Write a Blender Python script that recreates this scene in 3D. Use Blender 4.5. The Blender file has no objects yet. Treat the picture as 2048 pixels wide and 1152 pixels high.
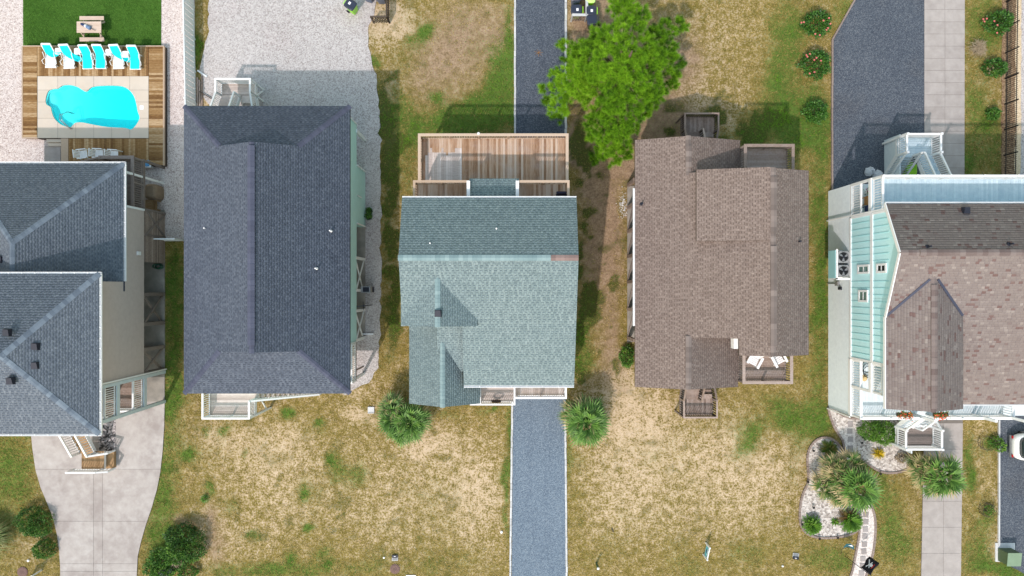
import bpy, bmesh, math, random
import numpy as np
from mathutils import Matrix, Vector
from mathutils.geometry import delaunay_2d_cdt

R = random.Random(7)
NR = np.random.default_rng(11)
scene = bpy.context.scene
C = scene.collection

# ------------------------------------------------------------------ camera, sky, sun, exposure
CAM_H = 45.5                      # drone height above the ground, metres
PXM = 30.0                        # photograph pixels per metre at ground level
cam_d = bpy.data.cameras.new('drone_camera')
cam_d.sensor_width = 36.0
cam_d.lens = 36.0 * CAM_H / (2048 / PXM)
cam_d.clip_start = 0.5
cam_d.clip_end = 3000
cam = bpy.data.objects.new('drone_camera', cam_d)
cam.location = (0, 0, CAM_H)
C.objects.link(cam)
scene.camera = cam

SUN_EL, SHX, SHY = 52.3, 0.35, 0.69          # shadows fall up and slightly right in the picture
world = bpy.data.worlds.new('World')
scene.world = world
world.use_nodes = True
wn = world.node_tree
sky = wn.nodes.new('ShaderNodeTexSky')
sky.sky_type = 'NISHITA'
sky.sun_disc = False
sky.sun_elevation = math.radians(SUN_EL)
sky.sun_rotation = math.atan2(-SHX, -SHY)
sky.air_density = 2.7
sky.dust_density = 1.8
sky.ozone_density = 0.0
bg = wn.nodes['Background']
bg.inputs['Strength'].default_value = 0.15
wn.links.new(sky.outputs[0], bg.inputs['Color'])

sd = bpy.data.lights.new('sun', 'SUN')
sd.energy = 2.0
sd.angle = math.radians(1.0)
sd.color = (1.0, 0.885, 0.85)
sun = bpy.data.objects.new('sun', sd)
sun.rotation_euler = Vector((SHX, SHY, -1.0)).to_track_quat('-Z', 'Y').to_euler()
sun.location = (-20, -40, 60)
C.objects.link(sun)

scene.view_settings.view_transform = 'Standard'
scene.view_settings.look = 'None'
scene.view_settings.gamma = 1.0
scene.view_settings.exposure = 0.58

# ------------------------------------------------------------------ helpers
def S(z): return 1 - z / CAM_H
def P(px, py, z=0.0):
    s = S(z) / PXM
    return Vector(((px - 1024) * s, (576 - py) * s, z))
def PX(px, z=0.0): return (px - 1024) * S(z) / PXM
def PY(py, z=0.0): return (576 - py) * S(z) / PXM

WM = {}
def put(o, parent=None, M=None, label=None, cat=None, group=None, kind=None):
    M = M if M is not None else Matrix.Identity(4)
    C.objects.link(o)
    if parent is not None:
        o.parent = parent
        o.matrix_parent_inverse = WM[parent.name].inverted()
    o.matrix_basis = M
    WM[o.name] = M
    if label: o['label'] = label
    if cat: o['category'] = cat
    if group: o['group'] = group
    if kind: o['kind'] = kind
    return o
def thing(name, label, cat, loc, group=None, rz=0.0):
    o = bpy.data.objects.new(name, None)
    o.empty_display_size = 0.2
    return put(o, None, Matrix.Translation(Vector(loc)) @ Matrix.Rotation(rz, 4, 'Z'), label, cat, group)

CUBE = {}
CV = [(-.5,-.5,-.5),(.5,-.5,-.5),(.5,.5,-.5),(-.5,.5,-.5),(-.5,-.5,.5),(.5,-.5,.5),(.5,.5,.5),(-.5,.5,.5)]
CF = [(0,3,2,1),(4,5,6,7),(0,1,5,4),(1,2,6,5),(2,3,7,6),(3,0,4,7)]
def cube(m):
    if m not in CUBE:
        me = bpy.data.meshes.new('board_' + m)
        me.from_pydata(CV, [], CF)
        me.materials.append(MAT[m])
        CUBE[m] = me
    return CUBE[m]
def boxM(x0, x1, y0, y1, z0, z1):
    return Matrix.Translation(((x0+x1)/2, (y0+y1)/2, (z0+z1)/2)) @ Matrix.Diagonal((abs(x1-x0), abs(y1-y0), abs(z1-z0), 1))
def barM(p0, p1, w, h):
    p0, p1 = Vector(p0), Vector(p1)
    d = p1 - p0
    L = d.length
    x = d / L
    up = Vector((0,0,1)) if abs(x.z) < .99 else Vector((0,1,0))
    y = up.cross(x).normalized()
    z = x.cross(y)
    M = Matrix((x, y, z)).transposed().to_4x4()
    return Matrix.Translation((p0+p1)/2) @ M @ Matrix.Diagonal((L, w, h, 1))
def box(name, parent, m, x0, x1, y0, y1, z0, z1, T=None, **k):
    M = boxM(x0, x1, y0, y1, z0, z1)
    if T is not None: M = T @ M
    return put(bpy.data.objects.new(name, cube(m)), parent, M, **k)
def bar(name, parent, m, p0, p1, w, h, T=None, **k):
    M = barM(p0, p1, w, h)
    if T is not None: M = T @ M
    return put(bpy.data.objects.new(name, cube(m)), parent, M, **k)
def mesh(name, m, verts, faces, smooth=False):
    me = bpy.data.meshes.new(name)
    me.from_pydata([tuple(v) for v in verts], [], faces)
    for mm in (m if isinstance(m, (list, tuple)) else [m]): me.materials.append(MAT[mm])
    if smooth: me.polygons.foreach_set('use_smooth', [True] * len(me.polygons))
    me.update()
    return me
def mobj(name, parent, m, verts, faces, M=None, smooth=False, **k):
    return put(bpy.data.objects.new(name, mesh(name, m, verts, faces, smooth)), parent, M, **k)
def iobj(name, parent, me, M=None, **k):
    return put(bpy.data.objects.new(name, me), parent, M, **k)
def joined(Ms):
    vs, fs = [], []
    for M in Ms:
        b = len(vs)
        vs += [M @ Vector(v) for v in CV]
        fs += [tuple(i + b for i in f) for f in CF]
    return vs, fs
def jobj(name, parent, m, Ms, T=None, **k):
    v, f = joined(Ms)
    return mobj(name, parent, m, v, f, T, **k)
def tube_data(pts, r, n=8, cap=True):
    pts = [Vector(p) for p in pts]
    vs, fs = [], []
    rr = r if isinstance(r, (list, tuple)) else [r] * len(pts)
    for i, p in enumerate(pts):
        d = (pts[min(i+1, len(pts)-1)] - pts[max(i-1, 0)]).normalized()
        a = d.orthogonal().normalized() if abs(d.z) < .9 else Vector((1,0,0)) - d * d.x
        a.normalize()
        b = d.cross(a)
        for k in range(n):
            t = 2*math.pi*k/n
            vs.append(p + (a*math.cos(t) + b*math.sin(t)) * rr[i])
    for i in range(len(pts)-1):
        for k in range(n):
            fs.append((i*n+k, i*n+(k+1)%n, (i+1)*n+(k+1)%n, (i+1)*n+k))
    if cap:
        fs.append(tuple(range(n-1, -1, -1)))
        fs.append(tuple(range((len(pts)-1)*n, len(pts)*n)))
    return vs, fs
def tube(name, parent, m, pts, r, n=8, M=None, **k):
    v, f = tube_data(pts, r, n)
    return mobj(name, parent, m, v, f, M, smooth=True, **k)
def lathe_data(prof, n=20, ex=2.0):
    vs, fs = [], []
    for (r, z) in prof:
        for k in range(n):
            t = 2*math.pi*k/n
            c, s = math.cos(t), math.sin(t)
            q = (abs(c)**ex + abs(s)**ex) ** (-1/ex)
            vs.append((r*c*q, r*s*q, z))
    for i in range(len(prof)-1):
        for k in range(n):
            fs.append((i*n+k, i*n+(k+1)%n, (i+1)*n+(k+1)%n, (i+1)*n+k))
    fs.append(tuple(range(n-1, -1, -1)))
    fs.append(tuple(range((len(prof)-1)*n, len(prof)*n)))
    return vs, fs
def lathe(name, parent, m, prof, M=None, n=20, ex=2.0, smooth=False, **k):
    v, f = lathe_data(prof, n, ex)
    return mobj(name, parent, m, v, f, M, smooth=smooth, **k)
def rings_data(rings, n=28, ex=4.0):
    """rings: (z, half_x, half_y, cx)"""
    vs, fs = [], []
    for (z, a, b, cx) in rings:
        for k in range(n):
            t = 2*math.pi*(k+.5)/n
            c, s = math.cos(t), math.sin(t)
            q = (abs(c)**ex + abs(s)**ex) ** (-1/ex)
            vs.append((cx + a*c*q, b*s*q, z))
    for i in range(len(rings)-1):
        for k in range(n):
            fs.append((i*n+k, i*n+(k+1)%n, (i+1)*n+(k+1)%n, (i+1)*n+k))
    fs.append(tuple(range(n-1, -1, -1)))
    fs.append(tuple(range((len(rings)-1)*n, len(rings)*n)))
    return vs, fs

# ---- polygons in plan
def inpoly(x, y, poly):
    x = np.asarray(x, float); y = np.asarray(y, float)
    c = np.zeros(x.shape, bool)
    j = len(poly) - 1
    for i in range(len(poly)):
        xi, yi = poly[i][0], poly[i][1]; xj, yj = poly[j][0], poly[j][1]
        if yi != yj:
            t = ((yi > y) != (yj > y)) & (x < (xj-xi)*(y-yi)/(yj-yi)+xi)
            c ^= t
        j = i
    return c
def clip_cell(poly, x0, x1, y0, y1):
    def cut(pts, f, ax, val, keep):
        out = []
        for i in range(len(pts)):
            a, b = pts[i-1], pts[i]
            ia, ib = keep(a[ax]), keep(b[ax])
            if ia != ib:
                t = (val - a[ax]) / (b[ax] - a[ax])
                out.append((a[0]+(b[0]-a[0])*t, a[1]+(b[1]-a[1])*t))
            if ib: out.append(b)
        return out
    for ax, val, keep in ((0, x0, lambda q: q >= x0), (0, x1, lambda q: q <= x1), (1, y0, lambda q: q >= y0), (1, y1, lambda q: q <= y1)):
        if len(poly) < 3: return []
        poly = cut(poly, None, ax, val, keep)
    return poly
def compact(v, tris):
    used = sorted({i for t in tris for i in t}); mp = {i: k for k, i in enumerate(used)}
    return [v[i] for i in used], [tuple(mp[i] for i in t) for t in tris]
def fill(outer, holes=()):
    """triangulate a plan polygon with holes -> verts2d, tris"""
    vs, es = [], []
    for lp in [outer] + list(holes):
        b = len(vs)
        vs += [Vector((p[0], p[1])) for p in lp]
        es += [(b+i, b+(i+1) % len(lp)) for i in range(len(lp))]
    v, e, f, *_ = delaunay_2d_cdt(vs, es, [], 0, 1e-5)
    tris = []
    cx = np.array([sum(v[i].x for i in t)/len(t) for t in f]); cy = np.array([sum(v[i].y for i in t)/len(t) for t in f])
    ok = inpoly(cx, cy, outer)
    for h in holes: ok &= ~inpoly(cx, cy, h)
    for t, k in zip(f, ok):
        if k:
            a, b, c = (v[i] for i in t[:3])
            tris.append(tuple(t) if (b-a).cross(c-a) > 0 else tuple(reversed(t)))
    return compact(v, tris)
def wobble(poly, amp=.06, step=.35, seed=1):
    rr = random.Random(seed)
    out = []
    for i in range(len(poly)):
        a, b = poly[i], poly[(i+1) % len(poly)]
        L = math.hypot(b[0]-a[0], b[1]-a[1])
        n = max(1, int(L/step))
        for k in range(n):
            t = k/n
            out.append((a[0]+(b[0]-a[0])*t+rr.gauss(0, amp), a[1]+(b[1]-a[1])*t+rr.gauss(0, amp)))
    return out
def smooth_closed(poly, n=8):
    out = []
    m = len(poly)
    for i in range(m):
        p0, p1, p2, p3 = (Vector(poly[(i+k-1) % m][:2]) for k in range(4))
        for k in range(n):
            t = k/n
            q = .5*((2*p1)+(p2-p0)*t+(2*p0-5*p1+4*p2-p3)*t*t+(3*p1-p0-3*p2+p3)*t**3)
            out.append((q.x, q.y))
    return out
def sheet(name, parent, m, outer, z, holes=(), depth=0.0, **k):
    v, t = fill(outer, holes)
    n = len(v)
    vs = [(p.x, p.y, z) for p in v]
    fs = list(t)
    if depth:
        cnt = {}
        for f in t:
            for i in range(len(f)):
                e = (f[i], f[(i+1) % len(f)])
                cnt[e] = 1
        vs += [(p.x, p.y, z-depth) for p in v]
        for (a, b) in cnt:
            if (b, a) not in cnt: fs.append((b, a, a+n, b+n))
    return mobj(name, parent, m, vs, fs, None, **k)
def pxpoly(pts, z=0.0): return [tuple(P(a, b, z)[:2]) for a, b in pts]

# ------------------------------------------------------------------ materials
MAT = {}
def ramp(nt, cols):
    r = nt.nodes.new('ShaderNodeValToRGB')
    el = r.color_ramp.elements
    n = len(cols)
    while len(el) < n: el.new(.5)
    for i, c in enumerate(cols):
        pos = i/(n-1) if n > 1 else 0
        if len(c) == 4: pos = c[3]
        el[i].position = pos
        el[i].color = (c[0], c[1], c[2], 1)
    return r
def math_n(nt, op, a, b=None, clamp=False):
    n = nt.nodes.new('ShaderNodeMath'); n.operation = op; n.use_clamp = clamp
    for i, q in enumerate((a, b)):
        if q is None: continue
        if isinstance(q, (int, float)): n.inputs[i].default_value = q
        else: nt.links.new(q, n.inputs[i])
    return n.outputs[0]
def pos_n(nt, sc):
    g = nt.nodes.new('ShaderNodeNewGeometry')
    m = nt.nodes.new('ShaderNodeVectorMath'); m.operation = 'MULTIPLY'
    nt.links.new(g.outputs['Position'], m.inputs[0])
    m.inputs[1].default_value = sc if isinstance(sc, (tuple, list)) else (sc, sc, sc)
    return m.outputs[0]
def noise_n(nt, sc, det=4, rough=.6):
    n = nt.nodes.new('ShaderNodeTexNoise')
    n.inputs['Scale'].default_value = 1
    n.inputs['Detail'].default_value = det
    n.inputs['Roughness'].default_value = rough
    nt.links.new(pos_n(nt, sc), n.inputs['Vector'])
    return n.outputs['Fac']
def newmat(name):
    m = bpy.data.materials.new(name); m.use_nodes = True
    MAT[name] = m
    nt = m.node_tree
    return m, nt, nt.nodes['Principled BSDF']
def mat(name, cols, sc=6.0, rough=.8, rnd=0.0, attr=None, amt=1.0, bump=0.0, bsc=None, metal=0.0, spec=.3, wear=0.0, wsc=.5, wcol=(.5,.5,.5), det=4, contrast=1.8):
    m, nt, b = newmat(name)
    if len(cols) == 1: cols = [tuple(c*.88 for c in cols[0]), tuple(min(1, c*1.1) for c in cols[0])]
    n = noise_n(nt, sc, det)
    f = math_n(nt, 'MULTIPLY', math_n(nt, 'SUBTRACT', n, .5), contrast*amt)
    if attr:
        a = nt.nodes.new('ShaderNodeAttribute'); a.attribute_name = attr
        f = math_n(nt, 'ADD', f, a.outputs['Fac'], True)
    elif rnd:
        oi = nt.nodes.new('ShaderNodeObjectInfo')
        q = math_n(nt, 'MULTIPLY', math_n(nt, 'SUBTRACT', oi.outputs['Random'], .5), rnd)
        f = math_n(nt, 'ADD', math_n(nt, 'ADD', f, q), .5, True)
    else:
        f = math_n(nt, 'ADD', f, .5, True)
    r = ramp(nt, cols)
    nt.links.new(f, r.inputs[0])
    col = r.outputs[0]
    if wear:
        w = noise_n(nt, wsc, 5, .65)
        wf = math_n(nt, 'MULTIPLY', math_n(nt, 'MULTIPLY', math_n(nt, 'SUBTRACT', w, .47), 5.0, True), wear)
        mx = nt.nodes.new('ShaderNodeMix'); mx.data_type = 'RGBA'
        nt.links.new(wf, mx.inputs[0]); nt.links.new(col, mx.inputs[6]); mx.inputs[7].default_value = (*wcol, 1)
        col = mx.outputs[2]
    nt.links.new(col, b.inputs['Base Color'])
    b.inputs['Roughness'].default_value = rough
    b.inputs['Metallic'].default_value = metal
    b.inputs['Specular IOR Level'].default_value = spec
    if bump:
        bn = nt.nodes.new('ShaderNodeBump')
        bn.inputs['Strength'].default_value = bump
        bn.inputs['Distance'].default_value = .02
        nt.links.new(noise_n(nt, bsc or sc, 3), bn.inputs['Height'])
        nt.links.new(bn.outputs[0], b.inputs['Normal'])
    return m
def gravel(name, cols, cell=14.0, big=.25, bigamt=.35, rough=.9, bump=.5, tint=None, tsc=.35, tamt=.5):  # tint: large faint patches or wheel tracks
    m, nt, b = newmat(name)
    v = nt.nodes.new('ShaderNodeTexVoronoi')
    v.inputs['Scale'].default_value = 1
    nt.links.new(pos_n(nt, cell), v.inputs['Vector'])
    sp = nt.nodes.new('ShaderNodeSeparateColor'); nt.links.new(v.outputs['Color'], sp.inputs[0])
    n = noise_n(nt, big, 5, .6)
    n2 = noise_n(nt, cell*1.7, 2)
    f = math_n(nt, 'ADD', sp.outputs[0], math_n(nt, 'MULTIPLY', math_n(nt, 'SUBTRACT', n, .5), bigamt*3))
    f = math_n(nt, 'ADD', f, math_n(nt, 'MULTIPLY', math_n(nt, 'SUBTRACT', n2, .5), .5), True)
    r = ramp(nt, cols); nt.links.new(f, r.inputs[0])
    col = r.outputs[0]
    if tint:
        w = noise_n(nt, tsc, 4)
        wf = math_n(nt, 'MULTIPLY', math_n(nt, 'MULTIPLY', math_n(nt, 'SUBTRACT', w, .5), 6.0, True), tamt)
        mx = nt.nodes.new('ShaderNodeMix'); mx.data_type = 'RGBA'; mx.blend_type = 'MULTIPLY'
        nt.links.new(wf, mx.inputs[0]); nt.links.new(col, mx.inputs[6]); mx.inputs[7].default_value = (*tint, 1)
        col = mx.outputs[2]
    nt.links.new(col, b.inputs['Base Color'])
    b.inputs['Roughness'].default_value = rough
    b.inputs['Specular IOR Level'].default_value = .2
    bn = nt.nodes.new('ShaderNodeBump'); bn.inputs['Strength'].default_value = bump; bn.inputs['Distance'].default_value = .03
    nt.links.new(v.outputs['Distance'], bn.inputs['Height']); nt.links.new(bn.outputs[0], b.inputs['Normal'])
    return m

# roofs: tone per shingle
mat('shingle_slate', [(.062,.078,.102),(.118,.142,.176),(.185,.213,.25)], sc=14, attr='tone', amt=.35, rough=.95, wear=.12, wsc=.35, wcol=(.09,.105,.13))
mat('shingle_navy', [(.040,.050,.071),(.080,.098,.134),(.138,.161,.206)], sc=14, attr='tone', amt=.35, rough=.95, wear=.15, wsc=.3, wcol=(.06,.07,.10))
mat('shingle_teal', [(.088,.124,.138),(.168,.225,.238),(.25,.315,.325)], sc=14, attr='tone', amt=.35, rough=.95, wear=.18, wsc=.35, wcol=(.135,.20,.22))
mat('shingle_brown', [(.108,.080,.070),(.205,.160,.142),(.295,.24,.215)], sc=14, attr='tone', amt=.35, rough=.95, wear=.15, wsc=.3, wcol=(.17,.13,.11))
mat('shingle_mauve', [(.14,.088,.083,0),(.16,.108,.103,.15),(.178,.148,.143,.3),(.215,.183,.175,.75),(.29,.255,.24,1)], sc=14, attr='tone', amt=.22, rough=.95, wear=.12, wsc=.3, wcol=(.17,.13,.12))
mat('cap_slate', [(.085,.11,.145),(.165,.205,.25)], sc=20, rnd=.9, amt=.4, rough=.95)
mat('cap_navy', [(.055,.062,.095),(.085,.095,.14)], sc=20, rnd=.7, amt=.4, rough=.95)
mat('cap_teal', [(.16,.235,.25),(.25,.34,.35)], sc=20, rnd=.8, amt=.4, rough=.95)
mat('cap_rust', [(.18,.125,.115),(.26,.19,.175)], sc=20, rnd=.8, amt=.4, rough=.95)
mat('cap_brown', [(.13,.105,.095),(.225,.185,.168)], sc=20, rnd=.9, amt=.4, rough=.95)
mat('cap_mauve', [(.12,.088,.083),(.20,.165,.155)], sc=20, rnd=.9, amt=.4, rough=.95)
mat('metal_dark', [(.02,.023,.035)], rough=.5, metal=.2)
mat('metal_black', [(.012,.012,.014)], rough=.5)
mat('flashing', [(.05,.055,.085)], rough=.5)
# timber
mat('wood_weathered', [(.17,.125,.10),(.28,.215,.18),(.38,.31,.275)], sc=(9,9,9), rnd=.8, amt=.7, rough=.9, bump=.3, bsc=30, wear=.25, wsc=2.2, wcol=(.36,.32,.31))
mat('wood_grey', [(.15,.122,.11),(.25,.21,.19)], sc=9, rnd=.7, amt=.6, rough=.9, bump=.3, bsc=30)
mat('wood_cedar', [(.24,.135,.075),(.36,.23,.145),(.47,.335,.24),(.54,.43,.34)], sc=(14,2,9), rnd=1.05, amt=.55, rough=.85, bump=.25, bsc=30, wear=.35, wsc=.9, wcol=(.42,.36,.33))
mat('wood_pool', [(.13,.062,.02),(.215,.115,.04),(.29,.175,.075),(.44,.31,.18)], sc=(4,14,9), rnd=.95, amt=.6, rough=.85, bump=.25, bsc=30, wear=.12, wsc=1.5, wcol=(.34,.22,.12))
mat('wood_fresh', [(.38,.28,.20),(.50,.39,.30)], sc=9, rnd=.8, amt=.5, rough=.85)
mat('wood_pale', [(.40,.34,.31),(.55,.48,.44),(.66,.60,.57)], sc=(3,14,9), rnd=.9, amt=.6, rough=.85, wear=.3, wsc=2, wcol=(.45,.38,.33))
mat('wood_stair', [(.25,.15,.07),(.40,.26,.14)], sc=9, rnd=.8, amt=.5, rough=.85)
mat('wood_dark', [(.045,.033,.026),(.09,.07,.055)], sc=9, rnd=.8, amt=.5, rough=.9)
mat('wood_picnic', [(.46,.34,.26),(.62,.50,.42)], sc=(3,20,9), rnd=.6, amt=.6, rough=.85)
# paint
mat('white_paint', [(.72,.73,.74),(.80,.81,.82)], sc=3, rough=.5, wear=.1, wsc=1.5, wcol=(.6,.6,.58))
mat('white_vinyl', [(.66,.70,.72),(.74,.78,.80)], sc=3, rough=.45)
mat('porch_white', [(.60,.67,.71),(.72,.79,.82)], sc=5, rnd=.7, rough=.6, wear=.2, wsc=1.8, wcol=(.54,.60,.63))
mat('porch_blue', [(.42,.54,.61),(.56,.67,.73)], sc=5, rnd=.8, rough=.7, wear=.45, wsc=1.3, wcol=(.37,.48,.57))
mat('beam_blue', [(.46,.54,.58),(.55,.63,.67)], sc=3, rough=.6)
mat('aqua_siding', [(.50,.80,.85),(.55,.85,.89)], sc=2, rough=.6, wear=.1, wsc=.9, wcol=(.40,.72,.77))
mat('aqua_batten', [(.33,.66,.70),(.38,.72,.76)], sc=2, rough=.6)
mat('seafoam_siding', [(.38,.60,.57),(.43,.66,.63)], sc=3, rough=.6)
mat('taupe_siding', [(.43,.355,.32),(.49,.41,.375)], sc=4, rough=.7)
mat('beige_siding', [(.34,.29,.24),(.40,.35,.29)], sc=4, rough=.7)
mat('underhouse_shade', [(.03,.03,.035)], rough=.9)  # near-black colour standing in for the shade under the houses
mat('glass_green', [(.10,.20,.18)], rough=.08, spec=.6)
mat('glass_dark', [(.02,.03,.035)], rough=.06, spec=.6)
# hard ground
mat('concrete_drive', [(.31,.276,.258),(.385,.352,.332),(.455,.428,.408)], sc=2.2, rnd=.5, amt=.8, rough=.85, bump=.15, bsc=40, wear=.8, wsc=.6, wcol=(.27,.235,.222))
mat('concrete_walk', [(.285,.253,.236),(.34,.307,.288),(.395,.36,.34)], sc=2.0, rnd=.45, amt=.8, rough=.85, bump=.15, bsc=40, wear=.3, wsc=1.1, wcol=(.23,.205,.195))
mat('concrete_pool', [(.50,.43,.35),(.58,.51,.43)], sc=1.5, rnd=.5, amt=.7, rough=.8, bump=.1, bsc=40, wear=.35, wsc=.45, wcol=(.44,.42,.41))
mat('concrete_slab', [(.20,.19,.17),(.36,.33,.29)], sc=1.2, rough=.9, wear=.4, wsc=.8, wcol=(.12,.115,.11))
mat('joint', [(.16,.14,.125)], sc=6, rough=.95)
mat('kerb', [(.42,.43,.44),(.58,.59,.60)], sc=8, rnd=.8, amt=.6, rough=.85)
mat('paver', [(.25,.22,.21),(.34,.31,.30)], sc=12, rnd=.8, amt=.8, rough=.9)
mat('edging', [(.20,.155,.135),(.30,.24,.21)], sc=10, rnd=.6, rough=.9)
gravel('shell_gravel', [(.265,.24,.23),(.395,.368,.358),(.465,.44,.43),(.54,.515,.505)], cell=18, big=.12, bigamt=.22, tint=(.84,.74,.75), tsc=.18, tamt=.5)
gravel('pink_gravel', [(.30,.235,.215),(.50,.43,.405),(.57,.505,.48),(.64,.585,.56)], cell=18, big=.2, bigamt=.15)
gravel('blue_gravel', [(.085,.115,.155),(.122,.162,.212),(.152,.198,.25),(.22,.27,.32)], cell=24, big=.15, bigamt=.12, tint=(.82,.83,.86), tsc=(1.1,.09,1), tamt=.6)
gravel('asphalt_gravel', [(.042,.052,.070),(.062,.076,.100),(.080,.097,.124),(.13,.148,.175)], cell=22, big=.18, bigamt=.18, tint=(.80,.81,.84), tsc=(1.1,.09,1), tamt=.6)
gravel('asphalt_right', [(.045,.054,.072),(.064,.077,.099),(.082,.097,.120),(.14,.155,.175)], cell=22, big=.15, bigamt=.2, tint=(1.0,.93,.88), tsc=.22, tamt=.8)
gravel('white_stone', [(.22,.19,.17),(.40,.36,.325),(.52,.475,.435),(.64,.60,.56)], cell=9, big=.4, bigamt=.1, bump=.9)
gravel('path_stone', [(.45,.40,.37),(.62,.56,.52),(.72,.67,.63)], cell=14, big=.4, bigamt=.1)
gravel('dark_stone', [(.04,.04,.04),(.15,.14,.14),(.34,.31,.31),(.5,.46,.46)], cell=9, bump=.9)
gravel('mulch', [(.10,.06,.035),(.19,.12,.07),(.30,.21,.13)], cell=16)
gravel('sand_strip', [(.42,.32,.20),(.55,.44,.30),(.62,.51,.36)], cell=20, bump=.2)
mat('turf', [(.022,.07,.006),(.045,.13,.010),(.08,.19,.022)], sc=14, rough=.9, bump=.8, bsc=30, contrast=3.0, wear=.4, wsc=.5, wcol=(.03,.085,.008))
mat('turf_blade', [(.025,.08,.006),(.06,.16,.012),(.12,.25,.04)], sc=3, attr='tone', amt=.2, rough=.7)
# foliage and other
mat('leaf_grass', [(.52,.39,.21,0),(.36,.265,.09,.28),(.20,.175,.042,.5),(.085,.15,.02,.72),(.12,.26,.012,1)], sc=3, attr='tone', amt=.1, rough=.8)
mat('leaf_pine', [(.030,.095,.004),(.125,.30,.006),(.25,.48,.018)], sc=1.2, attr='tone', amt=.35, rough=.7)
mat('leaf_shrub', [(.012,.045,.007),(.045,.13,.012),(.13,.25,.03)], sc=2, attr='tone', amt=.25, rough=.55)
mat('leaf_hibiscus', [(.012,.05,.010),(.035,.115,.014),(.09,.20,.025)], sc=2, attr='tone', amt=.25, rough=.5)
mat('leaf_palm', [(.42,.33,.17,0),(.27,.26,.10,.22),(.06,.12,.025,.4),(.085,.19,.03,.7),(.17,.30,.06,1)], sc=3, attr='tone', amt=.1, rough=.5)
mat('leaf_sago', [(.10,.06,.02,0),(.16,.14,.03,.25),(.05,.13,.01,.5),(.11,.24,.02,1)], sc=3, attr='tone', amt=.1, rough=.5)
mat('leaf_gold', [(.20,.16,.01),(.45,.32,.012),(.60,.44,.03)], sc=3, attr='tone', amt=.1, rough=.5)
mat('leaf_silver', [(.22,.21,.24),(.42,.42,.47)], sc=3, attr='tone', amt=.2, rough=.8)
mat('leaf_dry', [(.20,.15,.09),(.38,.31,.21)], sc=3, attr='tone', amt=.2, rough=.8)
mat('bark', [(.07,.05,.035),(.15,.11,.08)], sc=10, rough=.95, bump=.6)
mat('flower_pink', [(.62,.12,.14),(.72,.24,.22)], sc=9, rough=.6)
mat('flower_magenta', [(.50,.02,.32)], sc=9, rough=.6)
mat('flower_red', [(.55,.05,.03),(.7,.15,.05)], sc=9, rough=.6)
mat('terracotta', [(.30,.12,.06)], sc=9)
mat('pot_green', [(.10,.17,.12)], sc=9, rough=.5)
mat('plastic_white', [(.80,.80,.80)], sc=3, rough=.35, spec=.5)
mat('towel_aqua', [(.0,.56,.60),(.01,.66,.70)], sc=10, rough=.9, bump=.3, bsc=60)
mat('plastic_navy', [(.022,.028,.05)], sc=4, rough=.4, spec=.5)
mat('plastic_slate', [(.07,.10,.17)], sc=4, rough=.4, spec=.5)
mat('plastic_lime', [(.26,.66,.02),(.32,.72,.03)], sc=4, rough=.4, spec=.5)
mat('lime_faded', [(.50,.75,.22)], sc=4, rough=.4)
mat('plastic_green', [(.03,.11,.07)], sc=4, rough=.4)
mat('plastic_grey', [(.18,.19,.20)], sc=4, rough=.4)
mat('metal_grey', [(.30,.31,.33)], sc=4, rough=.4, metal=.3)
mat('ac_case', [(.27,.28,.29)], sc=4, rough=.5)
mat('cover_tan', [(.20,.145,.10),(.27,.20,.145)], sc=4, rough=.9)
mat('panel_blue', [(.06,.23,.42)], sc=4, rough=.4)
mat('sign_blue', [(.10,.50,.62)], sc=4, rough=.4)
mat('navy_cloth', [(.02,.04,.12)], sc=9, rough=.9)
mat('blue_cloth', [(.14,.22,.36)], sc=9, rough=.9)
mat('teal_cloth', [(.02,.09,.11)], sc=9, rough=.8)
mat('flag_black', [(.012,.012,.018)], sc=9, rough=.8)
mat('flag_white', [(.75,.75,.78)], sc=9, rough=.8)
mat('flag_red', [(.6,.03,.04)], sc=9, rough=.8)
mat('iron_cover', [(.13,.075,.065),(.19,.12,.105)], sc=14, rough=.8, bump=.4)
mat('transformer_green', [(.16,.23,.15),(.19,.27,.18)], sc=3, rough=.5)
mat('transformer_dark', [(.075,.11,.06)], sc=3, rough=.5)
mat('cushion_dark', [(.030,.026,.045)], sc=6, rough=.8)
mat('bag_white', [(.45,.47,.52),(.62,.64,.68)], sc=6, rough=.4)
mat('orange_wood', [(.40,.20,.06)], sc=6, rough=.6)
mat('car_white', [(.80,.81,.82)], sc=2, rough=.18, spec=.6)
mat('car_glass', [(.02,.035,.04)], sc=2, rough=.05, spec=.8)
mat('rubber', [(.012,.012,.012)], rough=.9)
mat('lamp_clear', [(.55,.57,.6)], rough=.15)
mat('lamp_red', [(.4,.02,.02)], rough=.2)
mat('pool_shell', [(.30,.90,.90),(.36,.94,.94)], sc=2, rough=.6)
mat('pool_step', [(.45,.95,.95)], sc=2, rough=.6)
mat('hat_straw', [(.62,.45,.22)], sc=9)

# water: clear, tinted by depth, glossy by Fresnel
m, nt, b = newmat('pool_water')
nt.nodes.remove(b)
tr = nt.nodes.new('ShaderNodeBsdfTransparent'); tr.inputs[0].default_value = (.70, .99, .995, 1)
gl = nt.nodes.new('ShaderNodeBsdfGlossy'); gl.inputs['Roughness'].default_value = .08
fr = nt.nodes.new('ShaderNodeFresnel'); fr.inputs[0].default_value = 1.33
bn = nt.nodes.new('ShaderNodeBump'); bn.inputs['Strength'].default_value = .25; bn.inputs['Distance'].default_value = .03
nt.links.new(noise_n(nt, 5, 2), bn.inputs['Height'])
nt.links.new(bn.outputs[0], gl.inputs['Normal']); nt.links.new(bn.outputs[0], fr.inputs['Normal'])
mx = nt.nodes.new('ShaderNodeMixShader')
nt.links.new(fr.outputs[0], mx.inputs[0]); nt.links.new(tr.outputs[0], mx.inputs[1]); nt.links.new(gl.outputs[0], mx.inputs[2])
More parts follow.
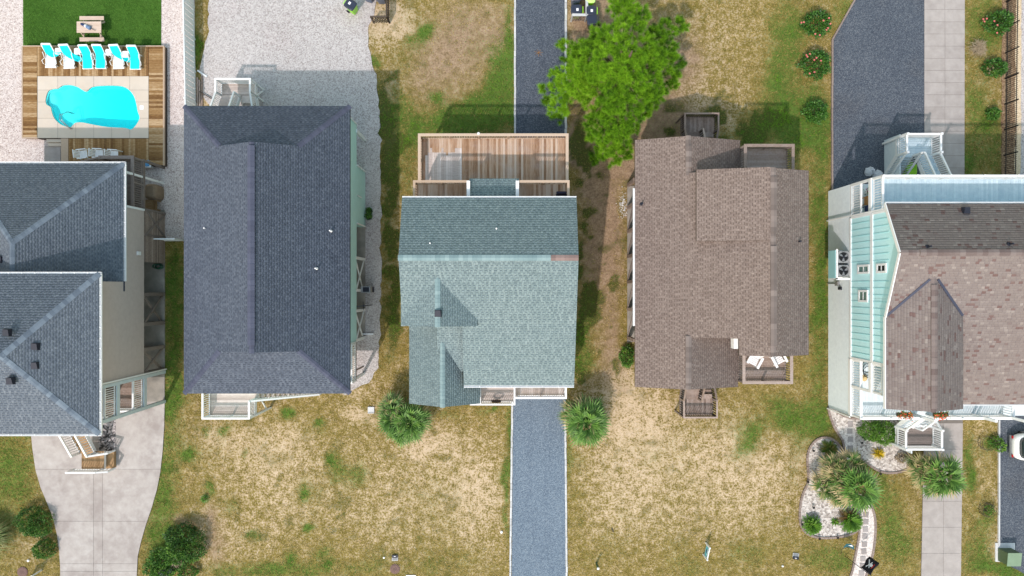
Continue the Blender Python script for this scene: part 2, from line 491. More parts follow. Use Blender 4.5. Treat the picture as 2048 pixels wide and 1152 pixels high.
nt.links.new(mx.outputs[0], nt.nodes['Material Output'].inputs['Surface'])
va = nt.nodes.new('ShaderNodeVolumeAbsorption'); va.inputs['Color'].default_value = (.0, .975, .985, 1); va.inputs['Density'].default_value = 1.15
nt.links.new(va.outputs[0], nt.nodes['Material Output'].inputs['Volume'])
# ------------------------------------------------------------------ ground
def hash2(ix, iy, seed):
    h = (ix.astype(np.int64) * 374761393 + iy.astype(np.int64) * 668265263 + seed * 1274126177) & 0xffffffff
    h = ((h ^ (h >> 13)) * 1274126177) & 0xffffffff
    return ((h ^ (h >> 16)) & 0xffff) / 65535.0
def vnoise(x, y, sc, seed=0):
    x = np.asarray(x) * sc; y = np.asarray(y) * sc
    ix = np.floor(x); iy = np.floor(y)
    fx = x - ix; fy = y - iy
    fx = fx*fx*(3-2*fx); fy = fy*fy*(3-2*fy)
    a = hash2(ix, iy, seed); b = hash2(ix+1, iy, seed); c = hash2(ix, iy+1, seed); d = hash2(ix+1, iy+1, seed)
    return (a*(1-fx)+b*fx)*(1-fy) + (c*(1-fx)+d*fx)*fy
def fnoise(x, y, sc, seed=0):
    return (vnoise(x, y, sc, seed)*.5 + vnoise(x, y, sc*2.1, seed+5)*.3 + vnoise(x, y, sc*4.3, seed+9)*.2)

# patches: (px, py, rx, ry, amount)
GREEN = [(348,640,22,190,.95),(350,800,30,60,.5),(20,930,70,90,.75),(30,1090,60,60,.25),(330,960,30,110,.55),(310,1060,30,60,.5),
 (377,915,13,13,1.0),(655,914,11,13,.9),(620,1056,10,10,1.2),(608,985,10,16,.8),(675,930,18,30,.6),(715,945,22,22,.6),(640,1100,22,14,.6),(580,1115,14,12,.8),(505,1072,26,12,.7),(410,860,12,12,.8),(420,975,10,14,.7),(447,857,14,14,.7),(575,825,14,12,.9),(490,910,10,14,.7),(470,1010,14,20,.4),(640,850,12,8,.9),(655,1125,10,10,.9),
 (850,62,12,14,1.1),(838,85,22,16,.7),(745,120,14,10,.9),(870,190,10,8,.8),(818,230,24,40,.6),(830,260,22,30,.55),(810,330,20,50,.4),(1005,170,24,40,.8),(990,215,50,30,.95),(1018,90,10,100,.7),(960,240,90,32,.95),(905,250,40,30,.7),(1000,140,22,80,.5),(1022,880,7,60,1.0),(1010,960,7,60,.8),(1015,1040,7,40,.7),(1135,900,6,60,.6),(990,818,10,8,1.0),(965,825,18,10,.5),(900,830,30,8,.5),
 (1500,870,28,36,.7),(1560,810,40,30,.45),(1590,930,24,40,.3),(1640,420,22,150,.62),(1640,600,20,120,.66),(1630,760,24,80,.52),(1600,260,50,60,.8),(1560,150,30,60,.6),(1580,60,40,70,.65),(1690,30,30,40,.6),(1630,240,30,60,.7),(1540,230,40,40,.45),(1440,275,60,30,.4),
 (1965,60,40,70,.65),(1950,200,30,70,.6),(1985,300,30,60,.6),(1940,330,12,40,.6),(1938,960,12,36,1.1),(1985,885,22,14,.9),(1970,1040,20,50,.5),(1960,1110,40,30,.4),(2040,1150,30,20,.8),(1935,900,12,40,.5),(1985,1140,50,14,.7),
 (1770,1010,40,60,.55),(1800,1090,40,50,.55),(1750,960,20,20,.4),(1650,1110,40,24,.45),(1690,1130,30,20,.45),(1500,1110,60,30,.3),(1380,1130,30,14,.3),(1610,860,30,40,.45),(1575,830,30,30,.4),(1640,845,24,24,.5),
 (780,190,22,60,.3),(780,300,20,80,.22),(775,420,20,90,.2),(780,560,18,80,.22),(790,650,20,50,.45),(1165,640,20,60,.4),(1170,730,20,40,.5),(385,60,14,70,.5),(395,120,10,40,.5),
 (700,1140,160,20,.35),(470,1140,80,16,.4),(560,1140,70,20,.35),(330,1110,30,30,.45),(870,1120,60,30,.25),(1640,1000,12,60,.2)]
SAND = [(480,870,80,50,.45),(420,900,50,60,.4),(540,890,90,70,.45),(600,930,120,80,.35),(800,960,130,100,.30),(900,950,110,80,.45),(960,1000,50,120,.5),(850,1060,120,70,.3),(540,970,80,60,.3),(480,1080,70,50,.4),(730,830,44,18,1.1),(600,1040,120,40,.25),(870,880,40,30,.7),(840,890,30,22,.8),
 (1300,820,80,60,.9),(1230,900,80,90,.5),(1300,950,140,90,.5),(1420,920,90,70,.55),(1470,850,50,40,.5),(1540,950,90,80,.55),(1500,1030,90,60,.4),(1230,1040,70,80,.4),(1340,1060,90,60,.35),(1600,880,20,90,.5),(1180,790,40,30,.5),(1250,770,30,40,.8),
 (760,45,46,36,1.2),(790,20,20,40,.7),(815,40,24,40,.6),(850,30,20,30,.3),(1144,40,14,60,1.0),(1390,180,30,40,.55),(1410,100,40,50,.25),(1470,60,50,50,.2),(1480,160,40,40,.3),(1530,100,30,40,.2),(1380,20,60,30,.2),(1410,240,22,50,.6),(1460,250,16,50,.7),(1350,60,30,30,.3),
 (410,100,14,60,.5),(408,190,14,40,1.0),(1960,150,20,40,.3),(1950,950,20,60,.35),(1960,880,24,40,.4),(1985,1000,14,60,.4),(1995,1100,20,30,.8),(782,480,20,140,.55),(790,650,18,70,.5),(780,300,20,100,.5),(778,200,20,60,.45),(1640,500,14,200,.25),(1210,860,60,20,.5),(1130,840,20,20,.4),
 (20,1040,30,30,.4),(60,1085,40,40,.5),(350,870,20,40,.3),(400,1090,24,60,.5),(700,780,60,12,.8),(1625,700,8,80,.4),(1622,520,6,100,.3)]
BROWN = [(1185,330,30,70,1.0),(1215,420,24,70,.75),(1190,480,40,80,.65),(1180,600,30,90,.55),(1225,560,24,140,.45),(1230,690,22,70,.55),(1200,760,30,40,.4),(1300,230,60,50,1.0),(1340,250,40,40,.9),(1160,280,22,60,1.0),(1160,110,20,50,.8),(1370,120,20,40,.6),(1250,330,30,40,.8),(1240,100,160,130,.7),(770,240,14,120,.35),(770,520,12,140,.3),(900,110,80,110,.42),(940,60,80,60,.42),(860,150,70,60,.35),(1000,70,30,60,.3),(1430,240,40,30,.3),(1190,20,40,60,.7),(430,1080,18,60,.7),(360,1040,60,16,.6),(300,1070,14,50,.3),(450,970,90,60,.15),(1270,430,14,110,.6),(1255,770,16,20,.3)]
DARK = [(778,230,24,70,.75),(776,330,22,90,.7),(778,440,22,90,.7),(782,540,22,90,.65),(790,640,20,60,.4),(1165,300,20,60,.7),(1170,400,18,80,.4),(1205,420,10,120,.45),(1165,520,14,80,.4),(1172,620,22,60,.65),(1175,720,24,60,.65),(1225,600,10,90,.35),(1440,250,30,40,.7),(1530,250,60,40,.7),(810,250,20,40,.5),(1640,400,20,120,.25),(600,1040,200,80,.12),(1350,240,40,30,.5),(1230,740,16,40,.3),(1164,660,12,90,.5),(392,80,10,80,.5),(1440,280,90,18,.6),(350,650,16,190,.25),(1560,250,40,30,.35),(1980,330,30,40,.5),(1985,240,20,30,.3)]
def blob(px, py, L):
    o = np.zeros(px.shape)
    for (cx, cy, rx, ry, a) in L:
        d = ((px-cx)/rx)**2 + ((py-cy)/ry)**2
        k = d < 6
        o[k] += a*np.exp(-d[k]*.9)
    return o
def masks(x, y):
    px = 1024 + x*PXM; py = 576 - y*PXM
    wx = (vnoise(x, y, .8, 21)-.5)*26 + (vnoise(x, y, 2.7, 22)-.5)*12; wy = (vnoise(x, y, .8, 23)-.5)*26 + (vnoise(x, y, 2.7, 24)-.5)*12
    g = blob(px+wx*.6, py+wy*.6, GREEN); s = blob(px+wx, py+wy, SAND); b = blob(px+wx, py+wy, BROWN); d = blob(px+wx, py+wy, DARK)
    base = fnoise(x, y, .35, 3)
    g = g + .55*(fnoise(x, y, .45, 40)-.38) ; s = s + .5*(base-.5)
    clump = fnoise(x, y, 1.15, 61)
    g = g*(.55+1.05*fnoise(x, y, 1.1, 66))
    d = np.clip((clump - .63 + .34*d)*9, 0, 1)*np.clip(.35+d*1.5, 0, 1)
    return np.clip(g, 0, 1.2), np.clip(s, -.2, 1.2), np.clip(b, 0, 1.1), d

POOL = smooth_closed(pxpoly([(96,183),(106,178),(116,177),(125,171),(140,170),(155,174),(166,181),(173,183),(182,175),(195,172),(225,171),(245,173),(258,180),(268,193),(273,210),(275,222),(279,236),(272,250),(262,259),(250,256),(215,254),(185,249),(165,245),(150,246),(142,254),(135,254),(120,248),(108,236),(103,222),(101,214),(93,209),(91,199)], .45), 3)

xs = np.concatenate([[-400,-200,-100,-60,-45], np.arange(-38, 38.01, .2), [45,60,100,200,400]])
ys = np.concatenate([[-400,-200,-100,-50,-30], np.arange(-22, 22.01, .2), [30,50,100,200,400]])
GX, GY = np.meshgrid(xs, ys)
nx, ny = len(xs), len(ys)
gx, gy = GX.ravel(), GY.ravel()
mg, ms, mb, md = masks(gx, gy)
gz = (fnoise(gx, gy, 1.3, 70)-.5)*.03
I = np.arange(nx*ny).reshape(ny, nx)
quads = np.stack([I[:-1,:-1], I[:-1,1:], I[1:,1:], I[1:,:-1]], -1).reshape(-1, 4)
fx = gx[quads].mean(1); fy = gy[quads].mean(1)
pool_big = []
pc = Vector((sum(p[0] for p in POOL)/len(POOL), sum(p[1] for p in POOL)/len(POOL)))
for p in POOL:
    d = Vector(p)-pc; q = pc + d*(1+.28/d.length); pool_big.append((q.x, q.y))
quads = quads[~inpoly(fx, fy, pool_big)]

def np_mesh(name, m, V, F, attrs=None):
    """V (n,3), F (k,j) arrays"""
    me = bpy.data.meshes.new(name)
    V = np.asarray(V, np.float32); F = np.asarray(F, np.int32)
    me.vertices.add(len(V)); me.vertices.foreach_set('co', V.ravel())
    k, j = F.shape
    me.loops.add(k*j); me.loops.foreach_set('vertex_index', F.ravel())
    me.polygons.add(k); me.polygons.foreach_set('loop_start', np.arange(0, k*j, j, dtype=np.int32)); me.polygons.foreach_set('loop_total', np.full(k, j, np.int32))
    for nme, (dom, arr) in (attrs or {}).items():
        a = me.attributes.new(nme, 'FLOAT', dom); a.data.foreach_set('value', np.asarray(arr, np.float32))
    me.materials.append(MAT[m])
    me.update(calc_edges=True)
    return me

# lawn material: dry grass over sand, greener or barer by place
m, nt, b = newmat('lawn')
def at(nme):
    a = nt.nodes.new('ShaderNodeAttribute'); a.attribute_name = nme; return a.outputs['Fac']
def mixc(f, a, bcol):
    x = nt.nodes.new('ShaderNodeMix'); x.data_type = 'RGBA'
    nt.links.new(f, x.inputs[0])
    for i, q in ((6, a), (7, bcol)):
        if isinstance(q, tuple): x.inputs[i].default_value = (*q, 1)
        else: nt.links.new(q, x.inputs[i])
    return x.outputs[2]
n_f = noise_n(nt, 7.5, 4, .74); n_m = noise_n(nt, 2.0, 4, .6); n_s = noise_n(nt, 22, 2, .6)
rg = ramp(nt, [(.10,.082,.018),(.20,.152,.040),(.30,.228,.078)]); nt.links.new(math_n(nt, 'ADD', math_n(nt, 'MULTIPLY', math_n(nt, 'SUBTRACT', n_s, .5), 2.2), math_n(nt, 'ADD', .5, math_n(nt, 'MULTIPLY', math_n(nt, 'SUBTRACT', n_m, .5), 1.4)), True), rg.inputs[0])
rs = ramp(nt, [(.39,.29,.175),(.51,.39,.26),(.62,.505,.385)]); nt.links.new(n_m, rs.inputs[0])
sf = math_n(nt, 'ADD', math_n(nt, 'MULTIPLY', math_n(nt, 'SUBTRACT', n_f, .49), 5.5), math_n(nt, 'MULTIPLY', math_n(nt, 'SUBTRACT', n_m, .5), 2.0))
sf = math_n(nt, 'ADD', sf, math_n(nt, 'ADD', math_n(nt, 'MULTIPLY', at('sand'), .85), -.20), True)
col = mixc(sf, rg.outputs[0], rs.outputs[0])
rb = ramp(nt, [(.13,.09,.058),(.28,.195,.125),(.42,.315,.215)]); nt.links.new(math_n(nt, 'ADD', math_n(nt, 'MULTIPLY', math_n(nt, 'SUBTRACT', n_f, .5), 1.8), n_m, True), rb.inputs[0])
bf = math_n(nt, 'ADD', math_n(nt, 'MULTIPLY', math_n(nt, 'SUBTRACT', n_m, .5), 1.2), math_n(nt, 'SUBTRACT', math_n(nt, 'MULTIPLY', at('brown'), 1.5), .25), True)
col = mixc(bf, col, rb.outputs[0])
rgn = ramp(nt, [(.045,.085,.016),(.085,.145,.026),(.14,.21,.035)]); nt.links.new(math_n(nt, 'ADD', math_n(nt, 'MULTIPLY', math_n(nt, 'SUBTRACT', n_s, .5), 1.5), n_m, True), rgn.inputs[0])
gf = math_n(nt, 'ADD', math_n(nt, 'MULTIPLY', math_n(nt, 'SUBTRACT', n_f, .5), 4.0), math_n(nt, 'SUBTRACT', math_n(nt, 'MULTIPLY', at('green'), 1.6), .42), True)
col = mixc(gf, col, rgn.outputs[0])
df = math_n(nt, 'MULTIPLY', math_n(nt, 'ADD', math_n(nt, 'MULTIPLY', math_n(nt, 'SUBTRACT', n_f, .5), 2.5), math_n(nt, 'SUBTRACT', math_n(nt, 'MULTIPLY', at('weed'), 1.6), .3), True), .9)
col = mixc(df, col, (.060,.075,.016))
nt.links.new(col, b.inputs['Base Color']); b.inputs['Roughness'].default_value = .95; b.inputs['Specular IOR Level'].default_value = .1
bn = nt.nodes.new('ShaderNodeBump'); bn.inputs['Strength'].default_value = .7; bn.inputs['Distance'].default_value = .05
nt.links.new(n_f, bn.inputs['Height']); nt.links.new(bn.outputs[0], b.inputs['Normal'])

gm = np_mesh('ground', 'lawn', np.stack([gx, gy, gz-.02], 1), quads, {'green': ('POINT', mg), 'sand': ('POINT', ms), 'brown': ('POINT', mb), 'weed': ('POINT', md)})
put(bpy.data.objects.new('ground', gm), kind='structure')

# ------------------------------------------------------------------ hard surfaces
HARD = []
def surf(name, m, pts, z, wob=0.0, holes=(), kind='structure', seed=1, hard=True, step=.35, depth=.06, world=False):
    poly = pts if world else pxpoly(pts)
    if wob: poly = wobble(poly, wob, step, seed)
    if hard: HARD.append(poly)
    return sheet(name, None, m, poly, z, holes, depth=depth, kind=kind)

surf('gravel_yard', 'shell_gravel', [(412,-220),(790,-220),(748,28),(735,60),(736,90),(742,120),(752,150),(757,200),(761,300),(762,420),(762,560),(760,660),(757,735),(735,765),(690,790),(560,700),(420,700),(420,215),(405,190),(400,130),(408,100),(418,60)], .022, .05, seed=2)
deckhole = pxpoly([(60,100),(310,100),(310,268),(60,268)], .0)
surf('pool_yard_gravel', 'pink_gravel', [(-80,-220),(388,-220),(390,100),(393,215),(372,300),(370,478),(331,482),(300,520),(200,480),(-80,480)], .020, 0, holes=[deckhole])
surf('driveway_gravel', 'blue_gravel', [(1026,790),(1130,790),(1132,1380),(1022,1380)], .024)
surf('driveway_rear', 'asphalt_gravel', [(1031,-220),(1131,-220),(1131,300),(1031,300)], .024)
surf('parking_asphalt', 'asphalt_right', [(1834,-220),(1848,-220),(1848,400),(1665,400),(1665,80)], .026)
surf('driveway_far', 'asphalt_right', [(1996,830),(2200,830),(2200,1380),(2060,1152),(2035,1140),(2015,1130),(1998,1115)], .026, .02, seed=5)
surf('sand_verge', 'sand_strip', [(2032,-220),(2300,-220),(2300,380),(2028,380)], .016)
surf('mulch_strip', 'mulch', [(2006,-220),(2033,-220),(2029,380),(2002,380)], .018, .03)
surf('mulch_strip', 'shell_gravel', [(2043,-220),(2300,-220),(2300,380),(2041,380)], .024, .02)
turf = surf('artificial_lawn', 'turf', [(47,-220),(323,-220),(323,93),(47,93)], .045)

def kerb_line(parent, p0, p1, w, z0, z1, m, L=.4):
    p0, p1 = Vector((*p0, 0)), Vector((*p1, 0))
    n = max(1, round((p1-p0).length/L))
    for i in range(n):
        a = p0.lerp(p1, i/n); b_ = p0.lerp(p1, (i+1)/n)
        d = (b_-a).normalized()*.006
        o = Vector((R.gauss(0, .006), R.gauss(0, .006), (z0+z1)/2))
        bar('kerb_stone', parent, m, a+d+o, b_-d+o, w, z1-z0)
GD = bpy.data.objects['driveway_gravel']; GR = bpy.data.objects['driveway_rear']
kerb_line(GD, P(1024.5,800)[:2], P(1018,1370)[:2], .12, -.05, .07, 'kerb')
kerb_line(GD, P(1130,800)[:2], P(1135,1370)[:2], .12, -.05, .07, 'kerb')
kerb_line(GR, P(1030,-210)[:2], P(1030,270)[:2], .12, -.05, .07, 'kerb')
kerb_line(GR, P(1131.5,-210)[:2], P(1131.5,270)[:2], .15, -.05, .07, 'kerb')
PA = bpy.data.objects['parking_asphalt']
for a, b_ in (((1663.5,80),(1663.5,400)), ((1834,-221),(1663.5,80))):
    kerb_line(PA, P(*a)[:2], P(*b_)[:2], .10, -.03, .12, 'edging', 1.6)
DF = bpy.data.objects['driveway_far']
kerb_line(DF, P(1997,840)[:2], P(1997,1092)[:2], .10, -.03, .10, 'kerb', 2.4)

def paved(name, m, outline, xcuts, ycuts, z, gap=.015, th=.06, jm='joint', holes=(), piece='slab', base_z=None, world=False, kind='structure', parent=None, hard=True):
    """a paved surface: dark bed with every slab its own piece"""
    poly = outline if world else pxpoly(outline)
    if hard: HARD.append(poly)
    bed = sheet('bed' if parent else name, parent, jm, poly, z-.014, holes, depth=.05, kind=None if parent else kind)
    for i in range(len(xcuts)-1):
        for j in range(len(ycuts)-1):
            c = clip_cell(list(poly), xcuts[i]+gap/2, xcuts[i+1]-gap/2, ycuts[j]+gap/2, ycuts[j+1]-gap/2)
            if len(c) < 3: continue
            A = abs(sum(c[k-1][0]*c[k][1]-c[k][0]*c[k-1][1] for k in range(len(c))))/2
            if A < .01: continue
            hh = [h for h in holes]
            o = sheet_or_none(piece, bed if not parent else parent, m, c, z + R.uniform(-.002, .002), hh, th*.2)
    return bed
def sheet_or_none(name, parent, m, c, z, holes, depth):
    if holes:
        v, t = fill(c, holes)
        # hole edges may leave the cell: drop what lies outside it
        if not t: return None
        cx = np.array([sum(v[i].x for i in f)/len(f) for f in t]); cy = np.array([sum(v[i].y for i in f)/len(f) for f in t])
        ok = inpoly(cx, cy, c)
        t = [f for f, k in zip(t, ok) if k]
        if not t: return None
        v, t = compact(v, t)
        return mobj(name, parent, m, [(p.x, p.y, z) for p in v], t)
    return sheet(name, parent, m, c, z, depth=depth)

drive_out = [(62,860),(66,900),(72,940),(82,975),(96,1008),(108,1040),(115,1070),(119,1100),(121,1130),(122,1380),(273,1380),(274,1152),(276,1112),(282,1085),(292,1050),(304,1015),(314,980),(321,945),(326,900),(329,850),(330,800),(330,760),(60,760)]
paved('concrete_driveway', 'concrete_drive', drive_out, [PX(50), PX(188), PX(206), PX(335)], sorted([PY(1390), PY(1290), PY(1142), PY(1127), PY(1042), PY(938), PY(750)]), .045)
walk_x = [PX(1847), PX(1889), PX(1929)]
paved('concrete_walk', 'concrete_walk', [(1848,-220),(1929,-220),(1928,360),(1848,360)], [PX(1846), PX(1889), PX(1930)], [PY(360-24.3*k) for k in range(0, 25)], .050)
paved('concrete_walk', 'concrete_walk', [(1848,836),(1925,836),(1918,1380),(1837,1380)], [PX(1834), PX(1886), PX(1928)], [PY(1418-52*k) for k in range(0, 12)], .050)
paved('step_path', 'concrete_walk', [(90,292),(122,292),(122,330),(90,330)], [PX(88), PX(124)], [PY(332), PY(290)], .05)

# planting beds with white stone at the right-hand house, edged with brick
bedA = smooth_closed(pxpoly([(1640,876),(1622,890),(1614,915),(1616,960),(1606,985),(1600,1010),(1600,1045),(1612,1066),(1640,1075),(1680,1073),(1712,1062),(1716,1040),(1706,1010),(1700,985),(1690,960),(1688,930),(1684,900),(1664,878)]), 5)
bedB = smooth_closed(pxpoly([(1658,812),(1666,850),(1684,880),(1690,900),(1716,912),(1745,935),(1770,945),(1800,943),(1815,930),(1812,870),(1812,836),(1700,836)]), 5)
path = smooth_closed(pxpoly([(1690,850),(1688,880),(1684,900),(1690,915),(1700,920),(1712,912),(1710,880),(1708,850)]), 5)
path2 = smooth_closed(pxpoly([(1708,994),(1722,990),(1738,1005),(1748,1030),(1750,1060),(1746,1100),(1738,1130),(1722,1170),(1692,1180),(1704,1140),(1712,1100),(1718,1060),(1712,1030)]), 6)
for nme, m_, pl, z in (('stone_bed', 'white_stone', bedA, .034), ('stone_bed', 'white_stone', bedB, .030), ('garden_path', 'path_stone', path, .040), ('garden_path', 'path_stone', path2, .040)):
    o = surf(nme, m_, pl, z, world=True)
    n = len(pl)
    if m_ == 'white_stone' or pl is path2:
        k = 0
        while k < n:
            a, b_ = Vector((*pl[k], .05)), Vector((*pl[(k+1) % n], .05))
            if (b_-a).length > .05: bar('edging_brick', o, 'edging', a, a.lerp(b_, .94), .13, .10)
            k += 1
    if 'path' in nme:
        st = [(1700,848),(1699,862),(1700,878),(1700,896),(1700,908)] if pl is path else [(1721,1003),(1729,1014),(1731,1029),(1731,1043),(1730,1058),(1729,1072),(1728,1088),(1727,1102),(1725,1117),(1724,1131),(1722,1146)]
        for i, (a, b_) in enumerate(st):
            M = Matrix.Translation(P(a, b_, 0) + Vector((0,0,.045))) @ Matrix.Rotation(R.uniform(-.12,.12) - (.5 if pl is path2 and i < 2 else 0), 4, 'Z') @ Matrix.Diagonal((.34,.34,.05,1))
            put(bpy.data.objects.new('stepping_stone', cube('paver')), o, M)
surf('dark_stone_bed', 'dark_stone', pxpoly([(196,855),(232,838),(232,905),(200,905)]), .055, world=True)

# ------------------------------------------------------------------ carpentry
def deck(parent, x0, x1, y0, y1, z, m, along='y', pitch=.145, joist='wood_grey', under=True, part='deck', gap=.008, worn=None):
    fr = [boxM(x0, x1, y0, y0+.05, z-.24, z-.035), boxM(x0, x1, y1-.05, y1, z-.24, z-.035), boxM(x0, x0+.05, y0+.05, y1-.05, z-.24, z-.035), boxM(x1-.05, x1, y0+.05, y1-.05, z-.24, z-.035)]
    if along == 'y':
        yy = y0+.5
        while yy < y1-.2: fr.append(boxM(x0+.05, x1-.05, yy, yy+.045, z-.22, z-.035)); yy += .6
    else:
        xx = x0+.5
        while xx < x1-.2: fr.append(boxM(xx, xx+.045, y0+.05, y1-.05, z-.22, z-.035)); xx += .6
    d = jobj(part, parent, joist, fr)
    lo, hi = (x0, x1) if along == 'y' else (y0, y1)
    n = max(1, round((hi-lo)/pitch)); p = (hi-lo)/n
    for i in range(n):
        a, c = lo+i*p+gap/2, lo+(i+1)*p-gap/2
        e0, e1 = R.uniform(-.012, .012), R.uniform(-.012, .012)
        zz = z + R.uniform(-.003, .003)
        if worn and worn[0] < i/n < worn[1]:
            cut = y0 + (y1-y0)*(worn[2]+R.choice((0,.0,.06,-.04)))
            box('plank', d, 'wood_pale', a, c, y0-.015+e0*.5, cut-.003, zz-.033, zz)
            box('plank', d, m, a, c, cut+.003, y1+.015+e1*.5, zz-.033, zz)
        elif along == 'y': box('plank', d, m, a, c, y0-.015+e0*.5, y1+.015+e1*.5, zz-.033, zz)
        else: box('plank', d, m, x0-.015+e0*.5, x1+.015+e1*.5, a, c, zz-.033, zz)
    return d
def railing(parent, pts, m, h=1.02, sp=.14, post=1.8, bm=None, rw=.11, bw=.04, part='railing', posts=True, pw=.10, caps=False, drop=0.0):
    pts = [Vector(p) for p in pts]
    tops = []
    for a, b_ in zip(pts[:-1], pts[1:]):
        u = Vector((0,0,h)); lw = Vector((0,0,.09))
        d = (b_-a).normalized()*rw*.5
        u = Vector((0,0,h+.004*(len(tops)//3)))
        tops.append(barM(a+u-d, b_+u+d, rw, .045))
        lw = lw+Vector((0,0,.003*(len(tops)//3)))
        tops.append(barM(a+lw, b_+lw, .05, .06))
        tops.append(barM(a+u-Vector((0,0,.085)), b_+u-Vector((0,0,.085)), .045, .09))
    r = jobj(part, parent, m, tops)
    seen = []
    for a, b_ in zip(pts[:-1], pts[1:]):
        L = (b_-a).to_2d().length
        n = max(1, round(L/sp))
        for i in range(n):
            q = a.lerp(b_, (i+.5)/n)
            box('baluster', r, bm or m, q.x-bw/2, q.x+bw/2, q.y-bw/2, q.y+bw/2, q.z+.10, q.z+h-.03)
        if posts:
            k = max(1, round(L/post))
            for i in range(k+1):
                q = a.lerp(b_, i/k)
                if any((q-s).length < .1 for s in seen): continue
                seen.append(q)
                box('post', r, m, q.x-pw/2, q.x+pw/2, q.y-pw/2, q.y+pw/2, q.z-drop, q.z+h+(.14 if caps else -.02))
    return r
def stairs(parent, a, b_, side, w, m, n=None, sm=None, part='stairs'):
    """a: foot (x,y,z), b_: head, side: unit vector across, w: width"""
    a, b_ = Vector(a), Vector(b_); side = Vector((*side, 0)).normalized()
    rise = b_.z - a.z
    n = n or max(2, round(rise/.185))
    st = []
    for s in (0, w): st.append(barM(a+side*s+Vector((0,0,-.05)), b_+side*s+Vector((0,0,-.18)), .045, .26))
    r = jobj(part, parent, sm or m, st)
    run = (b_-a); run.z = 0
    dirv = run.normalized(); tl = run.length/n
    for i in range(n):
        q = a + run*((i+.5)/n); q.z = a.z + rise*(i+1)/n
        c0 = q + side*.03; c1 = q + side*(w-.03)
        bar('tread', r, m, c0, c1, tl*1.04, .04)
    return r

# ------------------------------------------------------------------ roofs
def plane_axes(poly):
    n = Vector((0,0,0))
    for i in range(len(poly)):
        a, b_ = poly[i-1], poly[i]
        n += Vector(((a.y-b_.y)*(a.z+b_.z), (a.z-b_.z)*(a.x+b_.x), (a.x-b_.x)*(a.y+b_.y)))
    n.normalize()
    if n.z < 0: n = -n
    u = n.cross(Vector((0,0,1)))
    u = u.normalized() if u.length > 1e-5 else Vector((1,0,0))
    v = n.cross(u)
    if v.z < 0: v = -v; u = -u
    return n, u, v
class Roof:
    def __init__(self, house, m, sheath='white_paint', e=.145, w=(.10,.165), teeth=True, tone=None, seed=3):
        self.h, self.m, self.sh = house, m, sheath
        self.e, self.w, self.teeth = e, w, teeth
        self.flip = False
        self.V, self.F, self.T = [], [], []
        self.sv, self.sf = [], []
        self.r = random.Random(seed)
        self.tone = tone or (lambda r: min(1, max(0, r.choice((.42,.5,.58,.66)) + r.gauss(0, .07))))
    def plane(self, poly, v0=None, th=.16, anchor=None):
        poly = [Vector(p) for p in poly]
        n, u, v = plane_axes(poly)
        # sheathing
        b0 = len(self.sv); k = len(poly)
        area = sum(poly[i-1].x*poly[i].y-poly[i].x*poly[i-1].y for i in range(k))
        pp = poly if area > 0 else poly[::-1]
        self.sv += [p for p in pp] + [p - Vector((0,0,th)) for p in pp]
        self.sf.append(tuple(range(b0, b0+k))); self.sf.append(tuple(range(b0+2*k-1, b0+k-1, -1)))
        for i in range(k):
            j = (i+1) % k
            self.sf.append((b0+j, b0+i, b0+k+i, b0+k+j))
        o = anchor if anchor is not None else poly[0]
        o = Vector(o)
        q = [((p-o).dot(u), (p-o).dot(v)) for p in poly]
        vmin = min(c[1] for c in q); vmax = max(c[1] for c in q)
        def span(vv):
            xs_ = []
            vv = min(max(vv, vmin+1e-5), vmax-1e-5)
            for i in range(len(q)):
                a, c = q[i-1], q[i]
                if (a[1]-vv)*(c[1]-vv) <= 0 and abs(a[1]-c[1]) > 1e-9:
                    xs_.append(a[0]+(c[0]-a[0])*(vv-a[1])/(c[1]-a[1]))
            return min(xs_), max(xs_)
        r = self.r
        i0 = math.floor(vmin/self.e + 1e-6)
        i = i0
        while i*self.e < vmax - 1e-4:
            vb, vt = max(i*self.e, vmin), min((i+1)*self.e + .012, vmax)
            if vt - vb > .015:
                Lb, Rb = span(vb); Lt, Rt = span(vt)
                x = min(Lb, Lt) - r.uniform(0, .3); xe = max(Rb, Rt)
                while x < xe:
                    w = r.uniform(*self.w)
                    a0, a1 = min(max(x+.004, Lb), Rb), min(max(x+w-.004, Lb), Rb)
                    c0, c1 = min(max(x+.004, Lt), Rt), min(max(x+w-.004, Lt), Rt)
                    x += w
                    if a1-a0 < .004 and c1-c0 < .004: continue
                    hb = .009 + r.choice((0, .005)); ht = .003
                    g = len(self.V)
                    for (uu, vv, hh) in ((a0,vb,hb),(a1,vb,hb),(c1,vt,ht),(c0,vt,ht),(a0,vb,.001),(a1,vb,.001)):
                        p = o + u*uu + v*vv + n*hh
                        self.V.append((p.x, p.y, p.z))
                    t = self.tone(r)
                    self.flip = not self.flip
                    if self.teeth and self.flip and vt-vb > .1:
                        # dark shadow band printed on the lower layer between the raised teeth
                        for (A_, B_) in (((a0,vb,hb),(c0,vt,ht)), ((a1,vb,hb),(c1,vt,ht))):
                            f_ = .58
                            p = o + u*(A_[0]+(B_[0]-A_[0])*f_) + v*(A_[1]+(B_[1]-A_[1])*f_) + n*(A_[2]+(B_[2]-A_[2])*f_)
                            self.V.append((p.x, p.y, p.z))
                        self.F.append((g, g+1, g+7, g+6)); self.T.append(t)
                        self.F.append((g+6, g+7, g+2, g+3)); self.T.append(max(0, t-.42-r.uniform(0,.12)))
                    else:
                        self.F.append((g, g+1, g+2, g+3)); self.T.append(t)
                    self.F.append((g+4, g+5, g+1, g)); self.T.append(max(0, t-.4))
            i += 1
    def build(self):
        self.roof = mobj('roof', self.h, self.sh, self.sv, self.sf)
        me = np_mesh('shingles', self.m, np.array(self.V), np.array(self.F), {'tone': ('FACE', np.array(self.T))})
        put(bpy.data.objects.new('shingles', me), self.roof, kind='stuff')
        return self.roof
CAPM = {}
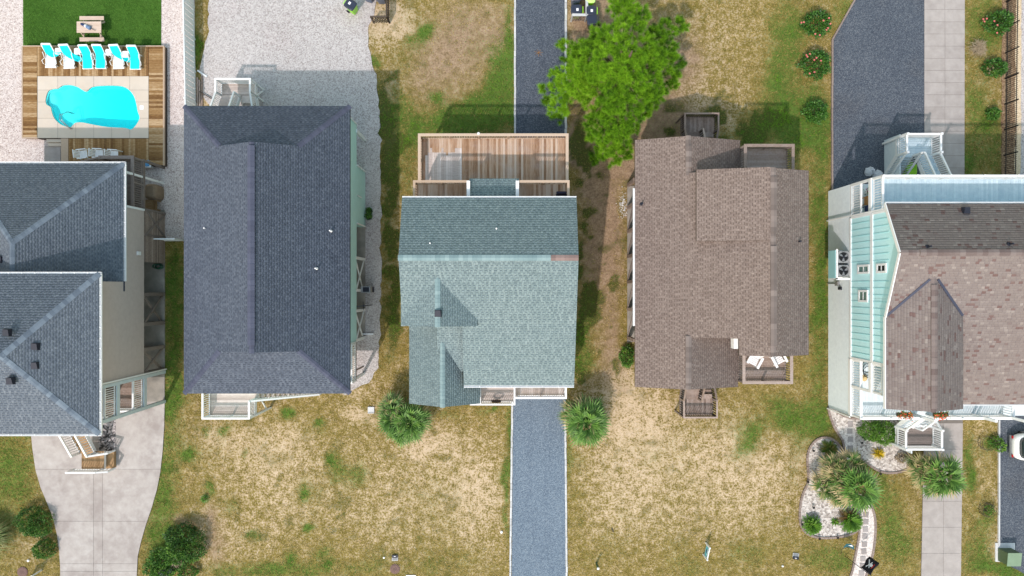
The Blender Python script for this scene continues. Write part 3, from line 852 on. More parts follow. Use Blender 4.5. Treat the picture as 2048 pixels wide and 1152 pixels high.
def cap_line(roof, m, p0, p1, drop, L=.2, w=.15, name='ridge_cap', lift=.035, m2=None, from_=1.0, th=.02):
    p0, p1 = Vector(p0), Vector(p1)
    d = p1-p0
    n = max(1, round(d.length/L)); l = d.length/n
    x = d.normalized(); y = Vector((0,0,1)).cross(x).normalized(); z = x.cross(y)
    Rm = Matrix((x, y, z)).transposed().to_4x4()
    for i in range(n):
        mm = m2 if (m2 and (i+.5)/n > from_) else m
        key = (mm, round(l, 3), round(drop, 3), w, th)
        if key not in CAPM:
            a, t = l*.5, th
            vs = [(-a-.03,-w,-drop*w-.012),(-a-.03,0,-.012),(-a-.03,w,-drop*w-.012),(a-.006,-w,-drop*w),(a-.006,0,0),(a-.006,w,-drop*w)]
            vs += [(q[0],q[1],q[2]-t) for q in vs]
            fs = [(0,3,4,1),(1,4,5,2),(3,9,10,4),(4,10,11,5),(0,6,9,3),(2,5,11,8),(1,7,6,0),(2,8,7,1)]
            CAPM[key] = mesh('ridge_cap', mm, vs, fs)
        c = p0 + d*((i+.5)/n) + Vector((0,0,lift+R.uniform(-.003,.003)))
        iobj(name, roof, CAPM[key], Matrix.Translation(c) @ Rm)
def roof_vent(roof, px, py, z, rz=0.0, big=True):
    """black louvred roof vent"""
    p = P(px, py, z)
    M = Matrix.Translation(p) @ Matrix.Rotation(rz, 4, 'Z')
    if big:
        vs = [(-.2,-.2,-.1),(.2,-.2,-.1),(.2,.2,-.1),(-.2,.2,-.1),(-.17,-.17,.10),(.17,-.17,.10),(.14,.17,.16),(-.14,.17,.16)]
        o = mobj('vent', roof, 'metal_dark', vs, CF, M)
    else:
        o = mobj('vent', roof, 'metal_dark', *lathe_data([(.12,-.1),(.10,.02),(.045,.03),(.045,.30),(.05,.30),(.05,.33)], 10), M)
def pipe_vent(roof, px, py, z, m='plastic_white'):
    M = Matrix.Translation(P(px, py, z))
    v, f = lathe_data([(.075,-.1),(.065,.03),(.042,.04),(.042,.28),(.025,.28)], 10)
    mobj('vent_pipe', roof, m, v, f, M)
def gutter(roof, p0, p1, m='white_paint', w=.10, h=.11, br=0.0, name='gutter', out=None):
    p0, p1 = Vector(p0), Vector(p1)
    d = (p1-p0); x = d.normalized(); y = Vector((0,0,1)).cross(x).normalized()
    if out is not None and y.dot(Vector((*out, 0))) < 0: y = -y
    M1 = barM(p0+y*.012+Vector((0,0,-h/2)), p1+y*.012+Vector((0,0,-h/2)), .02, h)
    M2 = barM(p0+y*(w)+Vector((0,0,-h/2)), p1+y*(w)+Vector((0,0,-h/2)), .03, h)
    M3 = barM(p0+y*w*.5+Vector((0,0,-h+.01)), p1+y*w*.5+Vector((0,0,-h+.01)), w, .02)
    Ms = [M1, M2, M3]
    if br:
        k = int(d.length/br)
        for i in range(1, k+1):
            q = p0 + d*(i/(k+1)) + Vector((0,0,.002))
            Ms.append(barM(q, q+y*(w+.015), .03, .02))
    return jobj(name, roof, m, Ms)
def lapwall(name, parent, m, x, y0, y1, z0, z1, face, course=.18, axis='x'):
    """lapped boards on a wall plane: each course leans out at its foot"""
    n = max(1, round((z1-z0)/course)); c = (z1-z0)/n
    vs, fs = [], []
    for i in range(n):
        b0 = len(vs)
        for (yy, zz, o) in ((y0, z0+i*c, .028), (y1, z0+i*c, .028), (y1, z0+(i+1)*c, .006), (y0, z0+(i+1)*c, .006), (y0, z0+i*c, .0), (y1, z0+i*c, .0)):
            vs.append((x+face*o, yy, zz) if axis == 'x' else (yy, x+face*o, zz))
        fs += [(b0,b0+1,b0+2,b0+3), (b0+4,b0+5,b0+1,b0)]
    return mobj(name, parent, m, vs, fs)
# ================================================================== HOUSE 1 (left, slate hip roofs)
h1 = thing('house', 'slate blue hip roofed beach house beside the swimming pool', 'house', (-28, -1, 0))
XW = PX(330)                                 # east wall line
def footprint(x0, x1, y0, y1): HARD.append([(x0,y0),(x1,y0),(x1,y1),(x0,y1)])
box('slab', h1, 'concrete_slab', -34.5, XW, PY(803), 5.2, -.1, .06)
footprint(-35, XW, -7.6, 8.1)
FL1, FL2, EV1, EV2 = 2.65, 5.6, 4.92, 8.0
box('wall', h1, 'taupe_siding', -34, XW, -5.53, .37, FL1, 5.62)
box('wall', h1, 'taupe_siding', -34, XW-.002, .372, 4.87, FL1, 4.78)
box('wall', h1, 'taupe_siding', -34, XW, -5.53, .37, 5.625, 7.84)
box('wall', h1, 'taupe_siding', -34, XW-2.3, -7.5, -5.54, FL1, 7.84)
lapwall('siding', h1, 'taupe_siding', XW+.003, -5.53, 4.87, FL1, 4.75, 1, .15)
lapwall('siding', h1, 'taupe_siding', XW+.003, -5.53, .37, 4.75, 7.8, 1, .15)
box('lower_wall', h1, 'underhouse_shade', -34, -27.5, -7, 4.6, .06, FL1-.02)  # back wall coloured near black to paint the shade under the house
bar('trim_board', h1, 'white_paint', (XW+.02, 4.9, FL1), (XW+.02, 4.9, 4.8), .12, .12)
box('meter_box', h1, 'plastic_white', XW+.03, XW+.12, PY(510.5, 3.3), PY(503, 3.3), 3.15, 3.5)
# roofs
r1 = Roof(h1, 'shingle_slate', 'flashing', seed=1)
s1 = .5; d1 = 4.87; xe, yn = PX(247, EV1), PY(327, EV1); yS = -.2
zr = EV1 + s1*d1; xr = xe-d1
r1.plane([(xe,yS,EV1),(xe,yn,EV1),(xr,yn-d1,zr),(xr,yS,zr)])
r1.plane([(xe,yn,EV1),(xr-d1,yn,EV1),(xr,yn-d1,zr)])
r1.plane([(xr-d1,yn,EV1),(xr-d1,yS,EV1),(xr,yS,zr),(xr,yn-d1,zr)])
xf, yfn, yfs = PX(198, EV2), PY(548, EV2), PY(868, EV2)
s2 = .3; hf = (yfn-yfs)/2; zf = EV2 + s2*hf; yc = (yfn+yfs)/2
r1.plane([(xf,yfs,EV2),(xf,yfn,EV2),(xf-hf,yc,zf)])
r1.plane([(xf,yfn,EV2),(-35,yfn,EV2),(-35,yc,zf),(xf-hf,yc,zf)])
r1.plane([(xf,yfs,EV2),(xf-hf,yc,zf),(-35,yc,zf),(-35,yfs,EV2)])
rf1 = r1.build()
cap_line(rf1, 'cap_slate', (xe,yn,EV1), (xr,yn-d1,zr), s1*.7, L=.21, w=.16)
cap_line(rf1, 'cap_slate', (xr,yn-d1,zr), (xr,.3,zr), s1, L=.21, w=.15)
cap_line(rf1, 'cap_slate', (xr-d1,yn,EV1), (xr,yn-d1,zr), s1*.7, L=.21, w=.16)
cap_line(rf1, 'cap_slate', (xf,yfn,EV2), (xf-hf,yc,zf), s2*.7, L=.21, w=.16)
cap_line(rf1, 'cap_slate', (xf,yfs,EV2), (xf-hf,yc,zf), s2*.7, L=.21, w=.16)
cap_line(rf1, 'cap_slate', (xf-hf,yc,zf), (-34,yc,zf), s2, L=.21, w=.15)
gutter(rf1, (xe,yn,EV1-.02), (xe,.4,EV1-.02), br=.75, out=(1,0))
gutter(rf1, (-33,yn,EV1-.02), (xe+.1,yn,EV1-.02), br=.75, out=(0,1))
gutter(rf1, (xf,yfn,EV2-.02), (xf,yfs,EV2-.02), br=.6, out=(1,0))
gutter(rf1, (-33.5,yfn,EV2-.02), (xf+.1,yfn,EV2-.02), br=.75, out=(0,1))
gutter(rf1, (-33.5,yfs,EV2-.02), (xf+.1,yfs,EV2-.02), br=.75, out=(0,-1))
gutter(rf1, (xe,.27,EV1-.05), (xe-1.3,.27,EV1-.05), out=(0,-1))
for a, b_, z in ((82,519,5.9),(14,665,9.3),(71,693,8.9),(71,731,8.85),(21,762,9.15),(0,519,6.9)): roof_vent(rf1, a, b_, z, R.uniform(-.1,.1))
# east porch (front corner) on two storeys
yp0, yp1 = -7.55, -5.53
for z, nm in ((FL1, 'lower_porch'), (FL2, 'upper_porch')):
    deck(h1, XW-2.3, XW-.02, yp0, yp1-.03, z, 'wood_weathered', 'x', .14, part=nm)
    box('rim_beam', h1, 'beam_blue', XW-.02, XW+.06, yp0-.06, yp1, z-.28, z+.02)
    railing(h1, [(XW-.06, yp1-.1, z), (XW-.06, yp0, z), (XW-2.3, yp0, z)], 'white_paint', h=1.1, sp=.13, posts=False)
for (yy, m_) in ((yp1-.05, 'beam_blue'), (yp0, 'beam_blue')):
    bar('column', h1, m_, (XW-.02, yy, .05), (XW-.02, yy, EV2-.1), .2, .2)
bar('column', h1, 'beam_blue', (XW-2.2, yp0, .05), (XW-2.2, yp0, EV2-.1), .2, .2)
bar('downspout', h1, 'white_paint', (XW+.14, yp1+.14, .1), (XW+.14, yp1+.14, EV2-.1), .08, .08)
# stilts and braces below
ypost = [PY(588), PY(645), PY(693), PY(738)]
for yy in ypost: bar('stilt', h1, 'wood_grey', (XW-.1, yy, 0), (XW-.1, yy, FL1), .22, .22)
for yy in (-6, -2.5, 1.2, 4.6): bar('stilt', h1, 'wood_grey', (XW-4, yy, 0), (XW-4, yy, FL1), .22, .22)
for a, b_ in ((0,1),(2,3)):
    bar('brace', h1, 'wood_grey', (XW-.06, ypost[a], .1), (XW-.06, ypost[b_], FL1-.1), .06, .16)
    bar('brace', h1, 'wood_grey', (XW-.14, ypost[b_], .1), (XW-.14, ypost[a], FL1-.1), .06, .16)
for yy in (ypost[0], ypost[1], ypost[2]): bar('sill_beam', h1, 'wood_grey', (XW-1.9, yy, .12), (XW+.05, yy, .12), .09, .12)
# horizontal board screen and gate under the house
sc_ = mobj('board_screen', h1, 'wood_grey', *joined([boxM(XW-.06, XW-.01, 1.63, 1.73, .02, 2.6), boxM(XW-.06, XW-.01, 3.25, 3.35, .02, 2.6), boxM(XW-.06, XW-.01, 4.9, 5.0, .02, 2.6)]))
for i in range(17): box('board', sc_, 'wood_weathered', XW-.01, XW+.025, 1.66, 4.98, .05+i*.15, .05+i*.15+.138)
for yy in (3.36, 4.96): bar('gate_rail', sc_, 'wood_grey', (XW+.05, yy, .05), (XW+.05, yy, 2.5), .05, .12)
bar('gate_brace', sc_, 'wood_grey', (XW+.05, 3.4, .1), (XW+.05, 4.92, 2.45), .05, .12)
bar('gate_brace', sc_, 'wood_grey', (XW+.09, 4.92, .1), (XW+.09, 3.4, 2.45), .03, .12)
# rear deck on the north side
dk = deck(h1, -25.2, XW-.02, 4.95, 8.05, FL1, 'wood_grey', 'x', .14, part='rear_deck')
railing(h1, [(XW-.08, 4.95, FL1), (XW-.08, 8.0, FL1), (-25.2, 8.0, FL1)], 'wood_grey', h=1.1, sp=.13, rw=.2)
railing(h1, [(-25.2, 8.0, FL1), (-27.6, 8.0, 1.0), (-29.6, 8.0, .95)], 'wood_grey', h=1.1, sp=.15)
stairs(h1, (-28.6, 8.0, .1), (-25.2, 8.0, FL1), (0,-1), 1.1, 'wood_grey')
bar('column', h1, 'white_paint', (XW-.1, 6.97, .02), (XW-.1, 6.97, EV1-.1), .13, .13)
bar('column', h1, 'wood_grey', (XW-.06, 8.02, .02), (XW-.06, 8.02, FL1), .14, .14)
for xx in (-25.1,): bar('column', h1, 'wood_grey', (xx, 8.02, .02), (xx, 8.02, FL1), .14, .14)
# front steps
LZ = .75
fl = deck(h1, PX(163,LZ), PX(208,LZ), PY(938,LZ), PY(903,LZ), LZ, 'wood_stair', 'y', .14, 'white_paint', part='landing')
box('step', h1, 'wood_stair', PX(208,.5)+.02, PX(228,.4), PY(938,.4), PY(903,.4), .36, .41)
box('step_riser', h1, 'wood_stair', PX(208,.5)+.04, PX(226,.4), PY(937,.4), PY(904,.4), .05, .355)
xs0, xs1 = PX(163,LZ), PX(190,LZ)
stairs(h1, (xs0, PY(905,LZ), LZ), (xs0, PY(905,LZ)+2.6, FL1), (1,0), xs1-xs0, 'wood_stair', n=10, sm='white_paint')
for xx in (xs0-.04, xs1+.05): railing(h1, [(xx, PY(905,LZ)-.02, LZ), (xx, PY(905,LZ)+2.6, FL1)], 'white_paint', h=1.0, sp=.16, post=3)
railing(h1, [(xs1+.05, PY(905,LZ)-.05, LZ), (PX(226,.5), PY(903,.4)+.05, .3)], 'white_paint', h=.9, sp=.16, post=3)
railing(h1, [(PX(150,LZ), PY(938,LZ), LZ), (PX(205,LZ), PY(938,LZ), LZ), (PX(228,.4), PY(938,.4)+.02, .3)], 'white_paint', h=.9, sp=.16, post=1.4)

# ================================================================== HOUSE 2 (navy dutch hip roof)
h2 = thing('house', 'dark navy shingled house with seafoam walls, left of the teal roofed house', 'house', (-14.3, 2.2, 0))
XE = -9.80
E2 = 5.6; R2 = 8.0; sl2 = .495
x0, x1_, yN, yS2 = PX(368,E2), PX(700,E2), PY(212,E2), PY(787,E2)
xm = (x0+x1_)/2; dg = 2.6; zg = E2+dg*sl2; zR = E2+(x1_-x0)/2*sl2
box('slab', h2, 'concrete_slab', x0+.3, XE+.03, -3.4, 4.05, -.1, .07)
footprint(x0+.3, XE, -5.9, 10.3)
box('wall', h2, 'seafoam_siding', x0+.3, XE, -3.4, 10.3, 2.72, E2-.05)
box('wall', h2, 'seafoam_siding', x0+.3, XE-2.6, -5.85, -3.41, 2.72, E2-.05)
lapwall('siding', h2, 'seafoam_siding', XE+.003, -3.4, 10.3, 2.6, 5.4, 1, .15)
box('enclosure', h2, 'seafoam_siding', -13, XE, 4.05, 7.75, .04, 2.7)
lapwall('siding', h2, 'seafoam_siding', XE+.003, 4.05, 7.75, .05, 2.6, 1, .15)
for yy in (4.08, 7.72): bar('trim_board', h2, 'white_vinyl', (XE+.04, yy, .04), (XE+.04, yy, 2.62), .14, .06)
for yy in (-3.36, 10.26): bar('trim_board', h2, 'white_vinyl', (XE+.04, yy, 2.6), (XE+.04, yy, 5.4), .12, .06)
bar('trim_board', h2, 'white_vinyl', (XE+.04, 5.85, 1.3), (XE+.04, 5.85, 2.5), .10, .05)
box('lower_wall', h2, 'underhouse_shade', x0+1, -14.5, -3.2, 7.5, .07, 2.6)  # shade below the navy house put into this wall's colour
bar('column', h2, 'white_vinyl', (XE+.0, 9.85, .02), (XE+.0, 9.85, 2.72), .2, .2)
bar('column', h2, 'white_vinyl', (x0+.5, 9.85, .02), (x0+.5, 9.85, 2.72), .2, .2)
box('rim_beam', h2, 'seafoam_siding', x0+.3, XE, 9.6, 10.28, 2.45, 2.715)
for yy in (1.9, -.15, -1.45, -3.3): bar('stilt', h2, 'white_vinyl', (XE-.05, yy, .02), (XE-.05, yy, 2.72), .17, .17)
for a, b_ in ((1.9,-.15),(-1.45,-3.3)):
    bar('brace', h2, 'white_vinyl', (XE-.02, a, .15), (XE-.02, b_, 2.5), .05, .13)
    bar('brace', h2, 'white_vinyl', (XE-.09, b_, .15), (XE-.09, a, 2.5), .05, .13)
deck(h2, XE-2.6, XE, -5.85, -3.42, 2.7, 'wood_pale', 'x', .14, part='porch')
railing(h2, [(XE-.03, -3.5, 2.7), (XE-.03, -5.8, 2.7)], 'white_paint', sp=.13)
bar('column', h2, 'white_vinyl', (XE-.1, -5.7, .02), (XE-.1, -5.7, E2-.05), .15, .15)
bar('post_foot', h2, 'wood_dark', P(702,746,.05), P(727,733,.05), .09, .09)
r2 = Roof(h2, 'shingle_navy', 'flashing', seed=2)
r2.plane([(x0,yS2,E2),(x0+dg,yS2+dg,zg),(x0+dg,yN-dg,zg),(x0,yN,E2)])
r2.plane([(x0+dg,yS2+dg,zg),(xm,yS2+dg,zR),(xm,yN-dg,zR),(x0+dg,yN-dg,zg)], anchor=(x0,yS2,E2))
r2.plane([(x1_,yS2,E2),(x1_-dg,yS2+dg,zg),(x1_-dg,yN-dg,zg),(x1_,yN,E2)])
r2.plane([(x1_-dg,yS2+dg,zg),(xm,yS2+dg,zR),(xm,yN-dg,zR),(x1_-dg,yN-dg,zg)], anchor=(x1_,yS2,E2))
r2.plane([(x0,yN,E2),(x1_,yN,E2),(x1_-dg,yN-dg,zg),(x0+dg,yN-dg,zg)])
r2.plane([(x0,yS2,E2),(x1_,yS2,E2),(x1_-dg,yS2+dg,zg),(x0+dg,yS2+dg,zg)])
rf2 = r2.build()
for sx, sy in ((0,0),(0,1),(1,0),(1,1)):
    cx_ = x1_ if sx else x0; ax = cx_-dg if sx else cx_+dg
    cy_ = yN if sy else yS2; ay = cy_-dg if sy else cy_+dg
    cap_line(rf2, 'cap_navy', (cx_,cy_,E2), (ax,ay,zg), sl2*.7, L=.21, w=.15)
for yy, f in ((yN-dg-.25, 1), (yS2+dg+.25, -1)):
    mobj('gable_wall', rf2, 'seafoam_siding', [(x0+dg,yy,zg-.02),(x1_-dg,yy,zg-.02),(xm,yy,zR-.05)], [(0,1,2)])
cap_line(rf2, 'cap_navy', (xm,yS2+dg,zR), (xm,yS2+dg+.45,zR), sl2, L=.21, w=.15)
cap_line(rf2, 'cap_navy', (xm,yN-dg-.2,zR), (xm,yN-dg,zR), sl2, L=.21, w=.15)
cap_line(rf2, 'cap_navy', (xm,yS2+dg+.45,zR), (xm,yN-dg-.2,zR), sl2*.8, L=.3, w=.20, lift=.13, th=.11)
for a, b_, z in ((412,457,6.3),(662,462,6.2),(633,537,6.6)): pipe_vent(rf2, a, b_, z)
# north stair landing
LN = 1.35; za = LN+1.0
xa, xb, ya = PX(431,za), PX(500,za), PY(157,za)
LD = .85
deck(h2, xa, xb, ya-LD, ya, LN, 'wood_pale', 'x', .14, 'white_vinyl', part='landing')
xmid = xa+1.15
railing(h2, [(xa, ya-LD+.03, LN), (xa, ya-.03, LN), (xb, ya-.03, LN), (xb, ya-LD+.03, LN)], 'white_paint', h=1.0, sp=.12, bw=.035, drop=.2)
railing(h2, [(xa, ya-LD, LN), (xa, 10.4, 2.7)], 'white_paint', h=1.0, sp=.13, post=3)
railing(h2, [(xmid, ya-LD, LN), (xmid, 10.4, 2.7)], 'white_paint', h=1.0, sp=.13, post=3)
railing(h2, [(xb, ya-LD, LN), (xb, 9.4, .15)], 'white_paint', h=1.0, sp=.13, post=3)
stairs(h2, (xa, ya-LD, LN), (xa, 10.4, 2.7), (1,0), xmid-xa, 'wood_pale', sm='white_vinyl')
stairs(h2, (xmid+.1, 9.4, .1), (xmid+.1, ya-LD, LN), (1,0), xb-xmid-.1, 'wood_pale', sm='white_vinyl')
for xx in (xa, xb):
    for yy in (ya-.05, ya-LD+.03): bar('leg', h2, 'white_vinyl', (xx, yy, 0), (xx, yy, LN), .10, .10)
bar('brace', h2, 'white_vinyl', (xb, ya-.1, .05), (xb, ya-LD+.1, LN-.15), .05, .09)
# south landing and stair along the front
z3 = 2.7; za = 3.75
xl, xr_, yl = PX(405,za), PX(498,za), PY(838,za)
deck(h2, xl, xr_, yl, -5.9, z3, 'wood_pale', 'x', .14, 'white_vinyl', part='front_landing')
railing(h2, [(xl, -6.0, z3), (xl, yl+.03, z3), (xr_, yl+.03, z3), (xr_, -7.0, z3)], 'white_paint', h=1.05, sp=.13)
ys_ = PY(803, za)
stairs(h2, (xr_+3.5, ys_, .05), (xr_, ys_, z3), (0,1), 1.05, 'wood_pale', sm='white_vinyl')
railing(h2, [(xr_, ys_, z3), (xr_+3.5, ys_, .05)], 'white_paint', h=1.02, sp=.14, post=3.6)
for xx, yy in ((xl, yl+.05), (xr_, yl+.05)): bar('leg', h2, 'white_vinyl', (xx, yy, 0), (xx, yy, z3), .13, .13)
bar('brace', h2, 'white_vinyl', (xr_, yl+.1, .8), (xr_, yl+1.5, z3-.2), .05, .1)

# ================================================================== HOUSE 3 (teal, centre)
h3 = thing('house', 'teal shingled gable roofed house with long cedar rear deck', 'house', (-1.2, -.3, 0))
zR3, zN3, zS3 = 8.4, 7.2, 5.7
xl3, xr3 = -6.17, 3.62
yr3, yn3, ys3 = 1.66, PY(396, zN3), PY(771, zS3)
sn = (zR3-zN3)/(yn3-yr3); ss = (zR3-zS3)/(yr3-ys3)
footprint(xl3+.3, xr3-.3, -6.5, 4.8)
xcut = PX(928, zS3)                            # left edge of the lower part of the front slope
box('wall', h3, 'beige_siding', xl3+.35, xr3-.35, 1.66, 4.75, .0, 6.95)
box('wall', h3, 'beige_siding', xl3+.35, xr3-.35, -1.9, 1.655, .0, 6.7)
box('wall', h3, 'beige_siding', xl3+.55, -2.1, -6.3, -1.905, .0, 4.25)
box('wall', h3, 'beige_siding', xcut+.35, xr3-.35, -5.3, -1.91, .0, 5.35)
r3 = Roof(h3, 'shingle_teal', 'flashing', seed=4)
r3.plane([(xl3,yn3,zN3),(xr3,yn3,zN3),(xr3,yr3,zR3),(xl3,yr3,zR3)])
ym = -2.05; zm = zR3-ss*(yr3-ym)
r3.plane([(xl3,ym,zm),(xr3,ym,zm),(xr3,yr3,zR3),(xl3,yr3,zR3)], anchor=(xr3,ys3,zS3))
r3.plane([(xcut,ys3,zS3),(xr3,ys3,zS3),(xr3,ym,zm),(xcut,ym,zm)], anchor=(xr3,ys3,zS3))
# upper cross gable
gx_, gz_, gw, gs = -4.09, 7.98, 2.15, .39
r3.plane([(gx_-gw,ym-.08,gz_-gw*gs),(gx_,ym-.08,gz_),(gx_,.9,gz_),(gx_-gw,.9,gz_-gw*gs)])
r3.plane([(gx_+gw,ym-.08,gz_-gw*gs),(gx_,ym-.08,gz_),(gx_,.9,gz_),(gx_+gw,.9,gz_-gw*gs)])
mobj('gable_wall', h3, 'beige_siding', [(gx_-gw+.2,ym+.1,6.2),(gx_+gw-.2,ym+.1,6.2),(gx_+gw-.2,ym+.1,gz_-gw*gs-.1),(gx_,ym+.1,gz_-.15),(gx_-gw+.2,ym+.1,gz_-gw*gs-.1)], [(0,1,2,3,4)])
# lower front gable
zr4 = 6.0; ze4 = 4.72; xw4, xe4 = PX(818.5,ze4), PX(960,ze4); xg4 = (xw4+xe4)/2; ysl = -6.9; yr4 = -3.15
r3.plane([(xw4,ysl,ze4),(xg4,ysl,zr4),(xg4,-1.9,zr4),(xw4,-1.9,ze4)])
r3.plane([(xe4,ysl,ze4),(xg4,ysl,zr4),(xg4,yr4+.2,zr4),(xe4,yr4+.2,ze4)])
r3.plane([(xg4-.3,-4.9,zr4-.62),(xcut+.3,-4.9,zr4-.62),(xcut+.3,-1.95,zr4+.42),(xg4-.3,-1.95,zr4+.42)])
mobj('gable_wall', h3, 'beige_siding', [(xw4+.3,ysl+.35,4.2),(xe4-.3,ysl+.35,4.2),(xe4-.3,ysl+.35,ze4),(xg4,ysl+.35,zr4-.12),(xw4+.3,ysl+.35,ze4)], [(0,1,2,3,4)])
rf3 = r3.build()
cap_line(rf3, 'cap_teal', (xl3,yr3-.02,zR3), (xr3,yr3-.02,zR3), .3, L=.25, w=.16, lift=.06, m2='cap_rust', from_=.845, th=.04)
cap_line(rf3, 'cap_teal', (gx_,ym-.08,gz_), (gx_,.95,gz_), gs, L=.22, w=.15, m2='cap_rust', from_=.92, th=.04, lift=.05)
cap_line(rf3, 'cap_teal', (xg4,ysl,zr4), (xg4,yr4,zr4), .6, L=.22, w=.14, th=.04, lift=.05)
gutter(rf3, (xl3,yn3,zN3-.02), (xr3,yn3,zN3-.02), out=(0,1), w=.09)
gutter(rf3, (xcut,ys3,zS3-.02), (xr3,ys3,zS3-.02), out=(0,-1), w=.11, br=1.0)
roof_vent(rf3, 876, 627, 8.05); 
pipe_vent(rf3, 861, 487, 8.0); pipe_vent(rf3, 993, 458, 7.8)
box('trim_board', h3, 'white_paint', gx_-gw-.02, gx_-gw+.22, ym-.1, ym+.12, 6.75, 6.95)
# rear deck
DZ = 3.2; za = DZ+1.02
dx0, dx1, dy1 = PX(837,za), PX(1136,za), PY(268,za)
deck(h3, dx0, dx1, 4.76, dy1, DZ, 'wood_cedar', 'y', .142, 'wood_fresh', part='rear_deck', worn=(.03,.27,.80))
railing(h3, [(dx0+.05, 6.3, DZ), (dx0+.05, dy1-.05, DZ), (dx1-.05, dy1-.05, DZ), (dx1-.05, 6.3, DZ)], 'wood_fresh', h=1.0, sp=.155, rw=.17, bm='wood_cedar')
for xx in (dx0+.1, -3.2, -1.1, 1.2, dx1-.1): bar('stilt', h3, 'wood_grey', (xx, dy1-.15, 0), (xx, dy1-.15, DZ-.03), .16, .16)
put(bpy.data.objects.new('floodlight', mesh('floodlight', 'plastic_white', *lathe_data([(.05,0),(.09,.03),(.09,.1),(.05,.14)], 10))), h3, Matrix.Translation((PX(957,za), dy1+.03, za-.1)))
# upper balconies and the small roof between them
BZ = 5.3; za = BZ+1.02
for (a, b_) in ((826.5,936),(1038,1138.5)):
    bx0, bx1, by1 = PX(a,za), PX(b_,za), PY(361,za)
    deck(h3, bx0, bx1, 4.76, by1, BZ, 'wood_cedar', 'y', .142, 'wood_fresh', part='balcony')
    pts = [(bx0+.05, 4.85, BZ), (bx0+.05, by1-.05, BZ), (bx1-.02, by1-.05, BZ)] if a < 900 else [(bx0+.02, by1-.05, BZ), (bx1-.05, by1-.05, BZ), (bx1-.05, 4.85, BZ)]
    railing(h3, pts, 'wood_fresh', h=1.0, sp=.14, rw=.14, bm='wood_cedar')
    for xx in (bx0+.1, bx1-.1): bar('stilt', h3, 'wood_fresh', (xx, by1-.1, DZ), (xx, by1-.1, BZ-.03), .12, .12)
bump = Roof(h3, 'shingle_teal', 'flashing', seed=9)
bz = 6.0
bump.plane([(PX(939,bz), PY(357,bz), bz), (PX(1038,bz), PY(357,bz), bz), (PX(1038,bz), 4.77, bz+.35), (PX(939,bz), 4.77, bz+.35)])
bump.build()
for a, b_ in ((933.5,940),(1031.5,1038)):
    box('parapet', h3, 'white_paint', PX(a,6.35), PX(b_,6.35), 4.77, PY(362,6.3), BZ-.25, 6.42)
box('wall', h3, 'beige_siding', PX(942,bz), PX(1030,bz), 4.77, PY(362,bz), 3.25, 5.8)
# front porches
fz = 3.2; za = fz+1.02
fx0, fx1, fy = PX(960,za), PX(1029,za), PY(810,za)
deck(h3, fx0, fx1, fy, -5.32, fz, 'wood_pale', 'x', .142, 'white_paint', part='front_porch')
railing(h3, [(fx0, -5.4, fz), (fx0, fy+.03, fz), (fx1, fy+.03, fz), (fx1, -5.4, fz)], 'white_paint', h=1.0, sp=.13, rw=.10)
gx1, gy1 = PX(1133,za), PY(797,za)
deck(h3, fx1+.03, gx1, gy1, -5.32, fz, 'wood_pale', 'y', .142, 'white_paint', part='front_porch')
railing(h3, [(fx1+.1, gy1+.03, fz), (gx1-.04, gy1+.03, fz), (gx1-.04, -5.4, fz)], 'white_paint', h=1.0, sp=.14, rw=.12)
for xx, yy in ((fx0+.1, fy+.1), (fx1-.1, fy+.1), (gx1-.1, gy1+.1)): bar('stilt', h3, 'white_paint', (xx, yy, 0), (xx, yy, fz-.03), .14, .14)
br_ = bar('handrail', h3, 'white_paint', (fx0-.62, fy+.03, fz+1.0), (fx0, fy+.03, fz+1.0), .1, .06)

# ================================================================== HOUSE 4 (brown)
h4 = thing('house', 'brown shingled house with grey timber landings, second from the right', 'house', (12, 1, 0))
xw, xg, xR, xE4 = 7.3, 10.19, 14.47, 16.8
k4 = .38
def zW(x): return 5.0 + k4*(x-xw)
zR4 = zW(xR)
yNn, ySs = 8.78, -5.87
footprint(xw+.3, xE4-.3, -5.6, 8.5)
box('slab', h4, 'concrete_slab', 7.68, 16.4, -3.6, 6.8, -.1, .06)
box('wall', h4, 'beige_siding', xw+.42, 13.2, -5.5, 8.4, 2.5, 4.85)
box('wall', h4, 'beige_siding', 13.42, xE4-.35, -3.5, 6.3, 2.5, 6.7)
box('wall', h4, 'beige_siding', 10.8, 13.02, 2.9, 6.3, 4.9, 6.5)
box('lower_wall', h4, 'underhouse_shade', 9.6, 16.2, -3.4, 6.5, .06, 2.49)  # shade below the brown house put into this wall's colour
r4 = Roof(h4, 'shingle_brown', 'wood_dark', seed=5)
A4 = (xw, ySs, 5.0)
r4.plane([(xw,ySs,5.0),(xw,yNn,5.0),(xg,yNn,zW(xg)),(xg,ySs,zW(xg))], anchor=A4)
r4.plane([(xg,-2.85,zW(xg)),(xR,-2.85,zR4),(xR,6.65,zR4),(xg,6.65,zW(xg))], anchor=A4)
r4.plane([(12.78,-3.8,zW(12.78)),(xR,-3.8,zR4),(xR,-2.85,zR4),(12.78,-2.85,zW(12.78))], anchor=A4)
r4.plane([(xE4,-3.8,zR4-k4*(xE4-xR)),(xR,-3.8,zR4),(xR,6.65,zR4),(xE4,6.65,zR4-k4*(xE4-xR))])
r4.plane([(10.44,2.65,6.87),(xR-.15,2.65,zR4+.0),(xR-.15,6.70,zR4+.0),(10.44,6.70,6.87)])
ke = .345
r4.plane([(13.55,6.4,zW(xg)-ke*(13.55-xg)),(xg,6.4,zW(xg)),(xg,yNn,zW(xg)),(13.55,yNn,zW(xg)-ke*(13.55-xg))])
r4.plane([(13.42,ySs,zW(xg)-ke*(13.42-xg)),(xg,ySs,zW(xg)),(xg,-2.6,zW(xg)),(13.42,-2.6,zW(xg)-ke*(13.42-xg))])
rf4 = r4.build()
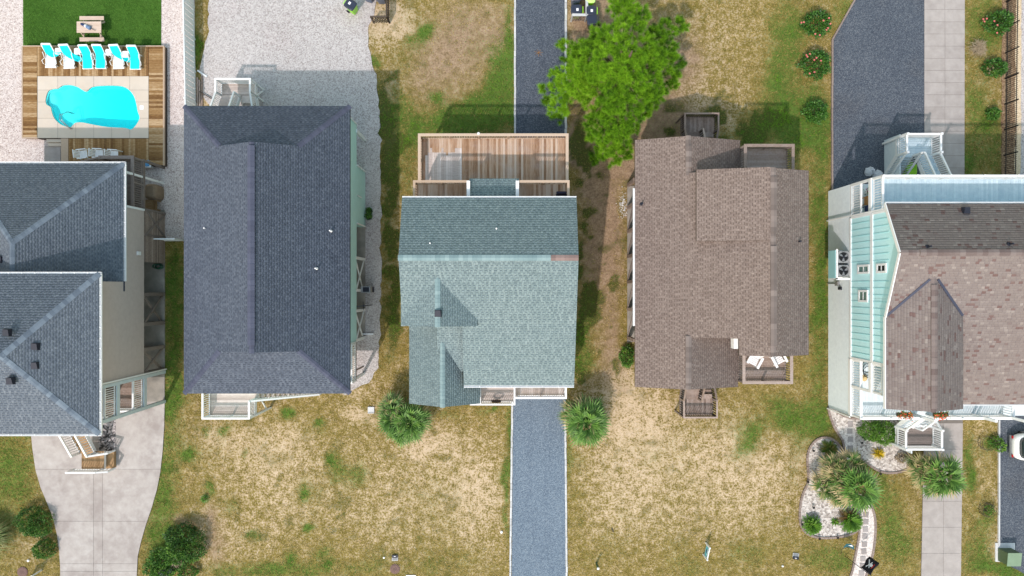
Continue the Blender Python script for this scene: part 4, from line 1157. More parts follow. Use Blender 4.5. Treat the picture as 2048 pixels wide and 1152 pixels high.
mobj('gable_wall', h4, 'beige_siding', [(xg,-2.86,zW(xg)-.4),(13.3,-2.86,4.8),(13.3,-2.86,zW(13.3)-.1),(xg,-2.86,zW(xg)-.1)], [(0,1,2,3)])
box('gable_wall', h4, 'beige_siding', 10.6, 13.0, 2.75, 6.45, zW(10.6)-.2, 6.72)
box('trim_board', h4, 'white_paint', PX(1465,6.2), PX(1475,6.2), PY(697,6.2), PY(673,6.2), 5.9, 6.42)
for x_, z_, ya_, yb_, va, vb in ((xg,zW(xg),yNn,6.5,8.2,6.95),(xg,zW(xg),-2.75,ySs,-2.8,-5.5),(xR,zR4,6.65,-3.8,6.15,3.05),(xR,zR4,3.0,-3.8,2.3,-3.2)):
    cap_line(rf4, 'cap_brown', (x_,ya_,z_), (x_,yb_,z_), k4, L=.22, w=.15, lift=.03)
    cap_line(rf4, 'cap_brown', (x_,va,z_), (x_,vb,z_), k4*.8, L=.3, w=.17, lift=.10, th=.06, name='ridge_vent')
gutter(rf4, (xw,PY(376,5),4.98), (xw,PY(652,5),4.98), out=(-1,0), w=.10)
roof_vent(rf4, 1283, 408, 5.15, big=False); roof_vent(rf4, 1597, 483, 7.05, big=False)
# balconies
for (a, b_, py_, in_, zf4) in ((1490,1588,289,6.3,4.75),(1487,1585,767,-3.5,4.75)):
    za = zf4+1.02
    bx0, bx1, by = PX(a,za), PX(b_,za), PY(py_,za)
    lo, hi = min(by,in_), max(by,in_)
    deck(h4, bx0, bx1, lo, hi, zf4, 'wood_weathered', 'x', .142, 'wood_grey', part='balcony')
    e = .05 if by < 0 else -.05
    railing(h4, [(bx0+.03, in_-e, zf4), (bx0+.03, by+e, zf4), (bx1-.05, by+e, zf4), (bx1-.05, in_-e, zf4)], 'wood_weathered', h=1.0, sp=.14, rw=.17, bm='wood_grey')
    for xx in (bx0+.1, bx1-.1): bar('stilt', h4, 'wood_grey', (xx, by+2*e, 0), (xx, by+2*e, zf4-.03), .15, .15)
# stair landings, north and south
def landing4(x0, x1, y0, y1, sgn, z):
    deck(h4, x0, x1, min(y0,y1), max(y0,y1), z, 'wood_weathered', 'y', .142, 'wood_grey', part='landing')
    railing(h4, [(x0, y0, z), (x0, y1-sgn*.03, z), (x1, y1-sgn*.03, z), (x1, y0, z)], 'wood_weathered', h=1.0, sp=.15, rw=.10, bm='wood_dark', bw=.05, drop=.1)
    xm_ = (x0+x1)/2+.1
    e = y0 - sgn*1.9
    railing(h4, [(x0, y0, z), (x0, e, z+1.1)], 'wood_weathered', h=1.0, sp=.15, post=3, bm='wood_dark', bw=.05)
    railing(h4, [(xm_, y0, z), (xm_, e, z+1.1)], 'wood_weathered', h=1.0, sp=.15, post=3, bm='wood_dark', bw=.05)
    railing(h4, [(x1, y0, z), (x1, e, .1)], 'wood_weathered', h=1.0, sp=.15, post=3, bm='wood_dark', bw=.05)
    stairs(h4, (x0, y0, z), (x0, e, z+1.1), (1,0), xm_-x0, 'wood_weathered', sm='wood_grey')
    stairs(h4, (xm_+.05, e, .05), (xm_+.05, y0, z), (1,0), x1-xm_-.05, 'wood_weathered', sm='wood_grey')
    for xx in (x0, x1): bar('leg', h4, 'wood_grey', (xx, y1-sgn*.05, 0), (xx, y1-sgn*.05, z), .1, .1)
LZ4 = 1.35; za = LZ4+1.0
landing4(PX(1370,za), PX(1437,za), PY(258,za), PY(226,za), 1, LZ4)
landing4(PX(1368,za), PX(1434,za), PY(802,za), PY(836,za), -1, LZ4)
# braced stilts on the west side
yl_ = [6.85, 5.35, 3.75, 2.1, .4, -1.4, -3.3]
for i, yy in enumerate(yl_):
    bar('stilt', h4, 'wood_weathered', (7.75, yy, 0), (7.75, yy, 2.5), .2, .2)
    if i < 6 and i != 0: bar('brace', h4, 'wood_grey', (7.68, yy-.05, 2.4), (7.68, yl_[i+1]+.1, .2), .05, .14)

# ================================================================== HOUSE 5 (right, aqua boards)
h5 = thing('house', 'aqua board and batten house with mauve shingles and white porches', 'house', (26, -.5, 0))
X5 = PX(1657); F1, F2 = 3.08, 5.5
Yn, Ys = PY(382.5), PY(815)
XR5 = 36.5
wy0, wy1 = -4.35, 4.35
ymx5 = -.61
footprint(X5, 40, Ys, Yn)
box('skirt', h5, 'porch_white', X5, XR5, Ys, Yn, .02, F1-.2)
sk = lapwall('siding', h5, 'porch_white', X5-.003, Ys, Yn, .03, F1-.18, -1, .12)
box('wall', h5, 'aqua_siding', X5, XR5, wy0, wy1, F1-.19, 5.65)
box('wall', h5, 'aqua_siding', X5, 24.6, wy0, ymx5, 5.651, 7.2)
box('wall', h5, 'aqua_siding', X5, XR5, -.6, wy1, 5.652, 7.35)
box('trim_board', h5, 'white_paint', X5-.05, X5-.003, wy0, wy1, F2-.14, F2+.14)
box('trim_board', h5, 'white_paint', X5-.06, X5-.003, wy0, wy1, F1-.17, F1+.02)
nb = 22
for i in range(nb+1):
    yy = wy0 + (wy1-wy0)*i/nb
    if not (.75 < yy < 1.5):
        box('batten', h5, 'aqua_batten', X5-.022, X5-.004, yy-.018, yy+.018, F1+.02, F2-.14)
        box('batten', h5, 'aqua_batten', X5-.022, X5-.004, yy-.018, yy+.018, F2+.14, 7.3)
for yy in (wy0, wy1): box('trim_board', h5, 'white_paint', X5-.04, X5+.1, yy-.07, yy+.07, F1, 7.3)
def window5(y0, y1, z0, z1, g):
    f = jobj('window', h5, 'white_paint', [boxM(X5-.07, X5-.005, y0, y0+.12, z0, z1), boxM(X5-.07, X5-.005, y1-.12, y1, z0, z1), boxM(X5-.07, X5-.005, y0+.12, y1-.12, z0, z0+.14), boxM(X5-.07, X5-.005, y0+.12, y1-.12, z1-.12, z1), boxM(X5-.05, X5-.005, y0+.12, y1-.12, (z0+z1)/2-.03, (z0+z1)/2+.03)])
    box('pane', f, g, X5-.03, X5-.012, y0+.12, y1-.12, z0+.14, z1-.12)
window5(.85, 1.40, 3.9, 5.25, 'glass_green')
window5(.85, 1.40, 6.05, 7.1, 'glass_dark')
window5(-.85, -.12, 4.0, 5.1, 'glass_green')
# roof
tone5 = lambda r: r.choice((.08,.42,.5,.55,.62,.7,.85,.5,.45,.6,.55,.3,.6,.65)) + r.gauss(0, .05)
r5 = Roof(h5, 'shingle_mauve', 'flashing', w=(.18,.30), teeth=False, tone=tone5, seed=6)
xR0 = 20.83; yR5, zR5, yN5, zN5 = 1.9, 8.9, 4.71, 7.44
yS5, zS5 = -6.86, 5.22
xq = 25.15
r5.plane([(xR0,yN5,zN5),(37,yN5,zN5),(37,yR5,zR5),(xR0,yR5,zR5)])
ymid = -1.6; zmid = zR5-(zR5-zS5)*(yR5-ymid)/(yR5-yS5)
r5.plane([(xR0,ymid,zmid),(37,ymid,zmid),(37,yR5,zR5),(xR0,yR5,zR5)], anchor=(37,yS5,zS5))
r5.plane([(xq-.25,yS5,zS5),(37,yS5,zS5),(37,ymid,zmid),(xq-.25,ymid,zmid)], anchor=(37,yS5,zS5))
xd, zd, zed = 22.98, 8.35, 7.44; ydS = -6.75
ydN = yR5-(zR5-zd)*(yR5-yS5)/(zR5-zS5)
r5.plane([(xR0,ydS,zed),(xd,ydS,zd),(xd,ydN,zd),(xR0,ydN-2.2,zed)])
r5.plane([(xq,ydS,zed),(xd,ydS,zd),(xd,ydN,zd),(xq,ydN-2.2,zed)])
rf5 = r5.build()
cap_line(rf5, 'cap_mauve', (xR0,yR5,zR5), (36.9,yR5,zR5), .45, L=.22, w=.15)
cap_line(rf5, 'cap_mauve', (21.9,yR5,zR5), (36.9,yR5,zR5), .4, L=.3, w=.17, lift=.10, th=.06, name='ridge_vent')
cap_line(rf5, 'cap_mauve', (xd,ydS,zd), (xd,ydN+.1,zd), .42, L=.22, w=.15)
cap_line(rf5, 'cap_mauve', (xd,ydS+.2,zd), (xd,ydN-.4,zd), .36, L=.3, w=.17, lift=.10, th=.06, name='ridge_vent')
for xx, s_ in ((xR0, 1), (xq, -1)):
    bar('flashing', rf5, 'flashing', (xx+s_*.05, ydN-2.13, zed+.05), (xd-s_*.22, ydN-.12, zd-.02), .13, .05)
bar('rake_board', rf5, 'white_paint', (xR0-.02, yN5, zN5-.06), (xR0-.02, yR5, zR5-.06), .05, .2)
bar('rake_board', rf5, 'white_paint', (xR0-.02, yR5, zR5-.06), (xR0-.02, ydN-2.2, zed-.0), .05, .2)
bar('rake_board', rf5, 'white_paint', (xR0-.02, ydN-2.2, zed-.06), (xR0-.02, ydS, zed-.06), .05, .2)
mobj('gable_wall', h5, 'aqua_siding', [(X5-.003,-1.0,7.2),(X5-.003,wy1,7.2),(X5-.003,wy1,7.45),(X5-.003,yR5,8.7),(X5-.003,-.95,7.5)], [(4,3,2,1,0)])
box('wall', h5, 'aqua_siding', X5+.3, 25, -6.4, wy0-.01, F2+1.2, 7.25)
gutter(rf5, (xR0,yN5,zN5-.02), (37,yN5,zN5-.02), out=(0,1), w=.08)
gutter(rf5, (xq,yS5,zS5-.02), (37,yS5,zS5-.02), out=(0,-1), w=.08)
roof_vent(rf5, 1932, 421, 7.75, big=True); roof_vent(rf5, 1855, 493, 8.75, big=False); roof_vent(rf5, 2018, 488, 8.7, big=False)
# north deck on two storeys
deck(h5, X5, XR5, wy1+.02, Yn, F2, 'porch_blue', 'y', .145, 'white_paint', part='upper_deck')
railing(h5, [(X5+.06, wy1+.1, F2), (X5+.06, Yn-.06, F2), (XR5, Yn-.06, F2)], 'white_paint', h=1.06, sp=.15, rw=.14, caps=True, post=2.0, pw=.12)
deck(h5, X5, XR5, wy1+.02, Yn, F1, 'porch_white', 'y', .145, 'white_paint', part='lower_deck', )
railing(h5, [(X5+.06, wy1+.1, F1), (X5+.06, Yn-.06, F1)], 'white_paint', h=1.06, sp=.15)
for xx in (X5+.06, 24.5, 28, 31.5): bar('column', h5, 'white_paint', (xx, Yn-.06, F1), (xx, Yn-.06, F2-.03), .15, .15)
bar('column', h5, 'white_paint', (X5+.06, wy1+.1, F1), (X5+.06, wy1+.1, F2-.03), .13, .13)
# south porch on two storeys
yu = -6.15
deck(h5, X5, 25, yu, wy0-.02, F2, 'porch_white', 'y', .145, 'white_paint', part='upper_porch')
railing(h5, [(X5+.06, wy0-.1, F2), (X5+.06, yu+.05, F2), (24.8, yu+.05, F2)], 'white_paint', h=1.06, sp=.15)
xS5e = PX(2026, F1+1)
deck(h5, X5, xS5e, Ys, wy0-.02, F1, 'porch_white', 'y', .145, 'white_paint', part='lower_porch')
railing(h5, [(X5+.06, wy0-.1, F1), (X5+.06, Ys+.06, F1), (PX(1838,4), Ys+.06, F1)], 'white_paint', h=1.04, sp=.15, rw=.16, caps=True)
railing(h5, [(PX(1870,4), Ys+.06, F1), (xS5e, Ys+.06, F1), (xS5e, wy0-.1, F1)], 'white_paint', h=1.04, sp=.15, rw=.16, caps=True)
for xx in (X5+.06, 25.0, 28.6, xS5e-.1): bar('column', h5, 'white_paint', (xx, yu+.05 if xx < 24 else Ys+.1, F1), (xx, yu+.05 if xx < 24 else Ys+.1, 5.2 if xx > 24 else F2-.03), .15, .15)
box('rim_beam', h5, 'white_paint', X5-.06, X5-.003, Ys, wy0-.05, F1-.3, F1-.02)
box('rim_beam', h5, 'white_paint', X5-.06, X5-.003, yu, wy0-.05, F2-.3, F2-.02)
box('rim_beam', h5, 'white_paint', X5-.06, X5-.003, wy1+.05, Yn, F2-.3, F2-.02)
bar('downspout', h5, 'white_paint', (X5-.12, wy1+.12, .05), (X5-.12, wy1+.12, 7.2), .07, .07)
bar('downspout', h5, 'white_paint', (X5-.1, Ys-.05, .05), (X5-.1, Ys-.05, F1), .07, .07)
# plant platform for the two condensers
pz = 2.1
jobj('condenser_platform', h5, 'white_paint', [boxM(20.2, X5-.08, .62, 2.4, pz-.1, pz), boxM(20.16, 20.26, .55, 2.42, pz+.9, pz+.98), boxM(20.16, X5-.1, .50, .62, pz+.9, pz+.98), boxM(20.2, 20.26, .55, .62, pz, pz+.9), boxM(20.2, 20.26, 2.36, 2.42, pz, pz+.9)])
box('parapet', h5, 'aqua_batten', 20.14, 20.17, .62, 2.36, pz-.05, pz+.88)
# north stair tower
nz = 1.75; za = nz+1.1
tx0, tx1, ty1 = PX(1815,za), PX(1883,za), PY(266,za)
box('stair_skirt', h5, 'porch_white', PX(1768), PX(1768)+.06, Yn+.05, PY(281), .02, nz+.1)
deck(h5, tx0, tx1, ty1-1.2, ty1, nz, 'porch_blue', 'x', .145, 'white_paint', part='landing')
railing(h5, [(tx0, ty1-1.2, nz), (tx0, ty1-.05, nz), (tx1, ty1-.05, nz), (tx1, ty1-1.2, nz)], 'white_paint', h=1.05, sp=.14, caps=True, pw=.13, post=3, drop=.2)
txm = (tx0+tx1)/2
stairs(h5, (tx0, Yn+.9, .1), (tx0, ty1-1.2, nz), (1,0), .95, 'porch_blue', sm='white_paint')
stairs(h5, (txm+.12, ty1-1.2, nz), (txm+.12, Yn-.02, F1), (1,0), .95, 'porch_blue', sm='white_paint')
for xx, a, b_ in ((tx0, nz, .1), (tx0+.98, nz, .1)):
    railing(h5, [(xx, ty1-1.2, a), (xx, Yn+.9, b_)], 'white_paint', h=1.0, sp=.14, post=4)
for xx in (txm+.1, tx1): railing(h5, [(xx, ty1-1.2, nz), (xx, Yn, F1)], 'white_paint', h=1.0, sp=.14, post=4)
for xx in (tx0, tx1): bar('leg', h5, 'white_paint', (xx, ty1-.08, .02), (xx, ty1-.08, nz), .12, .12)
# south stair
mz = 1.5; za = mz+1.05
ux0, ux1, uy = PX(1813,za), PX(1885,za), PY(901,za)
deck(h5, ux0, ux1, uy, uy+1.25, mz, 'wood_grey', 'x', .145, 'white_paint', part='landing')
railing(h5, [(ux0, uy+1.25, mz), (ux0, uy+.05, mz), (ux1, uy+.05, mz), (ux1, uy+1.25, mz)], 'white_paint', h=1.0, sp=.13, caps=True, pw=.12, post=3, drop=.2)
stairs(h5, (ux0, uy+1.25, mz), (ux0, Ys, F1), (1,0), 1.0, 'porch_white', sm='white_paint')
railing(h5, [(ux0, uy+1.25, mz), (ux0, Ys, F1)], 'white_paint', h=1.0, sp=.13, post=4)
railing(h5, [(ux0+1.05, uy+1.25, mz), (ux0+1.05, Ys, F1)], 'white_paint', h=1.0, sp=.13, post=4)
railing(h5, [(ux1, uy+1.25, mz), (ux1, Ys+.1, .15)], 'white_paint', h=1.0, sp=.13, post=4)
stairs(h5, (ux0+1.15, Ys+.1, .06), (ux0+1.15, uy+1.25, mz), (1,0), ux1-ux0-1.15, 'porch_white', sm='white_paint')
box('stair_skirt', h5, 'porch_white', PX(1798), PX(1798)+.06, PY(897), Ys-.02, .02, 1.4)
for xx in (ux0, ux1): bar('leg', h5, 'white_paint', (xx, uy+.08, .02), (xx, uy+.08, mz), .12, .12)
# ================================================================== POOL TERRACE
TZ = .45
def wplanks(parent, x0, x1, y0, y1, along, m, pitch=.145):
    lo, hi = (x0, x1) if along == 'y' else (y0, y1)
    n = max(1, round((hi-lo)/pitch)); p = (hi-lo)/n
    for i in range(n):
        a, c = lo+i*p+.004, lo+(i+1)*p-.004
        zz = TZ + R.uniform(-.003, .003)
        if along == 'y': box('plank', parent, m, a, c, y0+.004, y1-.004, zz-.03, zz)
        else: box('plank', parent, m, x0+.004, x1-.004, a, c, zz-.03, zz)
q = lambda a: PX(a, TZ)
w = lambda a: PY(a, TZ)
td = thing('pool_deck', 'brown timber pool deck framing pale concrete slabs', 'deck', (q(185), w(200), 0))
fr = [boxM(q(45), q(328), w(93), w(92), 0, TZ-.035), boxM(q(45), q(46), w(275), w(93), 0, TZ-.035), boxM(q(327), q(328), w(331), w(93), 0, TZ-.035), boxM(q(45), q(75), w(275), w(274), 0, TZ-.035), boxM(q(136), q(327), w(331), w(330), 0, TZ-.035), boxM(q(75), q(297), w(277), w(276), 0, TZ-.035)]
jobj('skirt', td, 'wood_dark', fr)
sheet('subfloor', td, 'wood_dark', [(q(46),w(274)),(q(46),w(93)),(q(327),w(93)),(q(327),w(330)),(q(137),w(330)),(q(137),w(277)),(q(75),w(277)),(q(75),w(274))], TZ-.045, holes=[[(q(76),w(275)),(q(76),w(153)),(q(296),w(153)),(q(296),w(275))]])
wplanks(td, q(46), q(74), w(274), w(93), 'x', 'wood_pool')
wplanks(td, q(297.5), q(326), w(330), w(93), 'x', 'wood_pool')
wplanks(td, q(74.5), q(297), w(152), w(93), 'y', 'wood_pool')
wplanks(td, q(137), q(297), w(330), w(277), 'y', 'wood_pool')
for a in ((44,328,91.2,93),): box('rim_board', td, 'wood_fresh', q(a[0]), q(a[1]), w(a[3]), w(a[2]), TZ-.1, TZ+.012)
box('rim_board', td, 'wood_fresh', q(326), q(329), w(331), w(93), TZ-.1, TZ+.012)
box('rim_board', td, 'wood_fresh', q(43.5), q(45.8), w(275), w(93), TZ-.1, TZ+.012)
box('rim_board', td, 'wood_fresh', q(44), q(75), w(276.5), w(274.5), TZ-.1, TZ+.012)
box('rim_board', td, 'wood_fresh', q(122), q(136.5), w(330), w(277), TZ-.1, TZ+.005)
for i in range(2): box('step', td, 'concrete_pool', q(90), q(121), PY(284+7*i,.3), PY(277.5+7*i,.3), .03, .31-.14*i)
con = [(q(75),w(276)),(q(297),w(276)),(q(297),w(152.5)),(q(75),w(152.5))]
paved('pool_paving', 'concrete_pool', con, [q(74), q(115.5), q(151.5), q(187.5), q(223.5), q(259.5), q(298)], [w(277), w(236.5), w(204), w(180), w(152)], TZ, holes=[POOL], world=True, parent=td, hard=False)
HARD.append([(q(44),w(332)),(q(330),w(332)),(q(330),w(90)),(q(44),w(90))])
box('drain_lid', td, 'plastic_white', q(279.5), q(287), w(219), w(211), TZ-.005, TZ+.008)

pool = thing('swimming_pool', 'freeform swimming pool of bright turquoise water', 'pool', (pc.x, pc.y, 0))
def poolz(x, y=None):
    t = min(1, max(0, (x-q(135))/(q(230)-q(135)))); z = -.06 - .65*t
    if y is None: return z
    def bump_(cx, cy, rx, ry, top, hard):
        d = math.hypot((x-q(cx))/(rx/30), (y-w(cy))/(ry/30))
        return top, min(1, max(0, (1.15-d)*hard))
    for cx, cy, rx, ry, top, hard in ((98,196,14,19,.14,1.6),(150,247,15,11,.14,1.8),(273,252,7,13,.0,1.6)):
        tp, k_ = bump_(cx, cy, rx, ry, top, hard)
        z = z + (max(z, tp)-z)*k_
    return z
n = len(POOL)
vs = [(p[0], p[1], TZ-.02) for p in POOL]
def inset(d):
    out = []
    for i in range(n):
        a, b_ = Vector(POOL[i-1]), Vector(POOL[(i+1) % n])
        t = (b_-a).normalized(); nrm = Vector((-t.y, t.x))
        pnt = Vector(POOL[i]); c = pnt+nrm*d
        if not inpoly([c.x], [c.y], POOL)[0]: c = pnt-nrm*d
        out.append((c.x, c.y))
    return out
i1, i2 = inset(.03), inset(.08)
vs += [(p[0], p[1], .15) for p in POOL] + [(p[0], p[1], poolz(*p)+.08) for p in i1] + [(p[0], p[1], poolz(*p)) for p in i2]
fs = []
for k in range(3):
    for i in range(n):
        j = (i+1) % n
        fs.append((k*n+j, k*n+i, (k+1)*n+i, (k+1)*n+j))
gpx, gpy = np.meshgrid(np.arange(-31.5, -24, .11), np.arange(10, 14.2, .11))
ok_ = inpoly(gpx.ravel(), gpy.ravel(), i2)
ip = [Vector((a, b_)) for a, b_, k_ in zip(gpx.ravel(), gpy.ravel(), ok_) if k_]
cv = [Vector(p) for p in i2] + ip
dv, de, df_, *_ = delaunay_2d_cdt(cv, [(k_, (k_+1) % n) for k_ in range(n)], [], 0, 1e-5)
cxa = np.array([sum(dv[i].x for i in t)/3 for t in df_]); cya = np.array([sum(dv[i].y for i in t)/3 for t in df_])
b0 = len(vs)
vs += [(p.x, p.y, poolz(p.x, p.y)) for p in dv]
fs += [tuple(i+b0 for i in t) for t, k_ in zip(df_, inpoly(cxa, cya, i2)) if k_]
mobj('shell', pool, 'pool_shell', vs, fs, smooth=True)
v_, t_ = fill(inset(.004))
nn = len(v_)
wz = TZ-.11
ring = inset(.004)
vs = [(p.x, p.y, wz) for p in v_] + [(p.x, p.y, -1.5) for p in v_]
fs = [tuple(t) for t in t_] + [tuple(i+nn for i in reversed(t)) for t in t_]
edge = {}
for t in t_:
    for i in range(len(t)): edge[(t[i], t[(i+1) % len(t)])] = 1
for (a, b_) in edge:
    if (b_, a) not in edge: fs.append((b_, a, a+nn, b_+nn))
mobj('water', pool, 'pool_water', vs, fs)
for dx in (0, 1):
    a = P(133+dx*4, 249, TZ) + Vector((0,0,.02)); b_ = P(142+dx*3, 258, TZ)+Vector((0,0,.01)); c = P(137, 226, .3)
    tube('handrail', pool, 'metal_grey', [b_, b_+Vector((-.08,.15,.5)), a+Vector((.05,.12,.75)), a+Vector((0,.5,.62)), c+Vector((dx*.12,.05,.15)), c+Vector((dx*.12,.05,-.4))], .022, 6)

# ------------------------------------------------------------------ pool furniture
def lounger(px, py, rz, label, toweltype, tlabel):
    T = Matrix.Translation(P(px, py, TZ)) @ Matrix.Rotation(rz, 4, 'Z')
    o = thing('sun_lounger', label, 'sun lounger', P(px, py, TZ), 'white sun loungers along the pool deck', rz)
    # y along the lounger, foot at y=0
    W = .30
    sz = .30
    YS_ = Matrix.Diagonal((1,.80,.92,1)); T = T @ YS_
    prof = [(0,.27),(.12,.31),(.5,.30),(1.05,.33),(1.15,.36),(1.62,.80),(1.70,.86)]
    side = []
    for s in (-W, W):
        for a, b_ in zip(prof[:-1], prof[1:]): side.append(barM((s, a[0], a[1]), (s, b_[0], b_[1]), .055, .06))
    for yy, zz in ((.06,.285),(.6,.29),(1.12,.345),(1.66,.83)): side.append(barM((-W,yy,zz),(W,yy,zz),.04,.03))
    jobj('frame', o, 'plastic_white', side, T)
    box('foot_end', o, 'plastic_white', -.36, .36, -.03, .07, .24, .31, T)
    box('head_end', o, 'plastic_white', -.30, .30, 1.62, 1.76, .82, .88, T)
    for i in range(8): box('slat', o, 'plastic_white', -W+.02, W-.02, .09+i*.125, .20+i*.125, sz-.015, sz+.005, T)
    for i in range(5):
        y0 = 1.17+i*.095; z0 = .38+i*.088
        bar('slat', o, 'plastic_white', T @ Vector((-W+.02, y0+.03, z0)), T @ Vector((W-.02, y0+.03, z0)), .085, .02)
    for s in (-1, 1):
        v, f = tube_data([(s*.31,.20,.30),(s*.43,.28,.40),(s*.46,.50,.50),(s*.34,.72,.42),(s*.34,1.0,.55),(s*.38,1.15,.58),(s*.32,1.25,.45)], .022, 6)
        mobj('arm', o, 'plastic_white', v, f, T, smooth=True)
        for yy in (.15, 1.15): box('leg', o, 'plastic_white', s*.28-.03, s*.28+.03, yy, yy+.08, .0, .30, T)
    # towel
    vs, fs = [], []
    if toweltype == 0:
        path = [(-.0,.33,0),(.1,.345,0),(.5,.335,0),(1.05,.365,0),(1.15,.395,0),(1.4,.63,0),(1.66,.875,0)]
        for k, (yy, zz, o_) in enumerate(path):
            for s in (-.31, -.1, .1, .31): vs.append((s+.006*math.sin(k*2.1+s*9), yy, zz+.004*math.sin(k+s*20)))
        for k in range(len(path)-1):
            for j in range(3): fs.append((k*4+j, k*4+j+1, k*4+5+j, k*4+4+j))
    else:
        # lies on the backrest, its loose end has slid off to the right
        rows = [[(-.30,1.66,.865),(-.08,1.66,.865),(.08,1.66,.865),(.30,1.66,.865)], [(-.30,1.4,.65),(-.08,1.4,.65),(.08,1.4,.65),(.30,1.4,.66)], [(-.31,1.15,.42),(-.08,1.16,.41),(.1,1.19,.42),(.27,1.22,.46)]]
        if toweltype == 1: rows += [[(-.14,.93,.38),(.08,.98,.385),(.26,1.08,.41),(.42,1.18,.50)], [(.10,.78,.36),(.30,.86,.37),(.46,1.0,.45),(.60,1.13,.52)], [(.42,.82,.42),(.54,.92,.46),(.66,1.06,.50),(.74,1.20,.52)], [(.66,.98,.44),(.72,1.06,.48),(.78,1.16,.50),(.84,1.28,.52)]]
        else: rows += [[(-.10,.92,.38),(.08,.98,.385),(.28,1.05,.40),(.44,1.10,.40)], [(.14,.74,.36),(.32,.82,.37),(.48,.92,.36),(.62,1.0,.33)], [(.42,.56,.33),(.54,.68,.26),(.66,.80,.22),(.76,.92,.18)], [(.66,.46,.16),(.74,.58,.12),(.82,.70,.10),(.90,.82,.08)]]
        for rw in rows: vs += rw
        for k in range(len(rows)-1):
            for j in range(3): fs.append((k*4+j, k*4+j+1, k*4+5+j, k*4+4+j))
    b0 = len(vs)
    me = mesh('towel', 'towel_aqua', vs, fs, True)
    tw = iobj('towel', None, me, T, label=tlabel, cat='towel', group='turquoise towels on the loungers')
    md_ = tw.modifiers.new('thickness', 'SOLIDIFY'); md_.thickness = .012; md_.offset = 1
    sb_ = tw.modifiers.new('soft', 'SUBSURF'); sb_.levels = 1; sb_.render_levels = 2
ords = ['first', 'second', 'third', 'fourth', 'fifth', 'sixth']
for i, (a, b_, tt) in enumerate(((107,137.5,1),(143.5,139,2),(181,140,0),(206.5,139.5,0),(242,139.5,2),(275,141,0))):
    lounger(a, b_, R.uniform(-.03,.05), f'white plastic sun lounger, {ords[i]} from the left on the pool deck', tt,
            f'turquoise towel {["sliding off sideways from","sliding off sideways from","lying flat on"][0 if tt==1 else 1 if tt==2 else 2]} the {ords[i]} lounger from the left')
def side_table(px, py, label):
    T = Matrix.Translation(P(px, py, TZ))
    o = thing('side_table', label, 'table', P(px, py, TZ), 'small white side tables between the loungers')
    v, f = rings_data([(.40,.20,.20,0),(.43,.215,.215,0),(.445,.21,.21,0)], 20, 6)
    mobj('table_top', o, 'plastic_white', v, f, T)
    for sx in (-1,1):
        for sy in (-1,1): bar('leg', o, 'plastic_white', T @ Vector((sx*.19,sy*.19,0)), T @ Vector((sx*.15,sy*.15,.41)), .045, .045)
for a, b_, l in ((125,107,'white plastic side table under the loose towel of the first lounger'),(163,107,'white plastic side table between the second and third loungers'),(225,109,'white plastic side table between the fourth and fifth loungers'),(258,113,'white plastic side table between the fifth and sixth loungers')): side_table(a, b_, l)
def garden_chair(px, py, rz, label):
    T = Matrix.Translation(P(px, py, TZ)) @ Matrix.Rotation(rz, 4, 'Z')
    o = thing('garden_chair', label, 'chair', P(px, py, TZ), 'white plastic chairs by the rear steps', rz)
    for i in range(5): box('seat_slat', o, 'plastic_white', -.25, .25, -.24+i*.098, -.15+i*.098, .40, .425, T)
    # back on +y side
    for i in range(5): bar('back_slat', o, 'plastic_white', T @ Vector((-.2+i*.1, .25, .42)), T @ Vector((-.2+i*.1, .38, .86)), .07, .02)
    bar('back_rail', o, 'plastic_white', T @ Vector((-.27,.385,.87)), T @ Vector((.27,.385,.87)), .05, .05)
    for s in (-1,1):
        bar('armrest', o, 'plastic_white', T @ Vector((s*.29,-.26,.62)), T @ Vector((s*.29,.33,.66)), .065, .03)
        bar('leg', o, 'plastic_white', T @ Vector((s*.30,-.28,0)), T @ Vector((s*.28,-.24,.62)), .05, .05)
        bar('leg', o, 'plastic_white', T @ Vector((s*.30,.34,0)), T @ Vector((s*.27,.26,.44)), .05, .05)
for a, b_, z_, l in ((175,311,1.7,'white plastic armchair nearest the concrete steps, leftmost of three'),(206,310,1.55,'white plastic armchair in the middle of the three by the railing'),(236,312,1.52,'white plastic armchair rightmost of the three by the grey railing')): garden_chair(a, b_, z_, l)
def picnic_table(px, py):
    T = Matrix.Translation(P(px, py, .045))
    o = thing('picnic_table', 'pale timber picnic table with two benches on artificial grass', 'picnic table', P(px, py, .045))
    for i in range(5): box('top_board', o, 'wood_picnic', -.80, .80, -.37+i*.148, -.37+i*.148+.142, .70, .74, T)
    for s in (-1,1):
        for k in range(2): box('seat_board', o, 'wood_picnic', -.80, .80, s*.70-.13+k*.132, s*.70-.13+k*.132+.126, .41, .45, T)
        bar('beam', o, 'wood_picnic', T @ Vector((s*.55,-.80,.37)), T @ Vector((s*.55,.80,.37)), .04, .09)
        for t in (-1,1): bar('leg', o, 'wood_picnic', T @ Vector((s*.60,t*.62,0)), T @ Vector((s*.60,t*.25,.70)), .04, .10)
        bar('cleat', o, 'wood_picnic', T @ Vector((s*.60,-.34,.68)), T @ Vector((s*.60,.34,.68)), .04, .05)
picnic_table(191.5, 62.5)
# closed umbrella lying on the table
zt = .80
ua, ub = P(162, 47.5, zt+.04), P(181, 56.5, zt+.06)
um = thing('patio_umbrella', 'closed navy and white umbrella lying across the picnic table', 'umbrella', P(172, 52, zt))
d_ = (ub-ua)
for i in range(5):
    a = ua + d_*(i/5); b_ = ua + d_*((i+1)/5)
    tube('canopy_fold', um, ['navy_cloth','navy_cloth','flag_white','blue_cloth','blue_cloth'][i], [a, a.lerp(b_,.5), b_], [(.07+.012*i), .085+.014*i, .07+.015*i], 8)
tube('pole', um, 'metal_dark', [ub, ub+d_.normalized()*.35], .018, 6)

